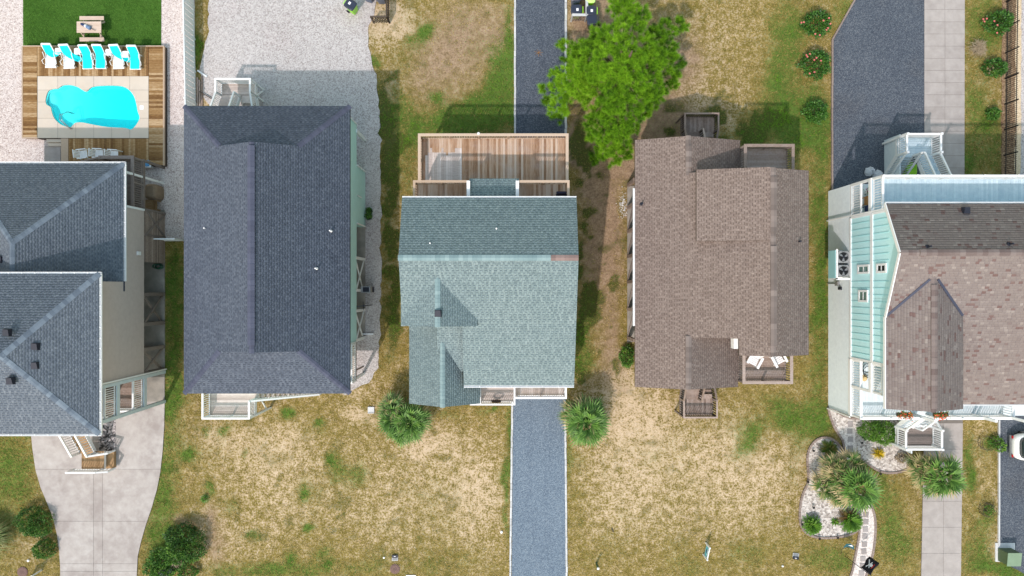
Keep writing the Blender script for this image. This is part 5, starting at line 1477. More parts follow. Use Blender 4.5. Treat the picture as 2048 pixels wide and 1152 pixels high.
# ------------------------------------------------------------------ things near the left house
def block(name, label, cat, T, parts, group=None, rz=0.0):
    o = thing(name, label, cat, T.to_translation(), group)
    for (pn, m, args) in parts: box(pn, o, m, *args, T=T)
    return o
T = Matrix.Translation(P(316, 387, .02))
gr = thing('covered_grill', 'tan fabric covered grill beside the rear deck of the left house', 'grill', P(316, 387, .02))
v, f = rings_data([(.02,.42,.50,0),(.5,.44,.52,0),(.85,.42,.50,0),(1.02,.34,.44,.02),(1.10,.22,.36,.04)], 20, 4.5)
mobj('cover', gr, 'cover_tan', v, f, T)
box('side_shelf', gr, 'metal_black', -.62, -.40, -.35, .35, .75, .80, T)
cr = thing('wooden_crate', 'light wooden crate open on one side next to the covered grill', 'crate', P(309, 412, .02))
T = Matrix.Translation(P(310, 412, .02))
for i in range(4): box('board', cr, 'wood_stair', -.55, .15, -.36+i*.18, -.36+i*.18+.17, .58, .61, T)
box('side', cr, 'wood_stair', -.55, -.52, -.36, .36, 0, .58, T); box('side', cr, 'wood_stair', .12, .15, -.36, .36, 0, .58, T)
for s in (-1,1): box('rail', cr, 'wood_stair', .16, .40, s*.30-.03, s*.30+.03, .50, .56, T)
box('rail', cr, 'wood_stair', .34, .40, -.27, .27, .50, .56, T)
for s in (-1,1): box('leg', cr, 'wood_stair', .34, .40, s*.30-.03, s*.30+.03, 0, .50, T)
ck = thing('cooler_box', 'blue topped white cooler tucked under the grey rear deck rail', 'cooler', P(297, 330, .02))
T = Matrix.Translation(P(297, 329, .02))
box('body', ck, 'plastic_white', -.42, .36, -.26, .24, .0, .42, T); box('lid', ck, 'panel_blue', -.38, .28, -.20, .20, .425, .46, T)
for s in (-1,1): box('handle', ck, 'plastic_white', (-.50 if s<0 else .37), (-.43 if s<0 else .44), -.1, .1, .28, .33, T)
hs = thing('garden_hose', 'green garden hose heaped under the left house beside the board screen', 'hose', P(318, 533, .06))
pts = []
for i in range(90):
    t = i*.55; r_ = .26+.05*math.sin(i*.7)
    pts.append(P(318, 533, .06) + Vector((math.cos(t)*r_+.08*math.sin(i*.13), math.sin(t)*r_*.6, .03+.006*(i % 30))))
tube('coil', hs, 'plastic_green', pts, .02, 5)

# white vinyl fence between the pool and the gravel yard
vf = thing('vinyl_fence', 'white vinyl privacy fence between pool yard and gravel yard', 'fence', P(390, 100))
fx0_, fy0_ = PX(383.5), PY(-200); fx1_, fy1_ = PX(392), PY(222)
nP = 80
for i in range(nP):
    a = Vector((fx0_+(fx1_-fx0_)*i/nP, fy0_+(fy1_-fy0_)*i/nP, 0)); b_ = Vector((fx0_+(fx1_-fx0_)*(i+1)/nP, fy0_+(fy1_-fy0_)*(i+1)/nP, 0))
    a2 = a.lerp(b_, .07); b2 = a.lerp(b_, .93)
    pr = Vector((.035 if i % 2 else 0, 0, .76))
    bar('picket', vf, 'white_vinyl', a2+pr, b2+pr, .03, 1.36)
for zz in (.12, 1.47):
    bar('rail', vf, 'white_vinyl', (fx0_, fy0_, zz), (fx1_, fy1_, zz), .07, .11)
for i in range(7):
    t = (i+.3)/6.5
    xx, yy = fx0_+(fx1_-fx0_)*t, fy0_+(fy1_-fy0_)*t
    box('post', vf, 'white_vinyl', xx-.065, xx+.065, yy-.065, yy+.065, 0, 1.6)
v2 = thing('vinyl_fence', 'short white vinyl fence panel joining the left house to its neighbour', 'fence', P(345, 481))
for i in range(13):
    x_ = PX(312)+i*.15
    box('picket', v2, 'white_vinyl', x_+.004, x_+.146, PY(481)-.015, PY(481)+.015, .08, 1.4)
for zz in (.12, 1.45): bar('rail', v2, 'white_vinyl', (PX(312), PY(481), zz), (PX(370), PY(481), zz), .09, .10)
for x_ in (PX(312), PX(370)): box('post', v2, 'white_vinyl', x_-.06, x_+.06, PY(481)-.06, PY(481)+.06, 0, 1.55)
# fallen white post, timber edging by the fence
block('loose_downspout', 'white downspout piece lying on the sand by the vinyl fence', 'pipe', Matrix.Translation(P(404,147,.05)) @ Matrix.Rotation(-.6,4,'Z'), [('pipe','white_vinyl',(-.34,.34,-.05,.05,-.03,.05)),('elbow','white_vinyl',(.30,.40,-.06,.06,-.035,.045))])
tw_ = thing('timber_stack', 'grey timber boards lying beside the white vinyl fence', 'timber', P(403, 185, 0))
for a, b_, c, d in ((395,155,395.5,214),(399,160,400,212),(404,152,404,212)):
    bar('board', tw_, 'wood_weathered', P(a,b_,.05), P(c,d,.05), .10, .08)
bar('board', tw_, 'wood_dark', P(399,183,.14), P(424,198,.14), .05, .06)

# ------------------------------------------------------------------ bins
def bin_(px, py, rz, body, lid, label, z=.02, sticker=True, openlid=False):
    T = Matrix.Translation(P(px, py, 0) + Vector((0,0,z))) @ Matrix.Rotation(rz, 4, 'Z')
    o = thing('wheeled_bin', label, 'bin', P(px, py, z), 'wheeled rubbish bins', rz)
    v, f = rings_data([(.05,.24,.22,0),(.5,.28,.26,0),(1.0,.32,.30,0),(1.02,.34,.32,0)], 20, 8)
    mobj('body', o, body, v, f, T)
    if not openlid:
        v, f = rings_data([(1.02,.36,.33,-.01),(1.06,.36,.33,-.01),(1.11,.28,.26,-.01)], 20, 7)
        l = mobj('lid', o, lid, v, f, T)
    else:
        l = box('lid', o, lid, .38, .43, -.32, .32, .45, 1.1, T)
    if sticker: box('sticker', l, 'flag_white', -.02, .13, -.12, .06, 1.112, 1.116, T)
    bar('handle', o, body, T @ Vector((.42,-.22,1.0)), T @ Vector((.42,.22,1.0)), .04, .04)
    for s in (-1,1):
        v, f = tube_data([(.26,s*.26,.12),(.26,s*.32,.12)], .12, 12)
        mobj('wheel', o, 'rubber', v, f, T)
bin_(708, 22, 2.55, 'plastic_lime', 'plastic_navy', 'lime green bin with dark lid standing askew on the pale gravel')
bin_(741, -1, 1.35, 'plastic_slate', 'plastic_slate', 'slate blue bin beside the lime bin on the gravel edge', sticker=False)
bin_(765, 2, 1.57, 'plastic_slate', 'plastic_slate', 'slate blue bin with white sticker against the dark lattice screen')
bin_(1149, 6, 0, 'plastic_slate', 'plastic_navy', 'dark blue bin at the picture edge inside the pale timber corral')
bin_(1150, 32, 0, 'plastic_lime', 'plastic_navy', 'lime bin with dark lid inside the pale timber corral')
bin_(1177, 8, 1.57, 'plastic_lime', 'lime_faded', 'bin with pale lime lid outside the corral by the pine')
bin_(1178, 34, 0, 'plastic_lime', 'plastic_navy', 'lime bin with dark lid outside the corral by the pine')
bin_(1181, 52, .2, 'plastic_navy', 'plastic_navy', 'all dark bin nearest the pine branches', sticker=False)
def lattice(label, segs, h, m, top, tm):
    o = thing('lattice_screen', label, 'screen', segs[0][0])
    for (a, b_) in segs:
        a, b_ = Vector(a), Vector(b_)
        L = (b_-a).length
        k = max(2, round(L/.16))
        for i in range(k):
            p0 = a.lerp(b_, i/k); p1 = a.lerp(b_, (i+1)/k)
            bar('lath', o, m, p0+Vector((0,0,.06)), p1+Vector((0,0,h*.5)), .015, .045)
            bar('lath', o, m, p1+Vector((0,0,h*.5)), p0+Vector((0,0,h-.03)), .015, .045)
            bar('lath', o, m, p1+Vector((0,0,.06)), p0+Vector((0,0,h*.5)), .03, .045)
            bar('lath', o, m, p0+Vector((0,0,h*.5)), p1+Vector((0,0,h-.03)), .03, .045)
        bar('top_rail', o, tm, a+Vector((0,0,h)), b_+Vector((0,0,h)), top, .05)
        for p_ in (a, b_): box('post', o, tm, p_.x-.045, p_.x+.045, p_.y-.045, p_.y+.045, 0, h+.02)
lattice('dark lattice screen around the slate bins', [(P(779,-20), P(779,46)), (P(779,46), P(748,46))], 1.1, 'wood_dark', .09, 'wood_dark')
lattice('bin corral of lattice with pale grey top rail beside the rear drive', [(P(1170,-20), P(1170,43)), (P(1170,43), P(1142,43))], 1.1, 'wood_weathered', .16, 'kerb')

# ------------------------------------------------------------------ side of the navy house
def plant_pot(px, py, label, m='pot_green'):
    T = Matrix.Translation(P(px, py, .03))
    o = thing('plant_pot', label, 'pot', P(px, py, .03), 'round planters beside the seafoam wall')
    lathe('pot', o, m, [(.17,0),(.23,.3),(.25,.32),(.25,.36),(.21,.36),(.20,.28)], T, 16)
    lathe('soil', o, 'mulch', [(.02,.285),(.20,.285)], T, 16)
    c = NR.normal(0, .10, (90, 3)); c[:,2] = .42+np.abs(c[:,2])*1.2
    leaf_obj('leaves', o, 'leaf_shrub', c, .14, .06, T)
# ------------------------------------------------------------------ foliage builders
def unit(a): return a/np.maximum(1e-6, np.linalg.norm(a, axis=1, keepdims=True))
def leaf_arrays(c, L, W, dirs=None, rng=NR, flat=.5):
    """one diamond leaf per centre"""
    k = len(c)
    d = rng.normal(0, 1, (k, 3)); d[:,2] *= flat
    if dirs is not None: d = d*.55 + dirs
    d = unit(d)
    up = rng.normal(0, .5, (k, 3)); up[:,2] += 1
    s = unit(np.cross(d, up))
    l = (L*rng.uniform(.7, 1.25, (k,1)))*.5; w = (W*rng.uniform(.7, 1.25, (k,1)))*.5
    nrm = np.cross(s, d)
    V = np.stack([c-d*l, c+s*w+nrm*w*.2, c+d*l, c-s*w+nrm*w*.2], 1).reshape(-1, 3)
    F = np.arange(k*4).reshape(k, 4)
    return V, F
def leaf_obj(name, parent, m, c, L, W, M=None, dirs=None, tone=None, flat=.5):
    V, F = leaf_arrays(np.asarray(c, float), L, W, dirs, flat=flat)
    t = tone if tone is not None else np.clip(NR.normal(.5, .22, len(F)), 0, 1)
    me = np_mesh(name, m, V, F, {'tone': ('FACE', t)})
    return put(bpy.data.objects.new(name, me), parent, M)
def shrub(px, py, blobs, m, label, n=1400, L=.13, W=.07, cat='shrub', group=None, flowers=None, name='shrub', stem=True, tb=.5):
    """blobs: (dx,dy,rx,ry,h) in metres around the base"""
    base = P(px, py, 0)
    o = thing(name, label, cat, base, group)
    cs, ds, tn = [], [], []
    vol = [b_[2]*b_[3] for b_ in blobs]
    for bl in blobs:
        dx, dy, rx, ry, h = bl[:5]
        off = bl[5] if len(bl) > 5 else 0
        k = int(n*bl[2]*bl[3]/sum(vol))
        u = unit(NR.normal(0, 1, (k, 3))); u[:,2] = np.abs(u[:,2])*1.15-.12
        rad = NR.uniform(.55, 1.0, (k,1))**.5
        lump = 1 + .16*np.sin(u[:,0:1]*5+dx*3)*np.cos(u[:,1:2]*6+dy) + NR.normal(0, .05, (k,1))
        q_ = u*rad*lump
        c = np.stack([base.x+dx+q_[:,0]*rx, base.y+dy+q_[:,1]*ry, .02+np.maximum(.03, q_[:,2]*h*.75+h*.25)], 1)
        cs.append(c); ds.append(u*.8)
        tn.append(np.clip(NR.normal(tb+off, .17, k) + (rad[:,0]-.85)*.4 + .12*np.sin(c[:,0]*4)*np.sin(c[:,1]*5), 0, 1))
    c = np.concatenate(cs)
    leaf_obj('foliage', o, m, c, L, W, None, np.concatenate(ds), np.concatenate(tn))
    st = []
    for i in range(9):
        j = NR.integers(len(c))
        st.append(barM((base.x+NR.normal(0,.05), base.y+NR.normal(0,.05), -.02), tuple(c[j]*np.array([1,1,.9])), .03, .03))
    if stem: jobj('stem', o, 'bark', st)
    for (fx_, fy_, fm) in (flowers or []):
        # flowers sit on the shell of the shrub
        wx_, wy_ = P(fx_, fy_, .9)[:2]
        d2 = (c[:,0]-wx_)**2+(c[:,1]-wy_)**2
        near = np.argsort(d2)[:40]
        zt_ = max(c[near,2].max(), .2)
        pet = []
        fs_ = []
        for p_ in range(5):
            a0 = p_*2*math.pi/5
            b0 = len(pet)
            for (r_, da, z_) in ((.0,0,0),(.048,-.5,.03),(.08,0,.02),(.048,.5,.03)): pet.append((wx_+r_*math.cos(a0+da), wy_+r_*math.sin(a0+da), zt_+.03+z_))
            fs_.append((b0,b0+1,b0+2,b0+3))
        mobj('flower', o, fm, pet, fs_)
    return o
def blade_mesh(paths, widths, tones):
    """paths: list of (k,3) arrays; flat tapering strap leaves"""
    V, F, T_ = [], [], []
    for p, wd, t in zip(paths, widths, tones):
        k = len(p); b0 = len(V)
        d = p[-1]-p[0]; s = np.cross(d, (0,0,1)); s = s/max(1e-6, np.linalg.norm(s))
        for i in range(k):
            ww = wd*(1-(i/(k-1))**2)*.5+.002
            V.append(p[i]-s*ww); V.append(p[i]+s*ww)
        for i in range(k-1):
            F.append((b0+2*i, b0+2*i+1, b0+2*i+3, b0+2*i+2)); T_.append(t)
    return np.array(V), np.array(F), np.array(T_)
def rosette(px, py, r, h, n, m, label, name='sago_palm', cat='plant', group=None, wd=.07, droop=.35, tone=(.7,.15), lean=(0,0), trunk=.25, dead=None, pinn=False):
    base = P(px, py, .03)
    o = thing(name, label, cat, base, group)
    lathe('stem', o, 'bark', [(.12,-.05),(.11,trunk),(.06,trunk+.06)], Matrix.Translation(base), 10)
    paths, ws, ts = [], [], []
    for i in range(n):
        a = i*2.39996 + NR.normal(0,.1); lev = (i+.5)/n
        el = .12 + 1.2*lev**1.3
        ln = r*(1.02-.25*lev)*NR.uniform(.88,1.08)
        dx, dy = math.cos(a), math.sin(a)
        pts = []
        for k in range(6):
            t = k/5
            rr = ln*t*math.cos(el*.8)*(1-.05*t); zz = trunk + h*t*math.sin(el) - droop*t*t*(1-lev)
            pts.append((base.x+dx*rr+lean[0]*t, base.y+dy*rr+lean[1]*t, max(.04, zz)+.03))
        tt = float(np.clip(NR.normal(*tone), 0, 1))
        if dead and lev < .55:
            dd = math.cos(a-dead)
            if dd > .25: tt = float(np.clip(NR.normal(.06,.06), 0, .25))
        p = np.array(pts)
        if pinn:
            # feather frond: rachis plus leaflets
            paths.append(p); ws.append(.02); ts.append(tt)
            for k in range(14):
                t = .12+.86*k/13; f_ = t*5; i0 = min(4, int(f_)); q_ = p[i0]*(1-(f_-i0))+p[i0+1]*(f_-i0)
                ax = (p[i0+1]-p[i0]); ax /= np.linalg.norm(ax); sd_ = np.cross(ax, (0,0,1)); sd_ /= max(1e-6, np.linalg.norm(sd_))
                ll = r*.20*math.sin(math.pi*(.12+.8*t))
                for s_ in (-1,1):
                    e = q_ + (sd_*s_*.8+ax*.6)*ll + np.array((0,0,.02))
                    paths.append(np.stack([q_, (q_+e)/2+np.array((0,0,.012)), e])); ws.append(.028); ts.append(tt)
        else:
            paths.append(p); ws.append(wd*NR.uniform(.8,1.2)); ts.append(tt)
    V, F, T_ = blade_mesh(paths, ws, ts)
    put(bpy.data.objects.new('leaves', np_mesh('leaves', m, V, F, {'tone': ('FACE', T_)})), o)
    return o
def fan_palm(px, py, heads, label, cat='palm tree', name='fan_palm', group=None, dead=.25, tn=.62):
    """heads: (dx,dy,z,r,n,tone) each a crown of fan leaves on its own trunk"""
    base = P(px, py, 0)
    o = thing(name, label, cat, base, group)
    for (dx, dy, z, r, n, to) in heads:
        c = np.array((base.x+dx, base.y+dy, z))
        tube('trunk', o, 'bark', [(base.x+dx*.7, base.y+dy*.7, -.03), (base.x+dx*.85, base.y+dy*.85, z*.5), tuple(c)], [.16,.13,.11], 8)
        paths, ws, ts = [], [], []
        n = int(n*.8)
        for i in range(n):
            lev = (i+.5)/n
            a = i*2.39996 + NR.normal(0,.15)
            el = -.35 + 1.55*lev
            dv = np.array((math.cos(a)*math.cos(el), math.sin(a)*math.cos(el), math.sin(el)))
            pl_ = r*.42*NR.uniform(.85,1.15)
            hub = c + dv*pl_; hub[2] -= .12*r*(1-lev)
            isdead = lev < dead and NR.random() < .75
            tt0 = NR.uniform(.02,.2) if isdead else to
            paths.append(np.stack([c, (c+hub)/2+np.array((0,0,.03)), hub])); ws.append(.05); ts.append(tt0)
            side = np.cross(dv, (0,0,1)); side /= max(1e-6, np.linalg.norm(side)); upv = np.cross(side, dv)
            nl = 11
            for k in range(nl):
                th = (k/(nl-1)-.5)*2.6
                ld = dv*math.cos(th)+side*math.sin(th)*.95+upv*.12*math.cos(th)
                ll = r*.62*NR.uniform(.85,1.1)*(1-.25*abs(th)/1.3)
                e1 = hub+ld*ll*.55; e2 = hub+ld*ll; e2[2] -= ll*NR.uniform(.12,.4)
                for q_ in (e1, e2): q_[2] = max(q_[2], .05+NR.uniform(0,.03))
                paths.append(np.stack([hub, e1, e2])); ws.append(.072*r); ts.append(float(np.clip(NR.normal(tt0,.16), 0, 1)))
        V, F, T_ = blade_mesh(paths, ws, ts)
        put(bpy.data.objects.new('crown', np_mesh('crown', 'leaf_palm', V, F, {'tone': ('FACE', T_)})), o)
    return o
def grass_clump(px, py, r, h, n, m, label, tone=(.4,.2), name='ornamental_grass'):
    base = P(px, py, 0)
    o = thing(name, label, 'grass plant', base)
    paths, ws, ts = [], [], []
    for i in range(n):
        a = NR.uniform(0, 6.283); q_ = NR.uniform(.25, 1)
        b0 = np.array((base.x+NR.normal(0,r*.12), base.y+NR.normal(0,r*.12), -.01))
        d = np.array((math.cos(a), math.sin(a), 0))
        pts = [b0, b0+d*r*q_*.35+np.array((0,0,h*.75)), b0+d*r*q_*.75+np.array((0,0,h*(1-.3*q_))), b0+d*r*q_*1.05+np.array((0,0,h*(.9-.75*q_)))]
        paths.append(np.array(pts)); ws.append(.03); ts.append(float(np.clip(NR.normal(*tone), 0, 1)))
    V, F, T_ = blade_mesh(paths, ws, ts)
    put(bpy.data.objects.new('blades', np_mesh('blades', m, V, F, {'tone': ('FACE', T_)})), o)
    lathe('crown_base', o, 'bark', [(r*.14,-.02),(r*.12,.05),(r*.06,.10)], Matrix.Translation(base), 8)

# planters at the navy house
plant_pot(740, 423, 'round green planter with herbs, further from the front of the navy house')
plant_pot(740, 434, 'round green planter with herbs, nearer the front of the navy house')

# ------------------------------------------------------------------ pine tree
pine = thing('pine_tree', 'large bright green pine spreading over the rear drive', 'tree', P(1225, 165, 0))
pb = P(1228, 172, 0)
tube('trunk', pine, 'bark', [pb+Vector((0,0,-.05)), pb+Vector((.05,.05,1.6)), pb+Vector((.0,.2,3.4)), pb+Vector((.1,.1,5.2)), pb+Vector((.05,.05,6.6))], [.26,.22,.17,.11,.04], 10)
LUMPS = [(655,60,5.2,120),(600,30,4.4,80),(740,120,5.4,110),(690,200,5.6,110),(1030,175,3.2,75),(940,210,3.6,85),(880,270,4.2,95),(560,260,5.4,115),(490,240,4.6,80),(640,330,5.8,115),(800,330,5.2,110),(270,370,2.0,85),(215,310,1.6,45),(330,420,2.6,80),(430,420,4.6,110),(540,430,5.6,120),(260,540,3.2,100),(190,520,2.8,60),(330,580,3.6,95),(210,640,3.0,95),(110,610,2.4,50),(110,700,1.8,45),(200,760,2.8,85),(190,830,2.2,45),(290,690,3.0,80),(370,700,3.0,55),(700,480,6.0,105),(820,470,5.2,120),(960,330,4.0,80),(960,430,4.2,95),(1040,440,3.4,60),(980,540,3.0,80),(1010,590,2.6,45),(840,590,4.8,120),(600,600,5.6,100),(560,670,5.2,110),(640,720,5.2,110),(760,680,4.8,110),(860,690,3.8,80),(850,740,3.2,60),(520,760,4.4,90),(690,800,4.8,110),(790,770,4.0,70),(600,850,4.6,110),(470,870,3.4,100),(520,920,4.0,100),(620,920,4.2,95),(440,950,3.0,50),(560,1000,3.4,90),(650,1000,3.2,80),(500,1060,2.2,80),(590,1090,2.4,80),(660,1060,2.2,60),(460,1110,1.6,50),(720,880,3.4,60),(440,800,3.0,70),(560,520,5.8,90),(760,560,5.6,90),(420,300,3.6,80),(350,340,2.8,70),(380,500,4.0,95),(470,500,5.0,95),(450,330,4.4,90),(860,400,4.8,100),(740,420,5.8,90),(900,640,3.6,70),(300,480,3.2,80),(400,590,3.6,85),(450,620,4.0,80),(380,650,3.0,60)]
tips, tdir, tlow, tlt = [], [], [], []
limbs = []
for (zx, zy, z, r_) in LUMPS:
    z = z*.92
    c = P(1060+zx/3.49, zy/3.49, z)
    r_ = r_/3.49/30*S(z)*.93
    start = Vector((pb.x+.05, pb.y+.1, max(.8, z*.72-.3)))
    if (c-start).length > .3: limbs.append([start, start.lerp(c, .5)+Vector((0,0,.12)), c+Vector((0,0,-.15))])
    k = max(7, int(40*(r_/.9)**1.6))
    u = unit(NR.normal(0, 1, (k, 3))); u[:,2] = np.abs(u[:,2])*.9-.15
    rad = NR.uniform(.35, 1.0, (k,1))**.6
    pc_ = np.array(c)+u*rad*np.array((r_*1.05, r_*1.05, r_*.62))
    tips.append(pc_)
    td_ = u.copy(); td_[:,2] = np.abs(td_[:,2])+.45
    out = pc_-np.array((pb.x, pb.y, z*.6)); td_ += unit(out)*.5
    tdir.append(unit(td_)); tlow.append(np.full(k, z)); tlt.append(np.full(k, NR.normal(0,.13)+.04*(z-4)-.0006*(zx-500)))  # random lump tone, plus sunlight painted in
tips = np.concatenate(tips); tdir = np.concatenate(tdir)
for lm in limbs: pass
lv, lf = [], []
for lm in limbs:
    v, f = tube_data(lm, [.065,.045,.02], 5)
    b0 = len(lv); lv += v; lf += [tuple(i+b0 for i in q_) for q_ in f]
mobj('limbs', pine, 'bark', lv, lf)
K = 170
kk = len(tips)
nd = tdir[:,None,:]*.55 + NR.normal(0, .62, (kk, K, 3)); nd[:,:,2] += .15
nd /= np.linalg.norm(nd, axis=2, keepdims=True)
off = NR.uniform(-.14, .03, (kk, K, 1))
b_pos = tips[:,None,:] + tdir[:,None,:]*off
ln = NR.uniform(.18, .34, (kk, K, 1))
e_pos = b_pos + nd*ln
sd_ = np.cross(nd, NR.normal(0, 1, (kk, K, 3))); sd_ /= np.linalg.norm(sd_, axis=2, keepdims=True)
wd_ = .0085
V = np.stack([b_pos-sd_*wd_, b_pos+sd_*wd_, e_pos], 2).reshape(-1, 3)
F = np.arange(len(V)).reshape(-1, 3)
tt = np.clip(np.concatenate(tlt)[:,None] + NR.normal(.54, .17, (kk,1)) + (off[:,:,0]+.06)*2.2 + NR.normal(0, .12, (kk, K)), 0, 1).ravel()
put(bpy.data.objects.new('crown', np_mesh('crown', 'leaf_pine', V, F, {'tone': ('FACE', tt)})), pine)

# ------------------------------------------------------------------ shrubs and garden plants
HG = 'hibiscus bushes along the right hand lawn'
pk = 'flower_pink'
shrub(1627, 53, [(0,0,.95,.85,1.3)], 'leaf_hibiscus', 'hibiscus with pink flowers, uppermost left of the asphalt parking', 1500, .15, .09, group=HG, flowers=[(1601,47,pk),(1606,46,pk),(1639,48,pk),(1650,43,pk),(1658,50,pk),(1655,57,pk),(1653,60,pk),(1640,70,pk),(1627,71,pk)])
shrub(1624, 134, [(0,0,.98,.92,1.4)], 'leaf_hibiscus', 'hibiscus with pink flowers, middle one left of the asphalt parking', 1600, .15, .09, group=HG, flowers=[(1611,112,pk),(1616,111,pk),(1613,115,pk),(1626,121,pk),(1633,128,pk),(1623,124,pk),(1618,148,pk),(1625,147,pk)])
shrub(1625, 227, [(0,0,.82,.75,1.1)], 'leaf_hibiscus', 'flowerless hibiscus nearest the house, left of the asphalt parking', 1100, .15, .09, group=HG, tb=.55)
shrub(1985, 52, [(0,0,.9,.8,1.3),(.4,.2,.6,.6,1.0)], 'leaf_hibiscus', 'hibiscus with pink flowers beside the black fence', 1500, .15, .09, group=HG, flowers=[(1962,41,pk),(1969,40,pk),(1967,44,pk),(1984,45,pk),(1988,54,pk),(1986,70,pk)])
shrub(1980, 140, [(0,0,.75,.65,1.0),(.5,.05,.4,.35,.7)], 'leaf_hibiscus', 'hibiscus with faded blooms in the middle by the black fence', 1100, .14, .08, group=HG, flowers=[(1976,137,'leaf_dry'),(1982,140,'leaf_dry'),(1986,136,'leaf_dry'),(1980,146,'leaf_dry')])
shrub(1980, 230, [(0,0,.45,.42,.7)], 'leaf_hibiscus', 'small hibiscus by the black fence', 500, .14, .08, group=HG, tb=.6)
grass_clump(1951, 99, .75, .55, 260, 'leaf_dry', 'dry brown ornamental grass tuft between the hibiscus bushes')
shrub(365, 1090, [(-.2,-.3,1.0,.9,1.2),(.5,.35,1.3,1.15,1.7,-.18),(.1,.9,1.1,.7,1.3,-.2),(-1.2,-.7,.9,.7,.9),(.9,-.3,.8,.7,1.1,.1),(-1.6,-1.4,.9,.7,.8,.05),(0,0,.7,.5,1.75,.22)], 'leaf_shrub', 'large mounded green shrub right of the concrete driveway', 7500, .13, .07, tb=.42)
shrub(352, 1135, [(-.7,-.1,.9,.6,.8,.1),(.9,-.2,.7,.5,.7,-.05)], 'leaf_shrub', 'lower green shrub at the picture bottom below the mounded shrub', 1800, .13, .07)
shrub(335, 1143, [(0,0,.4,.45,.7)], 'leaf_silver', 'silvery grey bush among the shrubs beside the driveway', 700, .10, .04)
grass_clump(356, 1118, .6, .5, 160, 'leaf_dry', 'dry brown twiggy clump in front of the mounded shrub')
shrub(77, 1040, [(-.2,.2,1.0,.9,1.2,-.05),(.4,-.1,.8,.9,1.1,-.02),(0,-.6,.9,.4,.8,.2)], 'leaf_shrub', 'clipped green shrub left of the concrete driveway', 3600, .11, .06, tb=.38)
shrub(96, 1094, [(0,0,.75,.65,.9)], 'leaf_shrub', 'smaller green shrub against the left edge of the driveway', 1500, .11, .06, tb=.45)
grass_clump(-4, 1068, 1.6, 1.2, 800, 'leaf_palm', 'large tufted ornamental grass at the left picture edge', (.34,.12))
rosette(410, 997, .42, .3, 46, 'leaf_sago', 'small dark spiky plant alone in the dry lawn', name='yucca', wd=.05, trunk=.08, tone=(.6,.12))
shrub(1252, 712, [(0,0,.48,.78,.8)], 'leaf_shrub', 'round green bush tucked against the west side of the brown house', 1300, .11, .06, tb=.58)
shrub(1745, 862, [(-.3,.1,.9,.7,1.3,.05),(.5,0,.85,.8,1.4,.1)], 'leaf_shrub', 'leafy green bush under the front porch of the aqua house', 2400, .20, .06, tb=.6)
shrub(1988, 886, [(0,.1,.45,.4,.6),(.25,-.25,.4,.3,.5,.2)], 'leaf_shrub', 'ragged green sapling in a wire ring beside the far driveway', 420, .16, .07, tb=.65)
shrub(1972, 1018, [(0.1,0,.4,.35,.35)], 'leaf_shrub', 'thin seedling in a wire ring lower beside the far driveway', 140, .13, .05, tb=.55)
def wire_ring(px, py, r, label):
    o = thing('wire_ring', label, 'plant guard', P(px, py, .05))
    c = P(px, py, 0)
    for z in (.10, .30, .50):
        tube('hoop', o, 'wood_dark', [(c.x+r*math.cos(t*.2618), c.y+r*math.sin(t*.2618), z) for t in range(25)], .012, 5)
    for k in range(10): tube('stake', o, 'wood_dark', [(c.x+r*math.cos(k*.628), c.y+r*math.sin(k*.628), -.03), (c.x+r*math.cos(k*.628), c.y+r*math.sin(k*.628), .52)], .01, 5)
wire_ring(1968, 884, .46, 'dark wire ring around the ragged sapling')
wire_ring(1969, 1017, .44, 'dark wire ring around the thin seedling')
# palms by the teal house
fan_palm(812, 830, [(-.45,.05,1.4,1.5,34,.66),(.55,-.1,1.6,1.5,34,.68),(0,-.6,1.1,1.4,30,.74),(-.6,.9,1.7,1.15,20,.42),(1.0,.0,1.1,1.1,22,.5)], 'bushy green palm clump at the front left corner of the teal house', tn=.66)
fan_palm(1160, 828, [(.2,-.1,2.0,1.75,34,.68),(.3,-.55,1.4,1.6,28,.78),(-.6,.2,1.2,1.1,18,.35),(.5,.6,1.5,1.2,18,.6)], 'green fan palm at the front right corner of the teal house')
fan_palm(1664, 950, [(.55,-.2,2.2,1.75,38,.74),(-.2,.35,1.7,1.4,30,.35),(.35,1.0,1.5,1.3,24,.42),(-1.0,-.4,1.2,1.15,22,.45),(-.5,.8,1.4,1.15,22,.25),(-.2,-.7,1.3,1.25,24,.55)], 'tall clump of fan palms with dry fronds in the white stone bed', dead=.42)
fan_palm(1838, 936, [(.35,.0,1.9,1.65,36,.72),(-.6,.25,1.5,1.3,26,.35),(0,-.5,1.3,1.25,24,.6)], 'fan palm with dry fronds by the white front stair', dead=.4)
rosette(1621, 1048, .78, .55, 64, 'leaf_sago', 'bright green sago palm at the left end of the stone bed', wd=.075, tone=(.8,.12), pinn=True)
rosette(1697, 1038, .95, .7, 80, 'leaf_sago', 'large sago palm with brown fronds behind, at the garden path', wd=.075, tone=(.72,.12), dead=2.0, pinn=True)
rosette(1755, 906, .56, .5, 56, 'leaf_gold', 'golden yellow spiky plant in the white stones', name='yucca', wd=.06, tone=(.55,.22), trunk=.12)
rosette(1655, 896, .68, .5, 56, 'leaf_sago', 'olive brown sago palm at the top of the stone bed', wd=.07, tone=(.36,.10), pinn=True)
rosette(1669, 1043, .40, .3, 22, 'leaf_sago', 'small green seedling palm between the two sago palms', name='seedling_palm', wd=.10, tone=(.75,.1), trunk=.05)
shrub(1800, 914, [(0,0,.38,.36,.45)], 'leaf_dry', 'dry brown round bush beside the white front stair', 400, .10, .04)
shrub(1680, 858+60, [(0,0,.16,.35,.3)], 'leaf_shrub', 'tiny green bush at the bed edging by the path', 120, .10, .05)

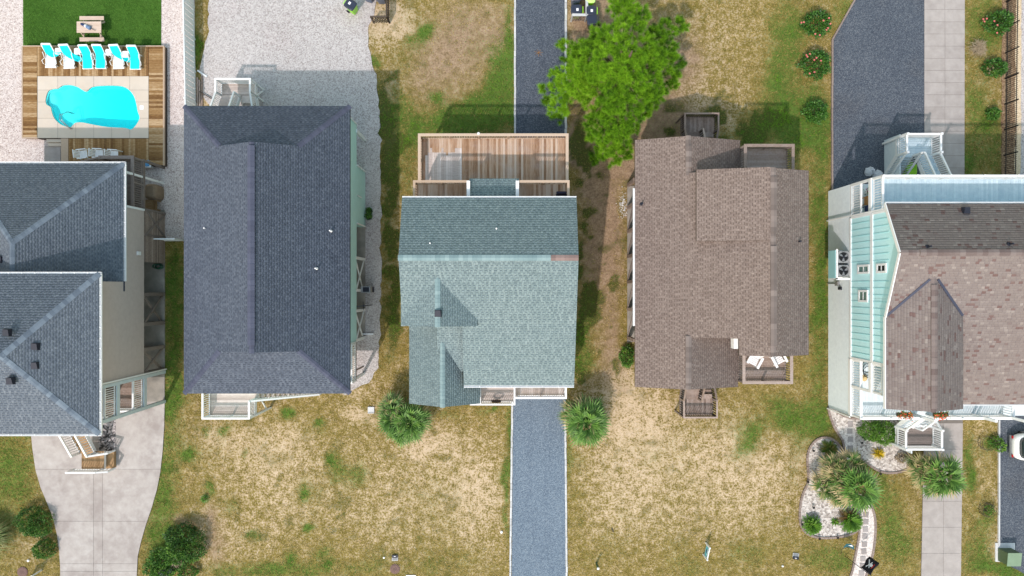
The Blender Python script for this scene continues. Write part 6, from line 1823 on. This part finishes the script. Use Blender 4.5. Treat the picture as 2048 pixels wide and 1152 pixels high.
# ------------------------------------------------------------------ small things
def porch_basket(px, py, z, label):
    c = P(px, py, z)
    o = thing('flower_basket', label, 'flower basket', c, 'red flower boxes on the front porch rail')
    box('trough', o, 'wood_dark', c.x-.42, c.x+.42, c.y-.11, c.y+.11, c.z-.10, c.z+.10)
    k = 150
    q_ = np.stack([NR.uniform(-.45,.45,k)+c.x, NR.normal(0,.12,k)+c.y, np.abs(NR.normal(.12,.06,k))+c.z], 1)
    leaf_obj('leaves', o, 'leaf_shrub', q_, .12, .06)
    leaf_obj('blooms', o, 'flower_red', q_[:60]+np.array((0,-.06,.05)), .10, .08)
porch_basket(1808, 829, F1+1.04+.10, 'red flower box on the porch rail, left of the front stair')
porch_basket(1881, 829, F1+1.04+.10, 'red flower box on the porch rail, right of the front stair')
def condenser(y, label):
    T = Matrix.Translation((20.68, y, pz))
    o = thing('air_conditioner', label, 'air conditioner', (20.68, y, pz), 'outdoor air conditioning units')
    v, f = rings_data([(0,.37,.37,0),(.78,.37,.37,0),(.82,.355,.355,0)], 24, 7)
    mobj('case', o, 'ac_case', v, f, T)
    lathe('fan_well', o, 'metal_black', [(.29,.821),(.29,.826)], T, 24)
    for k in range(3):
        a = k*2.094+.4
        mobj('fan_blade', o, 'metal_grey', [(.04*math.cos(a-.4),.04*math.sin(a-.4),.845),(.26*math.cos(a-.25),.26*math.sin(a-.25),.835),(.27*math.cos(a+.35),.27*math.sin(a+.35),.855),(.04*math.cos(a+.5),.04*math.sin(a+.5),.85)], [(0,1,2,3)], T)
    lathe('hub', o, 'metal_dark', [(.07,.83),(.07,.87),(.04,.88)], T, 14)
    for rr in (.30, .20, .11):
        v, f = tube_data([(rr*math.cos(t*.2618), rr*math.sin(t*.2618), .875) for t in range(25)], .006, 4)
        mobj('guard_ring', o, 'metal_dark', v, f, T)
condenser(1.94, 'grey air conditioner with round fan, upper of two on the white platform')
condenser(1.07, 'grey air conditioner with round fan, lower of two on the white platform')
# compressor at the navy house and clutter
o = thing('air_conditioner', 'small grey condenser unit between the stilts of the navy house', 'air conditioner', P(732, 566, 1.2))
T = Matrix.Translation((XE+.38, -.1, .9))
box('case', o, 'metal_grey', -.34, .28, -.2, .2, 0, .55, T); box('top_grille', o, 'metal_dark', -.2, .2, -.15, .15, .551, .565, T); box('stand', o, 'metal_dark', -.3, .25, -.17, .17, -.9, 0, T)
def bicycle(px, py, rz, label):
    T = Matrix.Translation(P(px, py, .07)) @ Matrix.Rotation(rz, 4, 'Z')
    o = thing('bicycle', label, 'bicycle', P(px, py, .07), None, rz)
    for xx in (-.5, .5):
        v, f = tube_data([(xx+.33*math.cos(t*.2618), 0, .35+.33*math.sin(t*.2618)) for t in range(25)], .022, 5)
        mobj('wheel', o, 'rubber', v, f, T)
    for a, b_ in (((-.5,0,.35),(-.15,0,.8)),((-.15,0,.8),(.4,0,.82)),((.4,0,.82),(.5,0,.35)),((-.5,0,.35),(0,0,.3)),((0,0,.3),(.4,0,.78)),((0,0,.3),(-.17,0,.9))):
        bar('frame_tube', o, 'plastic_slate', T @ Vector(a), T @ Vector(b_), .035, .035)
    box('saddle', o, 'rubber', -.28, -.05, -.07, .07, .90, .96, T)
    bar('handlebar', o, 'metal_dark', T @ Vector((.38,-.28,1.0)), T @ Vector((.38,.28,1.0)), .03, .03)
bicycle(722, 612, .1, 'dark bicycle parked under the navy house')
block('loose_downspout', 'white downspout end lying on gravel beside the navy house', 'pipe', Matrix.Translation(P(736,668,.08)), [('pipe','white_paint',(-.36,.36,-.05,.05,-.04,.06)),('elbow','white_paint',(-.42,-.33,-.06,.06,-.045,.065))])
# balcony furniture
o = thing('patio_sofa', 'dark wicker armchair on the right rear balcony of the teal house', 'chair', (PX(1123,6), PY(385,6), BZ))
T = Matrix.Translation((PX(1123,5.9), 5.2, BZ))
v, f = rings_data([(0.02,.29,.38,0),(.38,.30,.39,0),(.40,.28,.37,0)], 20, 8)
mobj('seat', o, 'cushion_dark', v, f, T); box('back', o, 'cushion_dark', -.29, .29, .26, .38, .39, .80, T)
for s in (-1,1): box('armrest', o, 'cushion_dark', s*.27-.05, s*.27+.05, -.34, .25, .40, .58, T)
for i in range(4): box('cushion_pipe', o, 'plastic_navy', -.2+i*.12, -.18+i*.12, -.34, .24, .401, .415, T)
o = thing('grill', 'black grill under the front eave of the teal house', 'grill', (PX(1005,3.8), -5.5, fz))
T = Matrix.Translation((PX(1008,3.9), -5.62, fz))
box('body', o, 'metal_black', -.55, .55, -.12, .10, .55, .80, T); box('leg', o, 'metal_black', -.5, -.44, -.1, .08, 0, .55, T); box('leg', o, 'metal_black', .44, .5, -.1, .08, 0, .55, T); box('knob', o, 'cover_tan', .36, .44, -.16, -.12, .62, .7, T)
o = thing('wreath_ornament', 'dark round ornament hanging inside the front porch rail of the teal house', 'ornament', (PX(990,4), -6.9, fz+.3))
v, f = tube_data([(.26*math.cos(t*.2618), 0, .42+.26*math.sin(t*.2618)) for t in range(25)], .06, 6)
mobj('ring', o, 'wood_dark', v, f, Matrix.Translation((PX(992,4), fy+.13, fz)))
def adirondack(px, py, z, rz, label):
    T = Matrix.Translation(P(px, py, z)) @ Matrix.Rotation(rz, 4, 'Z')
    o = thing('deck_chair', label, 'chair', P(px, py, z), 'white slatted chairs on the front balcony', rz)
    for i in range(5): box('seat_slat', o, 'plastic_white', -.26, .26, -.28+i*.11, -.19+i*.11, .34-.02*i, .36-.02*i, T)
    for i in range(5): bar('back_slat', o, 'plastic_white', T @ Vector((-.22+i*.11,.25,.26)), T @ Vector((-.26+i*.13,.55,.95-.04*abs(i-2))), .09, .02)
    for s in (-1,1):
        box('armrest', o, 'plastic_white', s*.34-.07, s*.34+.07, -.36, .34, .54, .57, T)
        box('leg', o, 'plastic_white', s*.30-.03, s*.30+.03, -.32, -.22, 0, .54, T); box('leg', o, 'plastic_white', s*.30-.03, s*.30+.03, .22, .30, 0, .54, T)
adirondack(1504, 719, 4.75, -.5, 'white slatted chair at the left of the front balcony of the brown house')
adirondack(1552, 717, 4.75, .5, 'white slatted chair at the right of the front balcony of the brown house')
# porch clutter at the aqua house
o = thing('flower_pot', 'magenta flowers in a pot on the rear lower porch of the aqua house', 'flower pot', P(1731, 381, F1))
T = Matrix.Translation(P(1733, 384, F1))
lathe('pot', o, 'plastic_white', [(.12,0),(.18,.3),(.19,.34),(.15,.34)], T, 14)
leaf_obj('leaves', o, 'leaf_shrub', NR.normal(0,.13,(70,3))+np.array((0,0,.5)), .15, .06, T)
leaf_obj('blooms', o, 'flower_magenta', NR.normal(0,.13,(60,3))+np.array((-.03,.12,.75)), .12, .10, T)
def small_chair(px, py, z, m, sm, rz, label):
    T = Matrix.Translation(P(px, py, z)) @ Matrix.Rotation(rz, 4, 'Z')
    o = thing('porch_chair', label, 'chair', P(px, py, z), None, rz)
    box('seat', o, sm, -.25, .25, -.25, .25, .40, .46, T); box('back', o, m, -.25, .25, .24, .29, .46, .95, T)
    for sx in (-1,1):
        for sy in (-1,1): box('leg', o, m, sx*.22-.025, sx*.22+.025, sy*.22-.025, sy*.22+.025, 0, .40, T)
        box('armrest', o, m, sx*.27-.03, sx*.27+.03, -.24, .24, .62, .65, T)
small_chair(1730, 404, F1, 'orange_wood', 'orange_wood', 1.57, 'orange brown wooden chair on the rear lower porch of the aqua house')
small_chair(1731, 422, F1, 'navy_cloth', 'flag_white', 1.57, 'navy and white striped chair on the rear lower porch of the aqua house')
o = thing('straw_hat', 'round straw hat left on the front lower porch of the aqua house', 'hat', P(1728, 756, F1))
lathe('brim', o, 'hat_straw', [(.20,.0),(.20,.015),(.11,.03)], Matrix.Translation(P(1728,756,F1)+Vector((0,0,.02))), 18); lathe('crown', o, 'hat_straw', [(.11,.03),(.10,.12),(.05,.14)], Matrix.Translation(P(1728,756,F1)+Vector((0,0,.02))), 18)
o = thing('cable_coil', 'black hose loosely coiled on the front lower porch of the aqua house', 'hose', P(1730, 730, F1))
cc = P(1732, 731, F1)
tube('coil', o, 'rubber', [cc+Vector((.30*math.cos(t*.4)+.02*t*.1, .32*math.sin(t*.4)-.01*t, .03+.002*t)) for t in range(46)], .022, 5)
o = thing('rubbish_bags', 'two pale plastic rubbish bags in the shade by the white stair', 'rubbish bag', P(1743, 346, 0))
for a, b_, r_ in ((1737,343,.28),(1752,350,.30)):
    v, f = lathe_data([(.02,0),(r_,.05),(r_*1.1,.22),(r_*.7,.42),(.06,.50),(.10,.58)], 12)
    v = [(x+NR.normal(0,.035), y+NR.normal(0,.035), z) for x, y, z in v]
    mobj('bag', o, 'bag_white', v, f, Matrix.Translation(P(a,b_,.03)))
bin_(1805, 344, 1.57, 'plastic_lime', 'plastic_lime', 'bright green bin under the white rear stair of the aqua house', sticker=False)
o = thing('spigot_box', 'small grey meter boxes beside the condenser platform of the aqua house', 'meter box', (X5-.1, .3, 1.3))
box('box', o, 'metal_grey', X5-.16, X5-.01, .14, .42, 1.2, 1.6); box('box', o, 'metal_dark', X5-.14, X5-.01, -.12, .06, 1.6, 1.9); bar('conduit', o, 'metal_grey', (X5-.06,.28,.03), (X5-.06,.28,1.2), .05, .05)

# black metal fence at the far right
mf = thing('metal_fence', 'black metal picket fence along the right edge of the lawn', 'fence', P(2010, 150))
fa, fb = P(2014,-200), P(2007,362)
Lf = (fb-fa).length
for i in range(140):
    p_ = fa.lerp(fb, (i+.5)/140)
    box('picket', mf, 'metal_black', p_.x-.012, p_.x+.012, p_.y-.012, p_.y+.012, .08, 1.18)
for zz in (.2, 1.08): bar('rail', mf, 'metal_black', fa+Vector((0,0,zz)), fb+Vector((0,0,zz)), .035, .035)
for i in range(12):
    p_ = fa.lerp(fb, i/11)
    box('post', mf, 'metal_black', p_.x-.035, p_.x+.035, p_.y-.035, p_.y+.035, 0, 1.25)

# ------------------------------------------------------------------ front lawn objects
o = thing('transformer_box', 'green utility transformer at the end of the far driveway', 'utility box', P(2010, 1110, 0))
T = Matrix.Translation(P(2011, 1108, .0))
mobj('body', o, 'transformer_dark', [(-.55,-.42,0),(.35,-.42,0),(.35,.42,0),(-.55,.42,0),(-.50,-.40,.85),(.33,-.40,.85),(.33,.40,.95),(-.50,.40,.95)], CF, T)
mobj('lid', o, 'transformer_green', [(-.54,-.46,.852),(.37,-.46,.852),(.37,.44,.955),(-.54,.44,.955),(-.54,-.46,.89),(.37,-.46,.89),(.37,.44,.99),(-.54,.44,.99)], CF, T)
box('pad', o, 'kerb', -.7, .6, -.5, .75, -.02, .05, T); box('lock', o, 'metal_dark', -.1, .0, -.48, -.44, .4, .55, T)
def valve_cover(px, py, r, label):
    o = thing('valve_cover', label, 'manhole cover', P(px, py, .02), 'round reddish valve covers in the lawn')
    lathe('ring', o, 'iron_cover', [(r+.05,-.02),(r+.05,.02),(r,.03)], Matrix.Translation(P(px,py,.0)), 24)
    lathe('lid', o, 'iron_cover', [(r-.015,.0),(r-.015,.035),(r-.03,.04)], Matrix.Translation(P(px,py,.0)), 24)
    c = P(px, py, 0)
    for k in (-1,0,1): box('rib', o, 'iron_cover', c.x-.12, c.x+.12, c.y+k*.07-.015, c.y+k*.07+.015, .04, .05)
valve_cover(45, 1144, .30, 'round reddish metal valve cover at the lower left, by the white frame')
valve_cover(790, 1138, .28, 'round reddish metal valve cover left of the blue gravel drive')
def meter_lid(px, py, rz, label, m='plastic_grey'):
    T = Matrix.Translation(P(px, py, .0)) @ Matrix.Rotation(rz, 4, 'Z')
    o = thing('meter_pit', label, 'meter box', P(px, py, 0), None, rz)
    box('frame', o, 'kerb', -.20, .20, -.20, .10, .0, .05, T); box('lid', o, 'metal_dark', -.19, .19, .02, .20, .05, .10, T); box('handle', o, 'flag_white', -.06, .06, .09, .13, .10, .11, T)
    box('plate', o, m, -.17, .17, -.17, .0, .05, .065, T)
meter_lid(790, 1115, 0, 'small black and grey meter pit left of the blue gravel drive')
meter_lid(1591, 1112, 3.0, 'small grey meter pit with white lid in the lawn before the aqua house')
def stake(px, py, label, r=.05):
    o = thing('survey_marker', label, 'marker', P(px, py, 0), 'small white markers in the lawn')
    lathe('cap', o, 'plastic_white', [(r,-.02),(r,.05),(r*.6,.08)], Matrix.Translation(P(px,py,0)), 10)
stake(57, 1121, 'small white disc marker above the reddish cover at lower left', .09)
stake(768, 1115, 'small white marker left of the black meter pit', .07)
stake(1565, 1132, 'white marker stub in the lawn below the grey meter pit', .07)
stake(1003, 1064, 'flat white marker beside the blue gravel drive', .09)
o = thing('marker_post', 'green post with white cap standing in the dry lawn', 'post', P(1194, 1128, 0))
lathe('shaft', o, 'plastic_green', [(.07,-.02),(.07,.85)], Matrix.Translation(P(1193,1126,0)), 12); lathe('cap', o, 'plastic_white', [(.085,.85),(.085,.93),(.05,.96)], Matrix.Translation(P(1193,1126,0)), 12)
o = thing('concrete_block', 'low concrete splash pad on bare sand by the palm clump', 'concrete pad', P(742, 820, 0))
T = Matrix.Translation(P(742,820,0)); box('pad', o, 'kerb', -.2, .22, -.22, .22, -.01, .06, T); box('lip', o, 'kerb', -.2, .22, .16, .22, .06, .09, T); box('lip', o, 'kerb', -.2, .22, -.22, -.16, .06, .09, T)
def yard_sign(px, py, rz, label, face, w_=.7, h_=.75, tilt=0.0):
    T = Matrix.Translation(P(px, py, 0)) @ Matrix.Rotation(rz, 4, 'Z')
    o = thing('yard_sign', label, 'sign', P(px, py, 0), None, rz)
    for s in (-1,1): box('post', o, 'white_paint', s*w_/2-.045, s*w_/2+.045, -.045, .045, 0, h_+.25, T)
    box('cross_bar', o, 'white_paint', -w_/2+.045, w_/2-.045, -.03, .03, h_+.12, h_+.2, T)
    b_ = box('board', o, 'flag_white', -w_/2+.05, w_/2-.05, -.015, .015, .25, h_+.08, T)
    box('panel', b_, face, -w_/2+.09, w_/2-.09, .0155, .019, .30, h_+.03, T)
    box('panel', b_, face, -w_/2+.09, w_/2-.09, -.019, -.0155, .30, h_+.03, T)
    return o, T
so, sT = yard_sign(1409, 1097, 1.35, 'white framed yard sign with turquoise panel in the dry lawn', 'sign_blue', .8)
box('lettering', so, 'navy_cloth', -.1, .14, .0195, .022, .45, .6, sT); box('lettering', so, 'flag_white', -.2, .2, .0195, .022, .66, .71, sT)
yard_sign(74, 1146, .55, 'white framed yard sign at the lower left beside the reddish cover', 'bag_white', .75)
block('sign_plate', 'white plate lying at the picture bottom below the reddish cover', 'plate', Matrix.Translation(P(822,1153,0)), [('plate','plastic_white',(-.33,.33,-.1,.1,.0,.04)),('rim','plastic_white',(-.33,.33,-.1,-.07,.04,.06))])
o = thing('dropped_twig', 'short dark stick lying on the dry lawn', 'stick', P(1225, 1061, 0))
tube('stick', o, 'wood_dark', [P(1223,1057,.03), P(1225,1061,.05), P(1227,1064,.03)], .035, 6)
# flag on a leaning pole
fl_ = thing('flag', 'black skull and crossbones flag on a thin leaning pole by the path', 'flag', P(1690, 1113, 0))
f0, f1_ = P(1690, 1112, 0), P(1742, 1151, 2.3)
tube('pole', fl_, 'metal_dark', [f0, f0.lerp(f1_, .5)+Vector((-.02,0,0)), f1_], .02, 6)
ax = (f1_-f0).normalized()
vs, fs = [], []
NU, NV = 9, 7
o0 = f1_ - ax*.95 + Vector((.02,.02,0))
fu = Vector((.62, .62, -.12)).normalized()
def fpt(i, j):
    a = i/(NU-1); b_ = j/(NV-1)
    return o0 + ax*(.85*b_) + fu*(.95*a) + Vector((0,0,1))*(.07*math.sin(a*7+b_*2)) + Vector((.03*math.sin(a*5),0,0))
for i in range(NU):
    for j in range(NV): vs.append(fpt(i, j))
for i in range(NU-1):
    for j in range(NV-1): fs.append((i*NV+j, i*NV+j+1, (i+1)*NV+j+1, (i+1)*NV+j))
cl = mobj('cloth', fl_, 'flag_black', vs, fs, smooth=True)
mo = cl.modifiers.new('thickness', 'SOLIDIFY'); mo.thickness = .006
def on_flag(a, b_): 
    p_ = fpt(a*(NU-1), b_*(NV-1)); return p_ + Vector((0,0,.018))
def emblem(poly, m):
    mobj('emblem', cl, m, [on_flag(*q_) for q_ in poly], [tuple(range(len(poly)))])
circ = lambda ca, cb, r_, k=12: [(ca+r_*math.cos(t*2*math.pi/k), cb+r_*1.05*math.sin(t*2*math.pi/k)) for t in range(k)]
emblem(circ(.52,.60,.13), 'flag_white'); emblem([(.46,.42),(.58,.42),(.57,.52),(.47,.52)], 'flag_white')
for s in (-1,1):
    emblem([(.52-s*.26,.26),(.52-s*.22,.20),(.52+s*.26,.50),(.52+s*.22,.56)], 'flag_white')
    emblem(circ(.52-s*.25,.22,.05,8), 'flag_white')
emblem([(.30,.70),(.74,.72),(.70,.77),(.34,.76)], 'flag_red')
# small windsock-like fish flag near the path
o = thing('garden_flag', 'small teal and white garden flag lying over by the path edge', 'flag', P(1690, 1092, 0))
tube('pole', o, 'metal_dark', [P(1682,1108,0), P(1684,1098,.5), P(1700,1094,.72)], .012, 5)
mobj('cloth', o, 'teal_cloth', [P(1686,1096,.55),P(1692,1088,.75),P(1701,1087,.72),P(1708,1092,.6),P(1708,1099,.4),P(1701,1096,.5),P(1695,1094,.6)], [(0,1,6),(1,2,5,6),(2,3,4,5)])
mobj('pattern', o, 'flag_white', [P(1696,1091,.70),P(1704,1090,.70),P(1706,1094,.62),P(1700,1092,.69)], [(0,1,2,3)])
# garden lights along the stone beds
for a, b_, w_ in ((1613,962,'on the left edge of the stone bed beside the palm clump'),(1624,900,'at the top left curve of the stone bed'),(1601,1046,'left of the bright green sago palm'),(1624,1013,'in the white stones above the bright green sago palm'),(1636,1075,'at the bottom edge of the stone bed, left of two'),(1672,1073,'at the bottom edge of the stone bed, right of two'),(1716,908,'beside the stepping stones near the golden plant'),(1720,884,'beside the stepping stones under the leafy porch bush'),(1757,946,'on the brick edging below the golden plant')):
    o = thing('garden_light', 'small black garden light '+w_, 'garden light', P(a, b_, 0), 'small black lights along the stone bed edging')
    lathe('post', o, 'metal_black', [(.02,-.03),(.02,.25)], Matrix.Translation(P(a,b_,0)), 8); lathe('hood', o, 'metal_black', [(.07,.25),(.08,.28),(.03,.33)], Matrix.Translation(P(a,b_,0)), 10)

o = thing('fallen_branch', 'small orange brown pine twig lying on the rear drive', 'twig', P(1077, 106, .03))
for da in (0, .9, 1.7, 2.6, 3.6, 4.6, 5.4):
    c_ = P(1077, 106, .04); tube('sprig', o, 'orange_wood', [c_, c_+Vector((.16*math.cos(da), .14*math.sin(da), .02)), c_+Vector((.30*math.cos(da+.2), .26*math.sin(da+.2), .0))], [.012,.01,.005], 5)
# scattered pale shells along the bare strip beside the brown house
k = 160
sx_, sy_ = PX(1246)+NR.normal(0,.16,k), PY(412)+NR.normal(0,.45,k)
vs, fs = [], []
for a, b_ in zip(sx_, sy_):
    r_ = NR.uniform(.012,.035); b0 = len(vs)
    vs += [(a-r_,b_-r_*.7,.0),(a+r_,b_-r_*.6,.0),(a+r_*.8,b_+r_,.0),(a-r_*.7,b_+r_*.8,.0),(a,b_,.02)]
    fs += [(b0,b0+1,b0+4),(b0+1,b0+2,b0+4),(b0+2,b0+3,b0+4),(b0+3,b0,b0+4)]
mobj('shell_litter', None, 'white_paint', vs, fs, label='scatter of small pale shells on the bare strip by the brown house', cat='shells', kind='stuff')

# ------------------------------------------------------------------ parked car
car = thing('parked_car', 'white car parked on the far right driveway, cut by the picture edge', 'car', (PX(2010)+2.25, PY(888), .03))
T = Matrix.Translation((PX(2010)+2.3, PY(889), .03))
v, f = rings_data([(.22,2.05,.80,0),(.38,2.20,.88,0),(.62,2.26,.91,0),(.82,2.22,.90,0),(.93,2.10,.86,0),(.98,1.98,.80,0)], 48, 5)
mobj('body', car, 'car_white', v, f, T, smooth=True)
v, f = rings_data([(.97,2.02,.81,-.06),(1.22,1.86,.74,-.06),(1.42,1.68,.67,-.06)], 48, 5)
mobj('window_band', car, 'car_glass', v, f, T, smooth=True)
v, f = rings_data([(1.425,1.80,.72,-.06),(1.47,1.78,.71,-.06),(1.51,1.66,.64,-.06),(1.53,1.3,.48,-.06)], 48, 5)
mobj('top_panel', car, 'car_white', v, f, T, smooth=True)
for s in (-1,1):
    for xx in (-1.3, 1.35):
        vv, ff = tube_data([(xx,s*.70,.31),(xx,s*.90,.31)], .31, 18)
        wh = mobj('wheel', car, 'rubber', vv, ff, T)
        vv, ff = tube_data([(xx,s*.90,.31),(xx,s*.905,.31)], .19, 14); mobj('rim', wh, 'metal_grey', vv, ff, T)
    box('mirror', car, 'car_white', .55, .72, s*.98-.09, s*.98+.09, .92, 1.04, T)
    box('tail_light', car, 'lamp_red', -2.255, -2.2, s*.62-.09, s*.62+.09, .50, .60, T); box('headlight', car, 'lamp_clear', 2.12, 2.235, s*.66-.16, s*.66+.16, .60, .74, T)
    for xx in (-1.45, -.35, .75): bar('pillar', car, 'car_white', T @ Vector((xx-.03,s*.80,.97)), T @ Vector((xx*.86,s*.68,1.43)), .06, .05)
box('rear_bumper', car, 'plastic_grey', -2.30, -2.2, -.72, .72, .34, .46, T); box('wiper', car, 'rubber', -1.78, -1.72, -.25, .25, 1.10, 1.13, T)

# ------------------------------------------------------------------ loose grass tufts on the lawns
NT = 300000
tx = NR.uniform(-36, 36, NT); ty = NR.uniform(-20.5, 20.5, NT)
g_, s_, b2, d2 = masks(tx, ty)
dens = np.clip(.62 + .5*g_ - .75*np.clip(s_,0,1) - .8*b2 + .9*d2 + .9*(fnoise(tx, ty, 2.2, 91)-.5), .03, 1)
keep = NR.random(NT) < dens
for pl in HARD: keep &= ~inpoly(tx, ty, pl)
tx, ty, g_, s_, b2, d2 = (a[keep] for a in (tx, ty, g_, s_, b2, d2))
k = len(tx)
ang = NR.uniform(0, 6.283, (k, 3)); ln = NR.uniform(.04, .12, (k, 3))*(1+.4*g_[:,None]); hh = NR.uniform(.02, .07, (k, 3))*(1+.6*g_[:,None]); wd2 = NR.uniform(.008, .020, (k, 3))
bx_, by_ = tx[:,None]+NR.normal(0,.02,(k,3)), ty[:,None]+NR.normal(0,.02,(k,3))
ca, sa = np.cos(ang), np.sin(ang)
z0 = np.full((k,3), -.012)
V = np.stack([np.stack([bx_-sa*wd2, by_+ca*wd2, z0], -1), np.stack([bx_+sa*wd2, by_-ca*wd2, z0], -1), np.stack([bx_+ca*ln, by_+sa*ln, hh], -1)], 2).reshape(-1, 3)
F = np.arange(len(V)).reshape(-1, 3)
tone = np.clip(.26 + .42*np.clip(g_,0,1.1)[:,None] + .30*d2[:,None] - .12*np.clip(s_,0,1)[:,None] + NR.normal(0,.12,(k,1)) + NR.normal(0,.06,(k,3)), 0, 1).ravel()
put(bpy.data.objects.new('lawn_grass', np_mesh('lawn_grass', 'leaf_grass', V, F, {'tone': ('FACE', tone)})), label='short patchy lawn grass, dry and green, across the yards', cat='grass', kind='stuff')

# blades of the artificial lawn
k = 60000
tx = NR.uniform(PX(48), PX(322), k); ty = NR.uniform(PY(91), PY(-210), k)
ang = NR.uniform(0, 6.283, (k, 3)); ln = NR.uniform(.03, .07, (k, 3)); hh = NR.uniform(.07, .10, (k, 3)); wd2 = NR.uniform(.008, .016, (k, 3))
ca, sa = np.cos(ang), np.sin(ang); bx_ = tx[:,None]+NR.normal(0,.02,(k,3)); by_ = ty[:,None]+NR.normal(0,.02,(k,3)); z0 = np.full((k,3), .043)
V = np.stack([np.stack([bx_-sa*wd2, by_+ca*wd2, z0], -1), np.stack([bx_+sa*wd2, by_-ca*wd2, z0], -1), np.stack([bx_+ca*ln, by_+sa*ln, hh], -1)], 2).reshape(-1, 3)
tone = np.clip(.35 + .5*fnoise(tx, ty, .8, 33)[:,None] + NR.normal(0,.14,(k,3)) - .1, 0, 1).ravel()
put(bpy.data.objects.new('turf_blades', np_mesh('turf_blades', 'turf_blade', V, np.arange(len(V)).reshape(-1, 3), {'tone': ('FACE', tone)})), label='dense green blades of the artificial lawn by the pool', cat='grass', kind='stuff')
